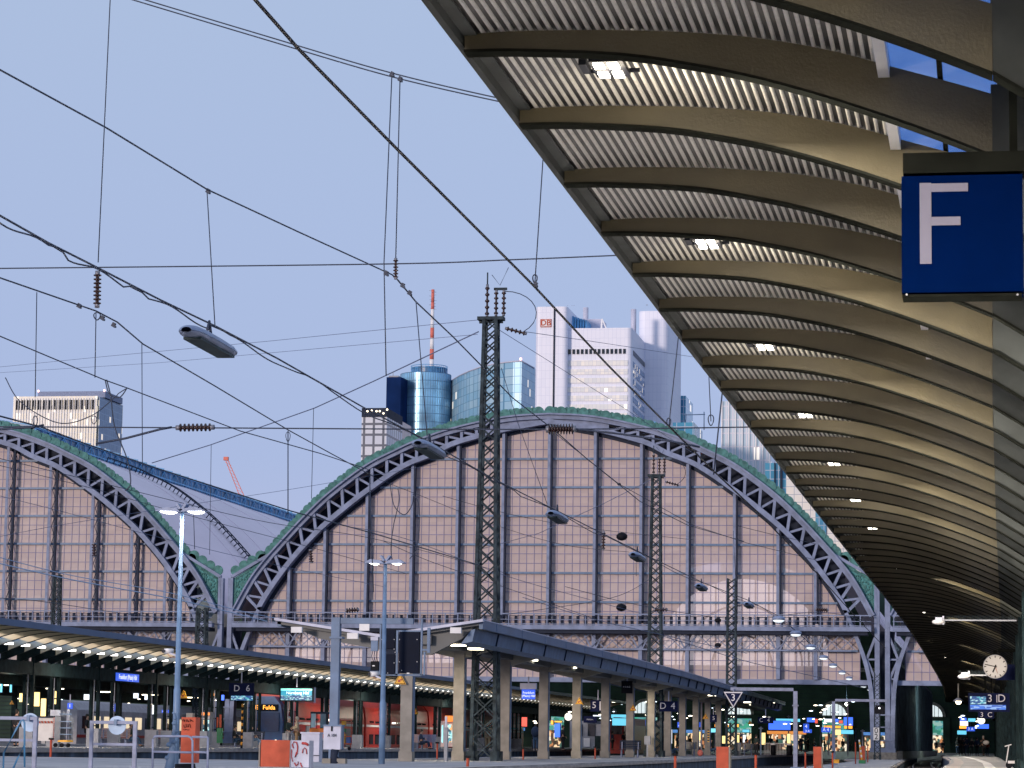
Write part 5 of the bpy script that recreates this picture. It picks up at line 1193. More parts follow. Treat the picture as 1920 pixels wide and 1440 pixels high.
# camera arms with bird spikes
for px, py, Y, px2, lb in ((1760, 1163, 57, 1906, 'white dome camera on a long spiked arm under the canopy'), (1808, 1266, 92, 1850, 'smaller camera on a spiked arm left of the clock')):
    c = at(px, py, Y); k = Y/F_PX; t = thing('camera_arm', lb, 'security camera', c)
    MB().ball((c.x, Y, c.z-3*k), 12.5*k*Y/Y, 12, (1, 1, 0.42)).build('dome', M_white, t)
    MB().b2(c.x-6*k, c.x+7*k, Y-0.1, Y+0.1, c.z-2*k, c.z+5*k).b2(c.x+7*k, c.x+10*k, Y-0.05, Y+0.05, c.z-8*k, c.z+8*k).build('mount', M_lgrey, t)
    x2 = at(px2, py, Y).x; MB().b2(c.x+10*k, x2, Y-0.03, Y+0.03, c.z-1*k, c.z+1.6*k).build('arm', M_grey, t)
    sp_ = MB(); n = int((x2-c.x)/0.022)
    for i in range(n):
        x = c.x-10*k+(x2-c.x+8*k)*i/n; sp_.bar((x, Y, c.z+1.5*k+(4*k if x < c.x+8*k else 0)), (x+random.uniform(-1.5, 1.5)*k, Y, c.z+(8+random.uniform(-1, 2))*k), 0.4*k)
    sp_.build('bird_spikes', M_mast, t)
# pendant lamp at the canopy end
c = at(1797, 1312, 150); t = thing('pendant_lamp', 'bright pendant lamp on a stem under the far end of the canopy', 'lamp', c)
MB().tube([c+Vector((0, 0, 0.1)), (c.x, 150, at(1797, 1282, 150).z)], 0.035).build('stem', M_beamC, t)
MB().tube([c+Vector((0, 0, 0.1)), c+Vector((0, 0, -0.08))], [0.08, 0.30], 14).build('shade', M_grey, t); MB().ball(c-Vector((0, 0, 0.1)), 0.15, 10).build('bulb', glow('warm_bulb', (1, 0.85, 0.55), 14), t)
ld = bpy.data.lights.new('lamp', 'POINT'); ld.energy = 60; ld.color = (1, 0.85, 0.6); lo = bpy.data.objects.new('pendant_light', ld); COL.objects.link(lo); lo.location = c-Vector((0, 0, 0.5))

# portal frame with black indicator boxes on the middle platform apron
YP = 90.0
pt = thing('signal_portal', 'blue grey portal frame holding large black indicator boxes on the platform apron', 'portal frame', (at(630, 0, YP).x, YP, 0.58))
a = at(623, 1172, YP); b = at(639, 1160, YP)
MB().b2(a.x, b.x, YP-0.14, YP+0.14, 0.58, at(630, 1158, YP).z).build('post', M_bluegr, pt)
MB().b2(b.x, at(797, 0, YP).x, YP-0.10, YP+0.10, at(720, 1170, YP).z, at(720, 1159, YP).z).build('beam', M_bluegr, pt)
for px0, px1, y0, y1 in ((711, 716, 1170, 1265), (742, 747.5, 1182, 1266), (788, 793, 1160, 1266), (801, 807, 1177, 1224), (794, 798, 1222, 1266)): board(px0, y0, px1, y1, YP, M_bluegr, pt, 'upright', 0.1, -0.05)
board(747, 1182, 789, 1184.5, YP, M_bluegr, pt, 'rail', 0.1, -0.05); board(714, 1264, 790, 1267, YP, M_bluegr, pt, 'rail', 0.1, -0.05); board(789, 1217, 806, 1220, YP, M_bluegr, pt, 'rail', 0.1, -0.04)
for q in ((716.5, 1181, 741.5, 1216), (716.5, 1227, 741.5, 1264), (748, 1185, 787.5, 1262)): board(*q, YP, M_screen, pt, 'indicator_box', 0.4, -0.1)
board(716.5, 1216.5, 741.5, 1226.5, YP, M_steelD, pt, 'back_plate', 0.1, 0.0)
board(620, 1194, 644, 1197.5, YP, M_bluegr, pt, 'clamp', 0.36, -0.18)
for px, py in ((739, 1217), (741, 1223), (749, 1199), (749, 1241), (782, 1199), (782, 1241), (753, 1257), (727, 1262), (716, 1199), (739, 1199), (716, 1243), (739, 1243)):
    q = at(px, py, YP-0.12); MB().disc((q.x, YP-0.12, q.z), 0.013, 0.02, n=8).build('bolt', M_white, pt)
q = board(764, 1261.5, 769, 1263.5, YP, M_white, pt, 'type_plate', 0.01, -0.12)
s = thing('junction_box', 'cream panel hanging on the portal beam', 'box', at(686, 1177, YP)); board(676, 1170.5, 695, 1183, YP, M_white, s, 'panel', 0.06, -0.2)
s = thing('junction_box', 'light grey box over tangled cables left of the black indicator boxes', 'box', at(703, 1208, YP)); board(696, 1194, 710, 1201, YP, M_lgrey, s, 'lid', 0.15, -0.1); board(696.5, 1201.5, 709.5, 1221, YP, M_bluegr, s, 'body', 0.12, -0.1)
for px in (699, 703, 707): s2 = MB().tube([at(px, 1221, YP-0.1), at(px-2, 1230, YP-0.1), at(px+1, 1240, YP-0.1)], 0.012, 4).build('cable', M_wire, s)
s = thing('junction_box', 'small black box with a white label left of the indicator boxes', 'box', at(702, 1248, YP)); board(696, 1240, 711, 1257, YP, M_black, s, 'body', 0.14, -0.1); board(699.5, 1247.5, 704, 1249.5, YP, M_white, s, 'label', 0.01, -0.112)
def camera_(px, py, Y, k_, lb, px2):
    c = at(px, py, Y); k = Y/F_PX; t = thing('security_camera', lb, 'security camera', c)
    MB().tube([(c.x-8*k, Y-0.02, c.z), (c.x+7*k, Y+0.1, c.z+1*k)], [5*k, 4.6*k], 10).build('housing', M_white, t)
    MB().disc((c.x-8.4*k, Y-0.08, c.z), 3.6*k, 0.02, n=14).build('lens', M_glassD, t)
    MB().bar((c.x+3*k, Y, c.z-4*k), (at(px2, py, Y).x, Y, c.z-8*k), 3*k).build('arm', M_lgrey, t); MB().tube([(c.x-2*k, Y, c.z-5*k), (c.x+4*k, Y, c.z-11*k), (at(px2, py, Y).x, Y, c.z-12*k)], 0.5*k, 4).build('cable', M_orange, t)
camera_(702, 1264, 89, 1, 'white bullet camera with dark lens on the second lamp post', 716)
camera_(316, 1221, 70, 1, 'white box camera on the first lamp post above the canopy edge', 330)

# lamp posts with double heads
def lamp_post(pxt, pyt, Y, z0, r, label, wpx, glow_s):
    q = at(pxt, pyt, Y); t = thing('lamp_post', label, 'lamp post', (q.x, Y, z0)); k = Y/F_PX
    MB().tube([(q.x, Y, z0), (q.x, Y, z0+2.0), (q.x, Y, z0+2.02), (q.x, Y, q.z)], [r*1.25, r*1.2, r, r*0.62], 14).build('pole', M_post, t)
    m = glow('lamp_head_light_%d' % glow_s, (1.0, 0.98, 0.88), glow_s)
    for sg in (-1, 1):
        P = [(q.x, q.z-4*k), (q.x+sg*8*k, q.z+3*k), (q.x+sg*28*k, q.z+5*k), (q.x+sg*wpx*k, q.z-1*k), (q.x+sg*wpx*k, q.z-2.4*k), (q.x+sg*12*k, q.z-3*k)]
        if sg > 0: P = P[::-1]
        h_ = MB().prism(P, Y-0.22, Y+0.22).build('lamp_head', M_lampb, t)
        MB().prism([(q.x+sg*14*k, q.z-3.2*k), (q.x+sg*(wpx-8)*k, q.z-2.9*k), (q.x+sg*(wpx-14)*k, q.z-5.5*k), (q.x+sg*20*k, q.z-5.8*k)][::-sg], Y-0.17, Y+0.17).build('lamp_lens', m, h_)
        MB().bar((q.x+sg*2*k, Y, q.z+2*k), (q.x+sg*9*k, Y, q.z+12*k), 0.06, 0.3).build('fin', M_lampb, h_)
        if glow_s > 10:
            ld = bpy.data.lights.new('lamp', 'AREA'); ld.energy = 30; ld.size = 0.4; ld.color = (1, 0.95, 0.85); lo = bpy.data.objects.new('post_light', ld); COL.objects.link(lo); lo.location = (q.x+sg*28*k, Y, q.z-8*k)
    return t
lamp_post(342, 957, 70, 0.58, 0.075, 'tall blue grey lamp post at left with two lit flat heads', 50, 14)
lamp_post(723, 1054, 89, 0.58, 0.085, 'second lamp post with two dimmer flat heads near the portal', 38, 5)

# low gantries on the service platform
def gantry(px, pyt, Y, px2, z0, lb):
    q = at(px, pyt, Y); t = thing('gantry', lb, 'gantry', (q.x, Y, z0)); k = Y/F_PX
    MB().b2(q.x-0.085, q.x+0.085, Y-0.09, Y+0.09, z0, q.z-0.09).build('post', M_galv, t)
    x2 = at(px2, pyt, Y).x; MB().b2(min(x2, q.x+0.085), max(x2, q.x-0.085), Y-0.08, Y+0.08, q.z-0.088, q.z+0.045).build('beam', M_galv, t)
    MB().b2(q.x-0.13, q.x+0.13, Y-0.12, Y+0.12, q.z-0.72, q.z-0.66).build('collar', M_galv, t); MB().b2(q.x-0.2, q.x+0.2, Y-0.2, Y+0.2, z0, z0+0.06).build('foot_plate', M_bluegr, t)
    return q
gantry(1491.5, 1292, 118, 1370, 0.42, 'light grey gantry arm carrying the triangular number sign')
gantry(1563, 1312, 150, 1663, 0.42, 'light grey gantry arm pointing right before the hall column')
q = at(1375, 1311, 117.8); t = thing('speed_sign', 'dark inverted triangle sign with white border and number 3', 'sign', q); k = 118/F_PX
MB().prism([(q.x-18*k, q.z+13.5*k), (q.x, q.z-16*k), (q.x+18*k, q.z+13.5*k)], 117.75, 117.8).build('border', M_letter, t)
MB().prism([(q.x-14.2*k, q.z+11.3*k), (q.x, q.z-12.2*k), (q.x+14.2*k, q.z+11.3*k)], 117.72, 117.745).build('plate', M_sign, t)
text('3', 13*k*1.42, (q.x, 117.71, q.z+2.5*k), M_letter, t); MB().b2(q.x-0.02, q.x+0.02, 117.8, 117.84, q.z+13*k, q.z+20*k).build('hanger', M_galv, t)

# warning triangles on columns
def warn(px, py, Y, s, lb):
    q = at(px, py, Y); k = Y/F_PX*s; t = thing('warning_sign', lb, 'sign', q, 'yellow warning triangles')
    MB().prism([(q.x-k, q.z-0.85*k), (q.x+k, q.z-0.85*k), (q.x, q.z+0.95*k)], Y, Y+0.02).build('plate', M_warn, t)
    MB().prism([(q.x-0.86*k, q.z-0.77*k), (q.x+0.86*k, q.z-0.77*k), (q.x, q.z+0.78*k)], Y-0.006, Y-0.002).build('border', M_black, t)
    MB().prism([(q.x-0.74*k, q.z-0.69*k), (q.x+0.74*k, q.z-0.69*k), (q.x, q.z+0.62*k)], Y-0.012, Y-0.008).build('field', M_warn, t)
    MB().prism([(q.x-0.34*k, q.z-0.5*k), (q.x+0.05*k, q.z-0.5*k), (q.x+0.1*k, q.z-0.1*k), (q.x-0.3*k, q.z-0.12*k)], Y-0.018, Y-0.013).prism([(q.x+0.02*k, q.z-0.1*k), (q.x+0.3*k, q.z+0.1*k), (q.x+0.36*k, q.z-0.2*k), (q.x+0.2*k, q.z-0.25*k)], Y-0.024, Y-0.019).build('symbol', mat('sign_red_symbol', (0.35, 0.04, 0.02), 0.5), t)
warn(750, 1273, 101.6, 12, 'largest warning triangle, on the first pale column under the indicator boxes')
warn(1086, 1314, 143.6, 7.5, 'warning triangle on the fourth pale column of the middle platform')
warn(1187, 1327, 166, 6.8, 'warning triangle on a pale column left of the D 4 sign')
warn(1323, 1343, 207, 5.8, 'warning triangle on a pale column below the triangular number sign')
warn(1406, 1354, 226, 4.5, 'smallest warning triangle left of the C 4 sign')
warn(344, 1302, 145, 9, 'warning triangle half hidden by the first lamp post')
warn(22, 1317, 118, 4.6, 'small warning triangle on a pale strip at the left edge')
warn(779, 1334, 205, 6, 'warning triangle in front of the red train')
warn(281, 1322, 160, 6, 'dim warning triangle under the left canopy')

# departure boards and signs under the canopies
def psign(px0, py0, px1, py1, Y, lb, letters=(), m=None, hang=True, name='platform_sign', grp=None, lm=None, hh=None):
    t = thing(name, lb, 'sign', at((px0+px1)/2, (py0+py1)/2, Y), grp)
    board(px0, py0, px1, py1, Y, m or M_sign, t)
    for s_, px, py, h_ in letters: txt(s_, px, py, Y-0.01, h_, lm or M_letter, t)
    if hang:
        a = at((px0+px1)/2, py0, Y); MB().b2(a.x-0.03, a.x+0.03, Y+0.03, Y+0.09, a.z, a.z+(hh or 0.6)).build('hanger', M_lgrey, t)
    return t
psign(429, 1281, 476, 1303, 152, 'dark sign reading D 6 under the left canopy', (('D', 444, 1291, 12), ('6', 465, 1291, 12)))
s = psign(431, 1303.5, 475, 1314, 152, 'lit departure screen under the D 6 sign', (), M_black, False, 'departure_board'); board(433, 1304.5, 474, 1313, 151.97, M_lit_b2, s, 'screen', 0.02)
s = psign(524, 1289, 588, 1315, 167, 'large lit departure screen naming Nuernberg Hbf', (), M_black, True, 'departure_board')
board(526.5, 1291.5, 585, 1295, 166.97, glow('screen_mint', (0.25, 0.75, 0.7), 1.1), s, 'screen', 0.02); board(526.5, 1295.2, 585, 1303.5, 166.97, glow('screen_teal', (0.02, 0.20, 0.32), 1.0), s, 'screen', 0.02); board(526.5, 1304, 585, 1312.5, 166.97, M_lit_b2, s, 'screen', 0.02)
txt('Nürnberg Hbf', 558, 1299.5, 166.94, 5.5, M_lit_w, s)
s = psign(588, 1289, 591.5, 1318, 160, 'white upright tube beside the large departure screen', (), M_lgrey, False)
g_ = at(211, 1270, 136); s = thing('station_sign', 'long blue station name sign fixed to the left canopy girder', 'sign', (XL-4.2, 136, g_.z))
MB().b2(XL-4.235, XL-4.2, 134.2, 138.0, g_.z-0.2, g_.z+0.2).build('panel', M_lit_b, s)
text('Frankfurt (Main) Hbf', 0.34, (XL-4.19, 136.1, g_.z), M_lit_w, s, rz=pi/2, sx=1.05)
s = psign(978, 1293, 1003, 1311, 126, 'blue station name board hanging below a white box light', (('Frankfurt', 991, 1299, 4.2), ('(Main) Hbf', 991, 1305, 4.2)), M_lit_b, True, 'station_sign', lm=M_lit_w); board(975, 1281, 1005, 1292, 125.9, M_lgrey, s, 'lamp_box', 0.3)
s = psign(1107, 1313, 1135, 1334, 160, 'sign reading 5 D between pale columns', (('5', 1114, 1322.5, 12), ('D', 1132, 1322.5, 12))); board(1124, 1315, 1126.5, 1332, 159.9, M_white, s, 'divider', 0.02)
psign(1236, 1315, 1271, 1334, 167, 'sign reading D 4 hung under the middle canopy', (('D', 1243, 1324, 12), ('4', 1262, 1324, 12)))
psign(1331, 1340, 1344, 1354, 214, 'small sign with the number 5 deep under the canopy', (('5', 1338, 1347, 7),))
psign(1421, 1345, 1450, 1356, 214, 'sign reading C 4 at the far end of the middle canopy', (('C', 1427, 1350.5, 7), ('4', 1441, 1350.5, 7)))
psign(1165, 1277, 1186, 1300, 158, 'black board with tiny white text under the middle canopy', (('4 5 A-D', 1175, 1288, 3),), M_black)
M_num = M_lit_w
for (x0, y0, x1, y1, s_, Y, lb) in [(1033+177, 1350, 1222, 1361, 'B', 250, 'small lit blue sign with letter B'), (1270, 1354, 1280, 1364, 'A', 250, 'small lit blue sign with letter A by a pale column'), (1301, 1354, 1314, 1363, '6', 262, 'small lit blue sign with number 6'), (1506, 1357, 1517, 1367, '4', 262, 'small lit blue sign with number 4 above another'), (1506, 1367.5, 1522, 1374, '3 A', 262, 'small lit blue sign reading 3 A left of the gantry'), (1540, 1364, 1557, 1373, 'A 4', 262, 'small lit blue sign reading A 4 beside the gantry post'), (1812, 1363, 1828, 1371, '3 A', 262, 'small lit blue sign reading 3 A on the right platform'),
                               (126, 1318, 136, 1329, '1', 190, 'lit blue sign with number 1 at left'), (207, 1320, 219, 1334, '3', 200, 'lit blue sign with number 3 in the dark at left'), (303, 1331, 316, 1336.5, 'Gleis', 205, 'lit blue sign with small white words at left')]:
    psign(x0, y0, x1, y1, Y, lb, ((s_, (x0+x1)/2, (y0+y1)/2, (y1-y0)*0.62),), M_lit_b, True, lm=M_lit_w, grp='lit blue signs deep inside the hall')
# clusters of lit signs and screens inside the hall
rnd = random.Random(11)
cols = [glow('sign_light_blue', (0.05, 0.15, 0.9), 1.6), glow('sign_light_white', (0.85, 0.92, 1.0), 1.5), glow('sign_light_orange', (1.0, 0.38, 0.05), 1.8), glow('sign_light_cyan', (0.15, 0.6, 0.8), 1.2), glow('sign_light_yellow', (1.0, 0.75, 0.3), 1.6), glow('sign_light_red', (0.9, 0.12, 0.08), 1.2)]
spots = [(1441, 1352, 1482, 1368, 0), (1455, 1348, 1500, 1353, 3), (1513, 1346, 1528, 1354, 0), (1528, 1348, 1533, 1356, 5), (1545, 1348, 1560, 1354, 1), (1560, 1348, 1572, 1353, 0), (1573, 1351, 1580, 1356, 5), (1582, 1345, 1599, 1360, 0), (1583, 1361, 1598, 1366, 2), (1545, 1361, 1576, 1365, 2), (1577, 1369, 1600, 1376, 3), (1566, 1368, 1577, 1378, 4),
         (1800, 1346, 1812, 1351, 0), (1800, 1352, 1815, 1361, 1), (1799, 1361, 1812, 1366, 2), (1815, 1347, 1829, 1353, 3), (1832, 1358, 1854, 1366, 0), (1795, 1370, 1812, 1377, 3), (1828, 1361, 1832, 1366, 1), (1146, 1340, 1179, 1346, 3), (1148, 1347, 1177, 1360, 3), (1246, 1368, 1260, 1394, 1), (1206, 1370, 1222, 1376, 2), (1330, 1366, 1343, 1373, 3), (1340, 1358, 1352, 1363, 2), (1360, 1358, 1366, 1363, 2),
         (1378, 1358, 1385, 1363, 2), (1392, 1368, 1405, 1373, 3), (1112, 1341, 1133, 1343, 1), (1095, 1356, 1118, 1357, 1), (1354, 1380, 1366, 1394, 4), (1378, 1378, 1386, 1392, 4), (1393, 1378, 1398, 1392, 1), (1428, 1374, 1435, 1396, 4), (1476, 1376, 1482, 1394, 4), (1040, 1357, 1050, 1382, 0), (1033, 1351, 1037, 1358, 2), (1040, 1352, 1053, 1354, 2), (978, 1345, 988, 1362, 5), (395, 1300, 402, 1306, 2), (1192, 1364, 1198, 1392, 5), (1309, 1372, 1316, 1388, 4), (0, 1280, 4, 1298, 3), (18, 1278, 22, 1298, 3), (415, 1303, 420, 1313, 0), (36, 1300, 44, 1316, 4), (58, 1298, 74, 1324, 4), (76, 1310, 86, 1343, 4), (100, 1296, 108, 1320, 4), (157, 1302, 170, 1312, 1), (250, 1300, 259, 1309, 1), (271, 1303, 279, 1312, 1), (283, 1322, 288, 1340, 1), (372, 1325, 377, 1340, 4), (487, 1300, 495, 1330, 1)]  # tall yellow ones at far left stand for a lit pale wall
def ordn(n):
    o = ['first', 'second', 'third', 'fourth', 'fifth', 'sixth', 'seventh', 'eighth', 'ninth', 'tenth', 'eleventh', 'twelfth', 'thirteenth', 'fourteenth', 'fifteenth', 'sixteenth', 'seventeenth', 'eighteenth', 'nineteenth']
    if n < 20: return o[n-1]
    t = ['twenty', 'thirty', 'forty', 'fifty'][n//10-2]
    return t+'-'+o[n % 10-1] if n % 10 else {20: 'twentieth', 30: 'thirtieth', 40: 'fortieth', 50: 'fiftieth'}[n]
names = ['blue', 'white', 'orange', 'cyan', 'warm yellow', 'red']
where = ['beside the gantry', 'near the far end of the canopy', 'over the concourse', 'among the hall lights', 'close to a pale column', 'low above the crowd', 'high under the hall edge']
for i, (x0, y0, x1, y1, c_) in enumerate(spots):
    Y = 240+rnd.random()*120
    if x0 < 1000 and x0 < 420: Y = 170
    if 970 < x0 < 1060: Y = 185
    shape = 'wide' if (x1-x0) > 2.2*(y1-y0) else ('tall' if (y1-y0) > 1.4*(x1-x0) else 'squarish')
    t = thing('lit_panel', '%s %s lit panel, %s from the left among the hall panels' % (shape, names[c_], ordn(sorted(q[0] for q in spots).index(x0)+1)), 'lit sign', at((x0+x1)/2, (y0+y1)/2, Y), 'lit signs and panels inside the hall')
    board(x0, y0, x1, y1, Y, cols[c_], t, 'lit_face', 0.08, 0.0); board(x0-0.6, y0-0.6, x1+0.6, y1+0.6, Y, M_black, t, 'case', 0.2, 0.085)
# rows of small lamps under the hall and canopies
gl_ = 'small lamps glowing in rows deep inside the hall'
k_ = 0
M_pt = glow('tiny_lamp', (1.0, 0.90, 0.70), 6); M_pt2 = glow('tiny_lamp_cool', (0.75, 0.9, 1.0), 4)
for i in range(140):
    px = rnd.uniform(985, 1600) if i < 104 else rnd.uniform(1775, 1850) if i < 116 else rnd.uniform(10, 560); py = rnd.uniform(1312, 1362) if i < 116 else rnd.uniform(1306, 1330)
    Y = 240+rnd.random()*150 if i < 116 else 230+rnd.random()*60; q = at(px, py, Y); s_ = rnd.uniform(0.05, 0.11)*Y/240
    MBl = MB().ball(q, s_*1.0, 6, (1.8, 1, 0.45)).build('hall_lamp', M_pt if i % 3 else M_pt2, None, q)
    tag(MBl, 'small glowing lamp inside the dark station hall', 'lamp', gl_)
# ---------------------------------------------------------------- people
def skin(name, V, E, m, par, root=0, sub=1):
    me = bpy.data.meshes.new(name); me.from_pydata([v[:3] for v in V], E, []); o = bpy.data.objects.new(name, me); COL.objects.link(o)
    md = o.modifiers.new('s', 'SKIN'); me.skin_vertices[0] if len(me.skin_vertices) else None
    for i, v in enumerate(V):
        sv = me.skin_vertices[0].data[i]; sv.radius = (v[3], v[4] if len(v) > 4 else v[3]); sv.use_root = (i == root)
    md.use_smooth_shade = True
    if sub: s_ = o.modifiers.new('d', 'SUBSURF'); s_.levels = sub
    dg = bpy.context.evaluated_depsgraph_get(); m2 = bpy.data.meshes.new_from_object(o.evaluated_get(dg)); m2.name = name
    bpy.data.objects.remove(o); m2.materials.clear(); m2.materials.append(m)
    r = bpy.data.objects.new(name, m2); COL.objects.link(r); r.parent = par; return r
M_skin = mat('skin', (0.48, 0.28, 0.20), 0.5, 0, 0.08)
def cloth(n_, c): return mat('cloth_'+n_, c, 0.85, 0, 0.18, 6)
def person(label, pose, hair, top, legs, shoe=None, grp=None, belly=0.0):
    """figure about 1.76 m tall looking along +x; joints placed per pose"""
    t = thing('person', label, 'person', (0, 0, 0), grp)
    if pose == 'stand':
        hip, kn, an = 0.93, [(0.03, 0.50), (0.02, 0.50)], [(0.0, 0.09), (-0.02, 0.09)]; ch = (0, 1.38); hd = (0.02, 1.64)
        el = [(-0.02, 1.14), (-0.02, 1.14)]; ha = [(0.14, 0.98), (0.10, 0.97)]
    elif pose == 'walk':
        hip, kn, an = 0.92, [(0.20, 0.52), (-0.06, 0.50)], [(0.26, 0.12), (-0.34, 0.16)]; ch = (0.03, 1.37); hd = (0.07, 1.63)
        el = [(-0.12, 1.13), (0.10, 1.13)]; ha = [(-0.06, 0.90), (0.32, 0.98)]
    elif pose == 'phone':
        hip, kn, an = 0.93, [(0.03, 0.50), (0.0, 0.50)], [(0.0, 0.09), (-0.04, 0.09)]; ch = (0, 1.38); hd = (0.04, 1.63)
        el = [(0.0, 1.13), (-0.02, 1.14)]; ha = [(0.26, 1.20), (0.24, 1.12)]
    else:  # sit
        hip, kn, an = 0.50, [(0.44, 0.53), (0.46, 0.50)], [(0.50, 0.09), (0.62, 0.10)]; ch = (-0.06, 0.95); hd = (0.04, 1.20)
        el = [(0.02, 0.72), (0.02, 0.72)]; ha = [(0.28, 0.72), (0.26, 0.68)]
    dz = hip
    V = [(0, 0, hip, .13, .15), ((ch[0])*0.5, 0, (hip+ch[1])/2, .12, .14), (ch[0], 0, ch[1], .12, .16), (ch[0]+(hd[0]-ch[0])*0.35, 0, ch[1]+0.10, .055), (hd[0]-0.01, 0, hd[1]-0.05, .075, .07), (hd[0]-0.01, 0, hd[1]+0.06, .085, .075), (hd[0]+0.09, 0, hd[1]-0.01, .018)]
    E = [(0, 1), (1, 2), (2, 3), (3, 4), (4, 5), (4, 6)]
    arms = []; lg = []
    for i, s in enumerate((-1, 1)):
        b = len(V); V += [(ch[0], s*0.18, ch[1]+0.02, .055), (el[i][0], s*0.23, el[i][1], .045), (ha[i][0], s*0.20, ha[i][1], .030), (ha[i][0]+0.05, s*0.19, ha[i][1]-0.05, .030, .018)]
        E += [(2, b), (b, b+1), (b+1, b+2), (b+2, b+3)]; hb_ = b+3
        for f in range(4):
            q = len(V); dx = 0.035+0.006*(1-abs(f-1.3)); V += [(ha[i][0]+0.075+0.2*dx, s*(0.165+0.018*f), ha[i][1]-0.085, .009), (ha[i][0]+0.078, s*(0.165+0.018*f), ha[i][1]-0.085-dx, .008)]; E += [(hb_, q), (q, q+1)]
        q = len(V); V += [(ha[i][0]+0.07, s*0.155, ha[i][1]-0.035, .009), (ha[i][0]+0.10, s*0.150, ha[i][1]-0.055, .008)]; E += [(hb_, q), (q, q+1)]
        arms.append([V[b], V[b+1], V[b+2]])
        b = len(V); hx = 0.0 if pose != 'sit' else 0.04
        V += [(hx, s*0.09, hip-0.06, .085), (kn[i][0], s*0.10, kn[i][1], .058), (an[i][0], s*0.10, an[i][1], .040), (an[i][0]+0.14, s*0.11, an[i][1]-0.055, .035)]
        E += [(0, b), (b, b+1), (b+1, b+2), (b+2, b+3)]; lg.append([V[b], V[b+1], V[b+2], V[b+3]])
    skin('body', V, E, M_skin, t)
    J = [(0, 0, hip-0.02, .15+belly, .17), (ch[0]*0.5+belly, 0, (hip+ch[1])/2, .145+belly, .165), (ch[0], 0, ch[1], .145, .185), (ch[0]+0.01, 0, ch[1]+0.09, .075)]; JE = [(0, 1), (1, 2), (2, 3)]
    for a in arms:
        b = len(J); J += [(a[0][0], a[0][1], a[0][2], .075), (a[1][0], a[1][1], a[1][2], .062), (a[2][0]-0.01, a[2][1], a[2][2]+0.01, .048)]; JE += [(2, b), (b, b+1), (b+1, b+2)]
    skin('jacket', J, JE, top, t)
    Tr = [(0, 0, hip, .14, .16)]; TE = []
    for a in lg:
        b = len(Tr); Tr += [(a[0][0], a[0][1], a[0][2], .10), (a[1][0], a[1][1], a[1][2], .072), (a[2][0], a[2][1], a[2][2]+0.03, .058)]; TE += [(0, b), (b, b+1), (b+1, b+2)]
    skin('trousers', Tr, TE, legs, t)
    for a in lg: skin('shoe', [(a[2][0]-0.04, a[2][1], a[2][2]-0.03, .045), (a[3][0]-0.04, a[3][1], a[2][2]-0.045, .042), (a[3][0]+0.04, a[3][1], a[2][2]-0.055, .032)], [(0, 1), (1, 2)], shoe or M_black, t)
    MB().ball((hd[0]-0.035, 0, hd[1]+0.055), 0.105, 12, (0.95, 0.85, 0.95)).ball((hd[0]-0.07, 0, hd[1]-0.01), 0.085, 10, (0.7, 0.95, 1.0)).build('hair', hair, t)
    for s in (-1, 1): MB().ball((hd[0]+0.072, s*0.03, hd[1]+0.02), 0.009, 6).build('eye', M_black, t); MB().ball((hd[0]-0.01, s*0.078, hd[1]+0.0), 0.02, 6, (0.8, 0.4, 1.3)).build('ear', M_skin, t)
    return t
H_dark, H_grey, H_brn = mat('hair_dark', (0.02, 0.015, 0.012), 0.6), mat('hair_grey', (0.42, 0.38, 0.36), 0.7), mat('hair_brown', (0.10, 0.05, 0.03), 0.6)
c_dg, c_bg, c_bk, c_nv, c_rd, c_kh, c_jn, c_wh = cloth('dark_green', (0.018, 0.035, 0.03)), cloth('beige', (0.55, 0.44, 0.30)), cloth('black', (0.015, 0.015, 0.02)), cloth('navy', (0.02, 0.04, 0.09)), cloth('red', (0.45, 0.05, 0.03)), cloth('khaki', (0.35, 0.22, 0.12)), cloth('jeans', (0.06, 0.12, 0.22)), cloth('white', (0.65, 0.62, 0.6))
def place(t, px, Y, z, rz, s=1.0):
    q = at(px, 1400, Y); t.location = (q.x, Y, z); t.rotation_euler.z = rz; t.scale = (s, s, s); return t
place(person('grey-haired person in dark green coat standing left of the beige-coated one', 'stand', H_grey, c_dg, cloth('light_grey', (0.4, 0.38, 0.4)), belly=0.02), 541, 150, 0.83, -0.3)
place(person('person in beige jacket and pale cap facing the dark-coated one', 'phone', mat('pale_cap', (0.6, 0.5, 0.4), 0.8), c_bg, c_kh, belly=0.02), 556, 149, 0.83, pi+0.25)
sitw = place(person('dark-haired person in navy coat sitting on a bench before the red train', 'sit', H_dark, c_nv, c_nv), 790, 185, 0.83, 0.1)
walk = place(person('person in dark suit walking away on the right platform', 'walk', H_dark, c_nv, c_nv), 1813, 252, 0.76, pi/2, 1.02)
std = place(person('person in black standing in the group left of the walking one', 'stand', H_dark, c_bk, c_bk), 1801, 262, 0.76, -1.4)
place(person('person with light bag in black at the right side of the right platform', 'walk', H_grey, c_bk, c_bk), 1844, 245, 0.76, 1.8)
place(person('person in a red jacket behind the one with the light bag', 'stand', H_brn, c_rd, c_nv, grp='people on the platforms'), 1851, 262, 0.76, 1.5, 0.8)
place(person('person in blue jeans with a round backpack seen from behind', 'stand', H_dark, c_bk, c_jn, c_wh), 1004, 185, 0.83, pi/2)
sit2 = place(person('person in dark coat seated on the dark bench by the striped pole', 'sit', H_dark, c_bk, c_jn), 470, 165, 0.83, 0.5)
q = at(1004, 1372, 184.8); bp = MB().ball((q.x, 184.75, 2.1), 0.30, 10, (1, 0.6, 1.2)).build('backpack', c_nv, None, (q.x, 184.75, 2.1)); tag(bp, 'round dark backpack worn by the person in blue jeans', 'backpack')
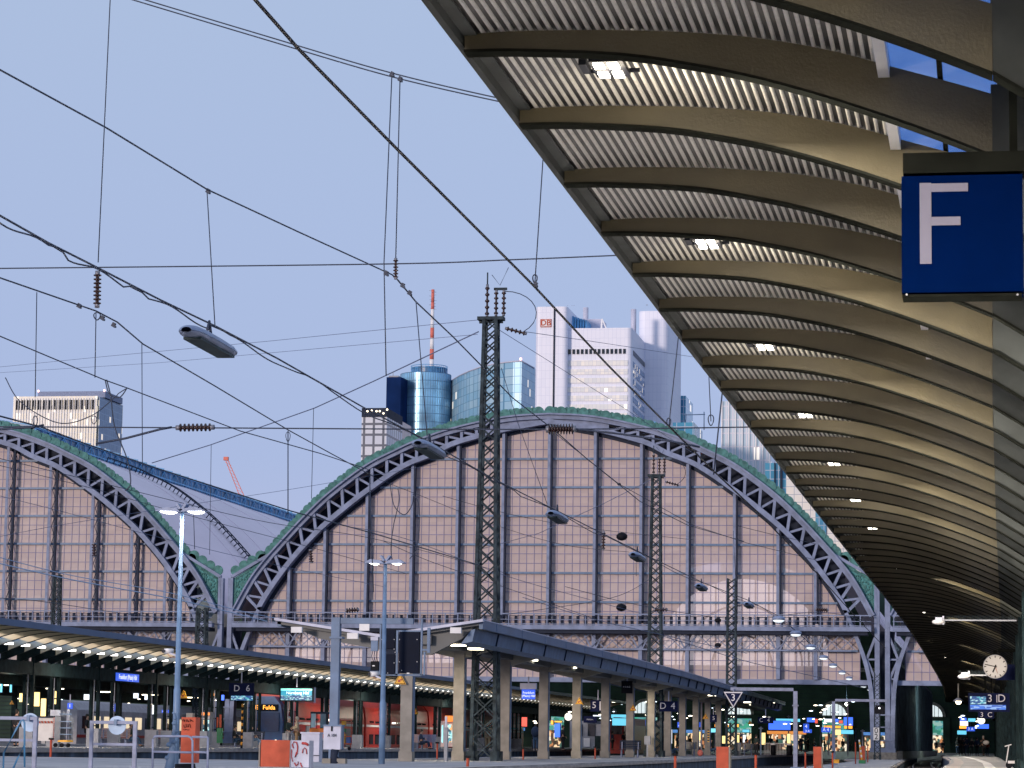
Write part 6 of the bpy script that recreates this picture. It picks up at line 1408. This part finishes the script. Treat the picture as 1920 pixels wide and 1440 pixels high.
def dupe(src, px, Y, z, rz, label, tops=None, s=1.0, lg=None):
    c = copy_tree(src); place(c, px, Y, z, rz, s); c["label"] = label; c["group"] = 'people on the platforms'
    for ch in c.children:
        if ch.name.startswith('jacket') and tops: ch.data = ch.data.copy(); ch.data.materials[0] = tops
        if ch.name.startswith('trousers') and lg: ch.data = ch.data.copy(); ch.data.materials[0] = lg
    return c
G = [(std, 1807, 275, .76, 1.0, 'person in dark green at the edge of the right group', c_dg), (std, 1822, 285, .76, -1.8, 'person behind the walking one, in black', c_bk), (walk, 1795, 300, .76, 1.6, 'farthest small figure on the right platform', c_bk), (std, 1832, 270, .76, 1.3, 'person in navy between the suited and the bag-carrying one', c_nv),
     (std, 30, 128, .83, 1.2, 'person in black behind the left disc frame', c_bk), (sit2, 244, 150, .83, 0.4, 'person in green seated at the end of the wooden bench', c_dg), (std, 162, 150, .83, 0.2, 'person in black beside the slatted bench at left', c_bk), (sit2, 440, 162, .83, 0.2, 'seated person left of the striped pole', c_bk), (sit2, 484, 172, .83, 2.6, 'seated person right of the striped pole', c_nv), (std, 310, 175, .83, 1.0, 'person in brown behind the hydrant pipe', c_kh),
     (std, 1148, 260, .8, 0.5, 'person in navy near the far red train', c_nv), (std, 1170, 262, .8, 1.5, 'person in black near the far red train', c_bk), (sit2, 1275, 205, .58, 2.8, 'person in dark green seated on a bench of the middle platform', c_dg), (sit2, 1333, 225, .58, 0.2, 'seated person beside the yellow striped strip', c_bk), (sit2, 1398, 240, .58, 0.4, 'seated person beside the bins of the middle platform', c_bk), (std, 1418, 235, .58, 1.0, 'person in dark green with large bag right of the bins', c_dg),
     (std, 1492, 380, .8, 0.8, 'dark figure in the concourse, left of the gantry', c_bk), (std, 1500, 385, .8, 1.8, 'second dark figure in the concourse left of the gantry', c_nv), (std, 1512, 390, .8, 1.2, 'third dark figure in the concourse', c_bk), (walk, 1527, 392, .8, 2.6, 'walking figure in the concourse', c_bk), (std, 1546, 388, .8, 0.4, 'figure before the lit shop by the gantry post', c_dg), (std, 1580, 390, .8, 2.0, 'figure before the warm shop left of the column', c_bk), (walk, 1592, 386, .8, 0.2, 'figure walking before the warm shop', c_nv),
     (std, 1730, 385, .8, 1.0, 'figure before the green-lit shop at right', c_bk), (std, 1742, 390, .8, 0.5, 'second figure before the green-lit shop', c_nv), (walk, 1755, 392, .8, 1.5, 'third figure before the green-lit shop', c_bk), (std, 1768, 388, .8, 1.5, 'fourth figure before the green-lit shop', c_dg), (std, 1055, 190, .83, 0.5, 'dark figure right of the blue screen', c_bk)]
W_ = ['near the white tiled pillar', 'between two pale columns', 'under the hall lamps', 'before the lit shops', 'beside the blue signs']
for i in range(18):
    px = 1190+i*19+(i*37) % 11; G.append(((std, walk, std)[i % 3], px, 300+(i*29) % 90, .8, i*1.1, 'distant %s figure %s, %s of the crowd from the left' % (['black-clad', 'navy', 'green-clad'][i % 3], W_[i % 5], ordn(i+1)), (c_bk, c_nv, c_dg)[i % 3]))
for src, px, Y, z, rz, lb, tp in G: dupe(src, px, Y, z, rz, lb, tp)
q = at(1849, 1390, 244.8); tag(MB().ball((q.x, 244.7, 1.95), 0.24, 10, (1.2, 0.6, 0.8)).build('shoulder_bag', c_wh, None, (q.x, 244.7, 1.95)), 'pale bag carried on the right platform', 'bag')

# ---------------------------------------------------------------- red double-deck train behind platform 5/6
tr = thing('train', 'red double-deck regional train behind the left platform with windows in two rows', 'train', (-49.6, 190, 0))
TX = -48.1
for i, (y0, y1) in enumerate([(188, 212), (212.6, 237), (237.6, 262), (262.6, 287)]):
    cbd = MB(); prof = [(TX, 0.45), (TX, 3.0), (TX-0.12, 3.9), (TX-0.55, 4.45), (TX-1.45, 4.62), (TX-2.35, 4.45), (TX-2.8, 3.9), (TX-2.9, 3.0), (TX-2.9, 0.45)]
    c_ = cbd.prism(prof[::-1], y0, y1).build('car_body', M_red, tr)
    MB().b2(TX, TX+0.03, y0+0.1, y1-0.1, 2.42, 2.60).build('white_stripe', M_white, c_)
    for k in range(11):
        y = y0+1.3+2.05*k
        if k not in (2, 8): MB().b2(TX+0.0, TX+0.03, y, y+1.35, 1.10, 1.85).build('window', M_glassD, c_)
        MB().add([(TX+0.02, y, 2.75), (TX+0.02, y+1.6, 2.75), (TX-0.14, y+1.6, 3.88), (TX-0.14, y, 3.88)], [(0, 1, 2, 3)]).build('window', M_glassD, c_)
    for k in (2, 8):
        y = y0+1.3+2.05*k; MB().b2(TX+0.0, TX+0.04, y-0.1, y+1.5, 0.55, 2.35).build('door', M_grey, c_); 
fr = MB().prism([(TX-0.05, 0.6), (TX-0.05, 2.6), (TX-0.2, 3.7), (TX-0.7, 4.3), (TX-2.2, 4.3), (TX-2.7, 3.7), (TX-2.85, 2.6), (TX-2.85, 0.6)][::-1], 186.9, 188.1).build('cab_front', mat('cab_blue', (0.01, 0.09, 0.26), 0.3), tr)
MB().b2(TX-2.6, TX-0.3, 186.8, 186.9, 1.9, 3.2).build('windscreen', mat('blue_glass', (0.01, 0.06, 0.16), 0.1), fr)
MB().b2(TX-2.4, TX-0.4, 186.78, 186.9, 3.30, 3.75).build('display', M_black, fr)
text('RE5 Fulda', 0.42, (TX-1.4, 186.76, 3.52), M_amber, tr, 'display_text')
MB().prism([(TX-0.0, 0.6), (TX-0.0, 2.9), (TX+0.35, 4.4), (TX+0.6, 4.4), (TX+0.25, 0.6)][::-1], 188.2, 188.5).build('nose_edge', mat('crimson', (0.42, 0.02, 0.06), 0.4), tr)
for s in (-2.5, -0.5): MB().disc((TX+s, 186.85, 1.2), 0.13, 0.05, n=12).build('headlight', glow('train_headlight', (1, 0.8, 0.5), 4), fr)
t2 = thing('train', 'second red train far inside the hall beyond the white kiosk', 'train', (-40, 262, 0)); q0, q1 = at(1155, 0, 262), at(1182, 0, 262)
MB().prism([(q0.x, 0.5), (q1.x, 0.5), (q1.x, 3.2), (q1.x-0.4, 3.9), (q0.x+0.4, 3.9), (q0.x, 3.2)], 262, 300).build('car_body', M_red, t2)
MB().b2(q0.x+0.2, q1.x-0.2, 261.95, 262, 2.3, 3.2).build('windscreen', M_glassD, t2); MB().disc(((q0.x+q1.x)/2, 261.9, 3.4), 0.14, 0.06).build('headlight', M_amber, t2)

# ---------------------------------------------------------------- furniture of the left platform
def bench(px0, px1, Y, z, lb, m=None, grp='benches on the platforms', side=1):
    a, b_ = at(px0, 1400, Y).x, at(px1, 1400, Y).x; t = thing('bench', lb, 'bench', ((a+b_)/2, Y, z), grp); m = m or mat('bench_slat', (0.42, 0.30, 0.30), 0.7, 0, 0.15)
    s = MB(); k_ = MB()
    for i in range(4): s.b2(a, b_, Y+i*0.1, Y+i*0.1+0.08, z+0.44, z+0.47)
    s.build('seat', m, t)
    for i in range(5): k_.box(((a+b_)/2, Y+0.42+i*0.035, z+0.55+i*0.1), (b_-a, 0.025, 0.085), (-0.3, 0, 0))
    k_.build('backrest', m, t)
    for x in (a+0.15, b_-0.15): MB().b2(x-0.03, x+0.03, Y+0.02, Y+0.4, z, z+0.43).b2(x-0.03, x+0.03, Y+0.36, Y+0.42, z, z+0.9).build('leg', M_galv, t)
    return t
bench(184, 238, 146, 0.83, 'slatted reddish bench left of the second disc')
bench(272, 322, 152, 0.83, 'slatted reddish bench behind the first lamp post')
bench(765, 786, 186, 0.83, 'light bench left of the seated person in navy')
bench(786, 815, 185.3, 0.83, 'bench under the seated person in navy', M_galv)
b4 = bench(1160, 1200, 163, 0.58, 'dark slatted double bench near the D 4 sign', M_steelD)
bench(1275, 1305, 200, 0.58, 'wood-brown bench on the middle platform right of the D 4 sign', M_conc)
bench(1392, 1412, 236, 0.58, 'small bench far along the middle platform', M_conc)
bench(435, 492, 168, 0.83, 'dark bench by the black and orange striped pole', M_steelD)
def simple(name, lb, cat, px0, py0, px1, py1, Y, m, th=0.4, extra=None, grp=None):
    t = thing(name, lb, cat, at((px0+px1)/2, py1, Y), grp); o = board(px0, py0, px1, py1, Y, m, t, 'body', th)
    if extra: extra(t)
    return t
# barrier panel and grey lift machine at left
t = simple('barrier_board', 'white board with a red and white striped top behind the left disc', 'barrier', 71, 1345, 100, 1389, 124, M_white, 0.1)
s_ = MB()
for k in range(5):
    a = at(73+k*6, 1354, 123.95); kk = 124/F_PX; s_.prism([(a.x, a.z-2*kk), (a.x+3*kk, a.z-2*kk), (a.x+1*kk, a.z+2*kk), (a.x-2*kk, a.z+2*kk)], 123.9, 123.95)
s_.build('stripe_pattern', M_orange, t); board(70.5, 1343, 100.5, 1345.5, 123.9, M_steelD, t, 'top_rail', 0.2); board(99, 1345, 101, 1390, 123.9, mat('stripe_pink', (0.6, 0.3, 0.3), 0.6), t, 'edge_tape', 0.12)
t = thing('wheelchair_lift', 'folded grey metal wheelchair lift on wheels beside the white board', 'lift', at(115, 1392, 126))
board(94, 1331, 107, 1342, 126, M_lgrey, t, 'upper_box', 0.5); board(100, 1343, 114, 1388, 126, M_grey, t, 'body', 0.6)
for px, y0, y1, w_ in ((116, 1334, 1390, 2), (119, 1340, 1390, 1.5), (123, 1330, 1388, 3), (128, 1342, 1392, 2), (132, 1346, 1388, 1.5)): board(px, y0, px+w_, y1, 126, M_lgrey if w_ > 2 else M_grey, t, 'frame_post', 0.3, 0.05)
for py in (1338, 1352, 1364, 1376): board(112, py, 134, py+1.6, 126, M_bluegr, t, 'frame_rail', 0.1, -0.06)
for px in (104, 116, 128): q = at(px, 1393, 125.8); MB().disc((q.x, 125.8, 0.83+0.1), 0.1, 0.08, n=14).build('wheel', M_black, t)
board(108, 1388, 136, 1391, 125.7, M_warn, t, 'ramp_edge', 0.1)
# vending machines and bins
M_vend = glow_busy('vending_glow', [(0.5, 0.9, 0.9), (0.1, 0.4, 0.5), (0.8, 0.85, 0.8), (0.9, 0.5, 0.2), (0.02, 0.1, 0.15)], 1.1, 6, 1)
t = simple('vending_machine', 'lit snack machine with orange top left of the green bin', 'vending machine', 377, 1335, 394, 1397, 158, M_grey, 0.6); board(378, 1336, 393, 1341, 157.95, glow('vend_orange', (1, 0.3, 0.06), 0.9), t, 'header', 0.04); board(378, 1343, 393, 1348, 157.95, M_white, t, 'header', 0.04); board(380, 1350, 392, 1385, 157.95, M_vend, t, 'display_window', 0.04)
t = simple('vending_machine', 'lit pink-white drinks machine beside the tall lattice mast', 'vending machine', 826, 1352, 850, 1400, 196, mat('pink_white', (0.7, 0.5, 0.5), 0.5), 0.7); board(838, 1358, 848, 1392, 195.9, M_vend, t, 'display_window', 0.05); board(828, 1360, 830.5, 1392, 195.9, glow('cyan_strip', (0.3, 0.8, 0.9), 1.2), t, 'light_strip', 0.05); board(834, 1342, 850, 1353, 195.8, glow('vend_orange', (1, 0.3, 0.06), 0.9), t, 'header', 0.3)
t = simple('waste_bin', 'green bin with orange top behind the canopy columns', 'bin', 406, 1365, 415, 1393, 160, mat('bin_green', (0.02, 0.22, 0.09), 0.5), 0.35); board(406, 1345, 409, 1364, 160, M_orange, t, 'flap', 0.1); board(411, 1340, 415, 1364, 160, M_orange, t, 'flap', 0.1)
t = thing('striped_pole', 'black and orange striped pole on the left platform', 'pole', at(455, 1400, 150)); a = at(455, 1320, 150)
for k in range(14): z0 = 0.83+(a.z-0.83)*k/14; MB().tube([(a.x, 150, z0), (a.x, 150, z0+(a.z-0.83)/14)], 0.06, 8).build('pole_band', mat('band_orange', (0.55, 0.24, 0.02), 0.5) if k % 2 else M_black, t)
# orange sweeper and yellow crate trolley
t = thing('service_vehicle', 'small orange service vehicle with light blue cab windows', 'vehicle', at(600, 1402, 152))
board(580, 1366, 618, 1384, 152, mat('vehicle_orange', (0.75, 0.20, 0.03), 0.45), t, 'body', 1.3); board(582, 1335, 612, 1338, 152, M_steelD, t, 'cab_roof', 1.2); board(583, 1338, 592, 1364, 152, mat('cab_window', (0.35, 0.55, 0.65), 0.1), t, 'window', 0.05); board(600, 1338, 611, 1364, 152, mat('cab_window2', (0.10, 0.20, 0.28), 0.1), t, 'window', 0.05)
for px in (582, 593, 612): board(px, 1337, px+1.6, 1366, 152, M_steelD, t, 'cab_post', 0.1, -0.02)
for px in (588, 612): q = at(px, 1394, 152); MB().disc((q.x, 152, 0.83+0.28), 0.28, 0.2, n=18).build('wheel', M_black, t)
t = thing('trolley', 'orange wire trolley with yellow crates right of the grey box', 'trolley', at(648, 1402, 140))
for px in (637, 659): board(px-0.8, 1349, px+0.8, 1396, 140, M_orange, t, 'frame_post', 0.05)
for py in (1350, 1364, 1380, 1394): board(637, py, 659, py+1.6, 140, M_orange, t, 'frame_rail', 0.05, 0.06)
for i, py in enumerate((1352, 1364, 1376, 1386)): board(639, py, 645, py+9, 140, M_warn if i != 1 else mat('bin_green', (0, 0, 0)), t, 'crate', 0.4, 0.12)
board(648, 1382, 656, 1393, 140, mat('crate_blue', (0.02, 0.08, 0.3), 0.5), t, 'crate', 0.4, 0.12)
for px in (641, 655): q = at(px, 1398, 140); MB().disc((q.x, 140, 0.83+0.09), 0.09, 0.06, n=12).build('wheel', M_black, t)
t = simple('waiting_kiosk', 'grey white kiosk with windows and a dark blue sign right of the glowing clock', 'kiosk', 1068, 1352, 1130, 1402, 196, M_grey, 2.0); board(1080, 1358, 1092, 1380, 195.9, M_glassD, t, 'window', 0.05); board(1102, 1358, 1116, 1380, 195.9, M_glassD, t, 'window', 0.05); board(1094, 1343, 1119, 1355, 195.5, M_sign, t, 'sign', 0.1); txt('Abfahrt', 1106, 1349, 195.4, 3, M_letter, t); board(1094, 1384, 1106, 1400, 195.9, M_white, t, 'panel', 0.05)
simple('waste_container', 'dark green container beside the kiosk', 'container', 1115, 1380, 1133, 1404, 180, M_dkgrn, 0.8)
t = thing('bag', 'bright red bag on the floor of the middle platform', 'bag', at(1313, 1416, 200)); q = at(1313, 1410, 200); MB().ball((q.x, 200, 0.58+0.24), 0.24, 10, (0.9, 0.7, 1)).build('pouch', M_mred, t); MB().tube([(q.x-0.08, 200, 1.0), (q.x, 200, 1.12), (q.x+0.08, 200, 1.0)], 0.012).build('handle', M_black, t)
for px, Y, lb in ((1384, 222, 'round pinkish waste bin near the third mast'), (1450, 250, 'dark bin at the end of the middle platform'), (1480, 250, 'second dark bin at the end of the middle platform')):
    q = at(px, 1400, Y); t = thing('waste_bin', lb, 'bin', (q.x, Y, 0.58)); MB().tube([(q.x, Y, 0.58), (q.x, Y, 1.5)], 0.25, 14).build('body', M_conc if px < 1400 else M_black, t); MB().tube([(q.x, Y, 1.5), (q.x, Y, 1.62)], [0.27, 0.18], 14).build('lid', M_white if px > 1400 else M_grey, t)
t = thing('railing', 'white railing across the end of the middle platform', 'railing', at(1455, 1410, 262)); r_ = MB()
a, b_ = at(1436, 0, 262).x, at(1482, 0, 262).x
for k in range(18): x = a+(b_-a)*k/17; r_.b2(x-0.02, x+0.02, 262, 262.04, 0.58, 1.62)
r_.build('bars', M_white, t); MB().b2(a, b_, 261.98, 262.06, 1.62, 1.68).build('top_rail', M_white, t)
t = thing('yellow_striped_strip', 'narrow yellow and black strip on a pale column', 'sign', at(1328, 1380, 206.5))
for k in range(10): board(1326.5, 1368+k*2.4, 1330, 1369.6+k*2.4, 206.6, M_warn if k % 2 else M_black, t, 'band', 0.03)
t = simple('meter_cabinet', 'small grey round-topped cabinet inside the second mast', 'cabinet', 1208, 1380, 1219, 1396, 176, M_grey, 0.3); board(1212, 1396, 1215, 1420, 176, M_grey, t, 'stand', 0.1)
t = simple('cable_duct_post', 'plain grey upright post between first and second pale columns', 'post', 832, 1364, 839, 1428, 108, M_grey, 0.2); board(834, 1343, 838, 1363, 108, M_lgrey, t, 'post_head', 0.1)

# ---------------------------------------------------------------- near apron: frames, boxes, cabinets
def tube_frame(t, P, r, m, name='rail'): MB().tube(P, r, 8).build(name, m, t)
def disc_frame(px0, px1, pyt, dcx, dcy, Y, lb):
    t = thing('buffer_frame', lb, 'barrier frame', at((px0+px1)/2, 1440, Y)); a, b_ = at(px0, pyt, Y), at(px1, pyt, Y); k = Y/F_PX
    for q in (a, b_): MB().b2(q.x-0.035 if q is a else q.x-0.045, q.x+0.045, Y-0.04, Y+0.04, 0.58, q.z-0.003).build('post', M_galv, t)
    MB().b2(a.x-0.035, b_.x+0.045, Y-0.045, Y+0.045, a.z, a.z+0.075).build('top_bar', M_galv, t)
    zz_ = at(px0, pyt+38, Y).z; MB().b2(a.x+0.05, b_.x-0.05, Y-0.02, Y+0.02, zz_-0.03, zz_+0.03).build('mid_bar', M_galv, t)
    c = at(dcx, dcy, Y); MB().disc((c.x, Y+0.09, c.z), 18*k, 0.02, n=40).build('disc', M_disc, t)
    MB().b2(c.x-0.035, c.x+0.035, Y-0.07, Y+0.08, a.z-0.03, a.z+0.11).build('clamp', M_bluegr, t)
    return t
disc_frame(172, 254, 1357, 217.5, 1360, 64, 'grey frame barrier with pale blue disc, in full view')
disc_frame(-15, 67, 1349, 54, 1354.5, 62, 'grey frame barrier with pale blue disc cut by the left edge')
t = thing('stair_rail', 'blue bent tube handrail at the far left corner', 'handrail', at(25, 1440, 58))
for P in ([(6, 1446), (7, 1412), (30, 1368), (39, 1352), (43, 1350), (46, 1355), (46, 1438)], [(24, 1442), (34, 1420), (45, 1398)]): MB().tube([at(px, py, 58) for px, py in P], 0.022, 8).build('tube', mat('rail_blue', (0.05, 0.18, 0.36), 0.4), t)
t = thing('handrail', 'galvanised tubular handrail with rounded corner before the orange box', 'handrail', at(340, 1440, 62))
for P in ([(286, 1446), (286.5, 1386), (289, 1381.5), (293, 1380.5), (352, 1380.5), (358, 1383), (361, 1389), (361, 1446)], [(360, 1382), (389, 1382), (390, 1384)], [(390, 1382), (389, 1446)], [(287, 1409.5), (361, 1411)], [(361, 1410), (389, 1411)]): MB().tube([at(px, py, 62) for px, py in P], 0.026, 8).build('tube', M_galv, t)
# hydrant pipe with wrapped valves
t = thing('hydrant_pipe', 'dark blue standpipe with wrapped valves next to the lamp post', 'pipe', at(322, 1440, 66))
P = [(317, 1445), (320, 1425), (324, 1400), (322, 1388), (328, 1372), (328, 1345), (327, 1338), (323, 1336)]
MB().tube([at(px, py, 66) for px, py in P], [0.12, 0.11, 0.08, 0.07, 0.06, 0.05, 0.03, 0.02], 10).build('pipe', M_bluegr, t)
for px, py, r in ((327, 1356, 7), (332, 1371, 5), (327, 1378, 5), (318, 1396, 9), (326, 1391, 8), (328, 1347, 5), (315, 1421, 9)): q = at(px, py, 65.95); MB().ball(q, r*66/F_PX*0.8, 8, (1, 0.8, 0.7)).build('valve', M_bluegr, t)
# orange boxes
def scribble(mb, px, py, Y, w_, h_, n, seed):
    r = random.Random(seed)
    for k in range(n):
        x = px+w_*k/n; pts = [at(x+r.uniform(-1, 1), py+r.uniform(0, h_*0.3), Y), at(x+w_/n*0.4, py+h_*r.uniform(0.5, 1), Y), at(x+w_/n*r.uniform(0.3, 1.1), py+h_*r.uniform(0.0, 0.9), Y)]
        mb.tube(pts, 0.007, 4)
    return mb
t = thing('orange_box', 'tall orange red cabinet with black scribbles beside the first lamp post', 'cabinet', at(354, 1430, 67)); board(338, 1345, 367, 1430, 67, M_orange, t, 'body', 0.4); board(349, 1337, 361, 1345, 67.1, M_conc, t, 'cap', 0.2)
sc = MB(); scribble(sc, 341, 1348, 66.98, 22, 6, 6, 3); scribble(sc, 344, 1357, 66.98, 15, 9, 4, 5); scribble(sc, 344, 1367, 66.98, 12, 3, 2, 8); sc.build('scribble', M_black, t)
MB().tube([at(347, 1432, 67), at(347, 1450, 67)], [0.25, 0.28], 16).build('rubber_base', M_black, t)
t = thing('orange_box', 'wide orange red cabinet with graffiti on its pale side at the lower left', 'cabinet', at(530, 1440, 74)); board(488, 1388, 543.5, 1452, 74, M_orange, t, 'body', 0.6)
board(544, 1388.5, 580, 1452, 74.02, M_lgrey, t, 'side_panel', 0.5); board(484, 1392, 488, 1452, 74.05, M_conc, t, 'sticker_strip', 0.1); board(543, 1388, 544.2, 1452, 73.98, M_white, t, 'corner_trim', 0.04)
sg = MB(); RG = mat('graffiti_red', (0.42, 0.04, 0.04), 0.6)
def gcurve(P, r): sg.tube([at(px, py, 73.995) for px, py in P], r, 6)
gcurve([(550, 1403), (548, 1396), (551, 1391), (556, 1392), (558, 1400), (557, 1412), (553, 1420), (556, 1410)], 0.018)
gcurve([(566, 1393.5), (573, 1394), (578, 1397)], 0.035); gcurve([(567, 1412), (568, 1405), (571, 1402), (574, 1405), (575, 1414)], 0.014); gcurve([(552, 1430), (555, 1436), (559, 1432), (559, 1428)], 0.018); gcurve([(547, 1405), (546, 1418), (549, 1428)], 0.012); gcurve([(563, 1430), (566, 1438), (567, 1446)], 0.016)
sg.build('graffiti', RG, t)
for px, Y, y0, x1, lb in ((1343, 84, 1400, 1366, 'orange box on the service strip below the triangular number sign'), (1525, 118, 1400, 1540, 'orange box left of the second gantry'), (1611, 165, 1399, 1621.5, 'orange box with green foot in front of the hall column')):
    t = thing('orange_box', lb, 'cabinet', at(px, 1440, Y)); q0, q1 = at(px, y0, Y), at(x1, y0, Y); MB().b2(q0.x, q1.x, Y, Y+0.4, 0.42 if Y != 165 else 0.62, q0.z).build('body', M_orange, t); MB().b2(q1.x+0.002, q1.x+0.05, Y+0.01, Y+0.4, 0.42, q0.z-0.01).build('side_panel', M_conc, t)
    if Y == 165: MB().b2(q0.x-0.03, q1.x+0.03, Y-0.03, Y+0.43, 0.42, 0.62).build('foot', mat('bin_green', (0, 0, 0)), t)
t = simple('relay_cabinet', 'pale lilac cabinet behind the graffitied orange one', 'cabinet', 564, 1374, 599, 1428, 94, M_lgrey, 0.5); board(563, 1373, 599.5, 1375.5, 93.95, M_lgrey, t, 'lid', 0.6); board(564.5, 1416, 599, 1417, 93.98, M_steelD, t, 'joint', 0.01)
t = thing('switch_box', 'light grey box lettered A 104 on a cable base', 'cabinet', at(624, 1430, 88)); board(606, 1361, 639, 1405, 88, M_lgrey, t, 'body', 0.35); board(605.5, 1359, 641, 1361.5, 87.95, M_bluegr, t, 'lid', 0.45); board(639.3, 1361.5, 641.5, 1405, 88.02, M_bluegr, t, 'side_panel', 0.3); board(620.5, 1361, 623.5, 1371, 87.97, M_black, t, 'latch', 0.02); txt('A 104', 622.5, 1379, 87.98, 6, M_black, t, sx=0.85)
MB().tube([at(628, 1405, 88.1), at(626, 1418, 88.1), at(630, 1432, 88.1)], [0.14, 0.12, 0.2], 10).build('cable_base', M_steelD, t)
for px in (612, 640): q = at(px, 1426, 88); MB().box((q.x, 88.1, 0.66), (0.28, 0.3, 0.16)).build('foot_block', M_conc, t)
# red marker poles
for px, y0, Y, z0, lb in ((877, 1421, 84, 0.58, 'red marker pole with black head at the platform edge near the mast'), (96, 1387, 98, 0.0, 'rust red pole standing before the left platform wall'), (1266, 1417, 92, 0.2, 'red marker pole right of the wide dark board'), (1417, 1415, 95, 0.2, 'red marker pole with blue head right of the orange box'), (1510, 1410, 112, 0.42, 'thin red pole left of the middle orange box'), (1561, 1411, 120, 0.42, 'thin red pole at the foot of the second gantry'), (1604, 1391, 160, 0.42, 'taller red pole left of the green-footed box'), (1627, 1398, 180, 0.42, 'red pole just left of the column foot'), (820, 1394, 120, 0.2, 'thin red pole before the vending machine'), (981, 1404, 125, 0.2, 'thin red pole between the pale columns'), (1116, 1402, 140, 0.2, 'thin red pole right of the fourth pale column')):
    q = at(px, y0, Y); t = thing('marker_pole', lb, 'pole', (q.x, Y, z0), 'red marker poles'); r_ = 0.045 if Y < 100 else 0.035
    MB().tube([(q.x, Y, z0), (q.x, Y, q.z)], r_, 8).build('pole', M_orange, t); MB().box((q.x, Y, q.z+0.03), (0.16, 0.12, 0.07)).build('head', M_black, t)
t = thing('barrier_bar', 'yellow and white striped bar leaning on the green-footed box', 'bar', at(1614, 1425, 163)); a, b_ = at(1611, 1387, 163), at(1616, 1425, 163)
for k in range(8): MB().tube([a.lerp(b_, k/8), a.lerp(b_, (k+1)/8)], 0.05, 6).build('bar_band', M_warn if k % 2 else M_white, t)
t = simple('sand_box', 'small yellow box at the foot of the second gantry', 'box', 1563, 1425, 1573, 1431, 128, M_warn, 0.3)
board(1563, 1424.2, 1573, 1425.2, 127.9, M_warn, t, 'lid', 0.45)
# small trolley on the right platform
t = thing('luggage_trolley', 'small white and black hand trolley at the lower right corner', 'trolley', at(1893, 1430, 86)); q = at(1893, 1425, 86)
MB().disc((q.x-0.02, 86, 0.86), 0.10, 0.05, n=16).build('wheel', M_black, t); MB().box((q.x+0.12, 86.1, 0.95), (0.34, 0.3, 0.08)).build('base', M_white, t); MB().bar((q.x-0.1, 86, 0.95), (q.x-0.02, 86, 1.45), 0.03).bar((q.x-0.14, 86, 1.42), (q.x+0.06, 86, 1.48), 0.03).build('handle', M_white, t)
MB().disc((q.x+0.26, 86, 0.86), 0.10, 0.05, n=16).build('wheel', M_black, t)

# pale train on a far track at the left, its windows lit
t3 = thing('train', 'pale train with warm lit windows on a far track behind the left columns', 'train', (-70.5, 200, 0)); TX2 = -69.0
for i in range(4):
    y0 = 205+26*i; y1 = y0+25.4
    c_ = MB().prism([(TX2, 0.5), (TX2, 3.4), (TX2-0.5, 4.0), (TX2-1.4, 4.15), (TX2-2.3, 4.0), (TX2-2.8, 3.4), (TX2-2.8, 0.5)][::-1], y0, y1).build('car_body', mat('pale_car_paint', (0.42, 0.42, 0.46), 0.5), t3)
    MB().b2(TX2, TX2+0.03, y0+0.1, y1-0.1, 1.30, 1.52).build('red_stripe', M_red, c_)
    for k in range(9):
        y = y0+1.2+2.7*k; MB().b2(TX2, TX2+0.04, y, y+1.7, 2.0, 2.95).build('window', glow('warm_window', (1.0, 0.80, 0.52), 0.8) if (k+i) % 3 else M_glassD, c_)
SC.cycles.use_adaptive_sampling = True
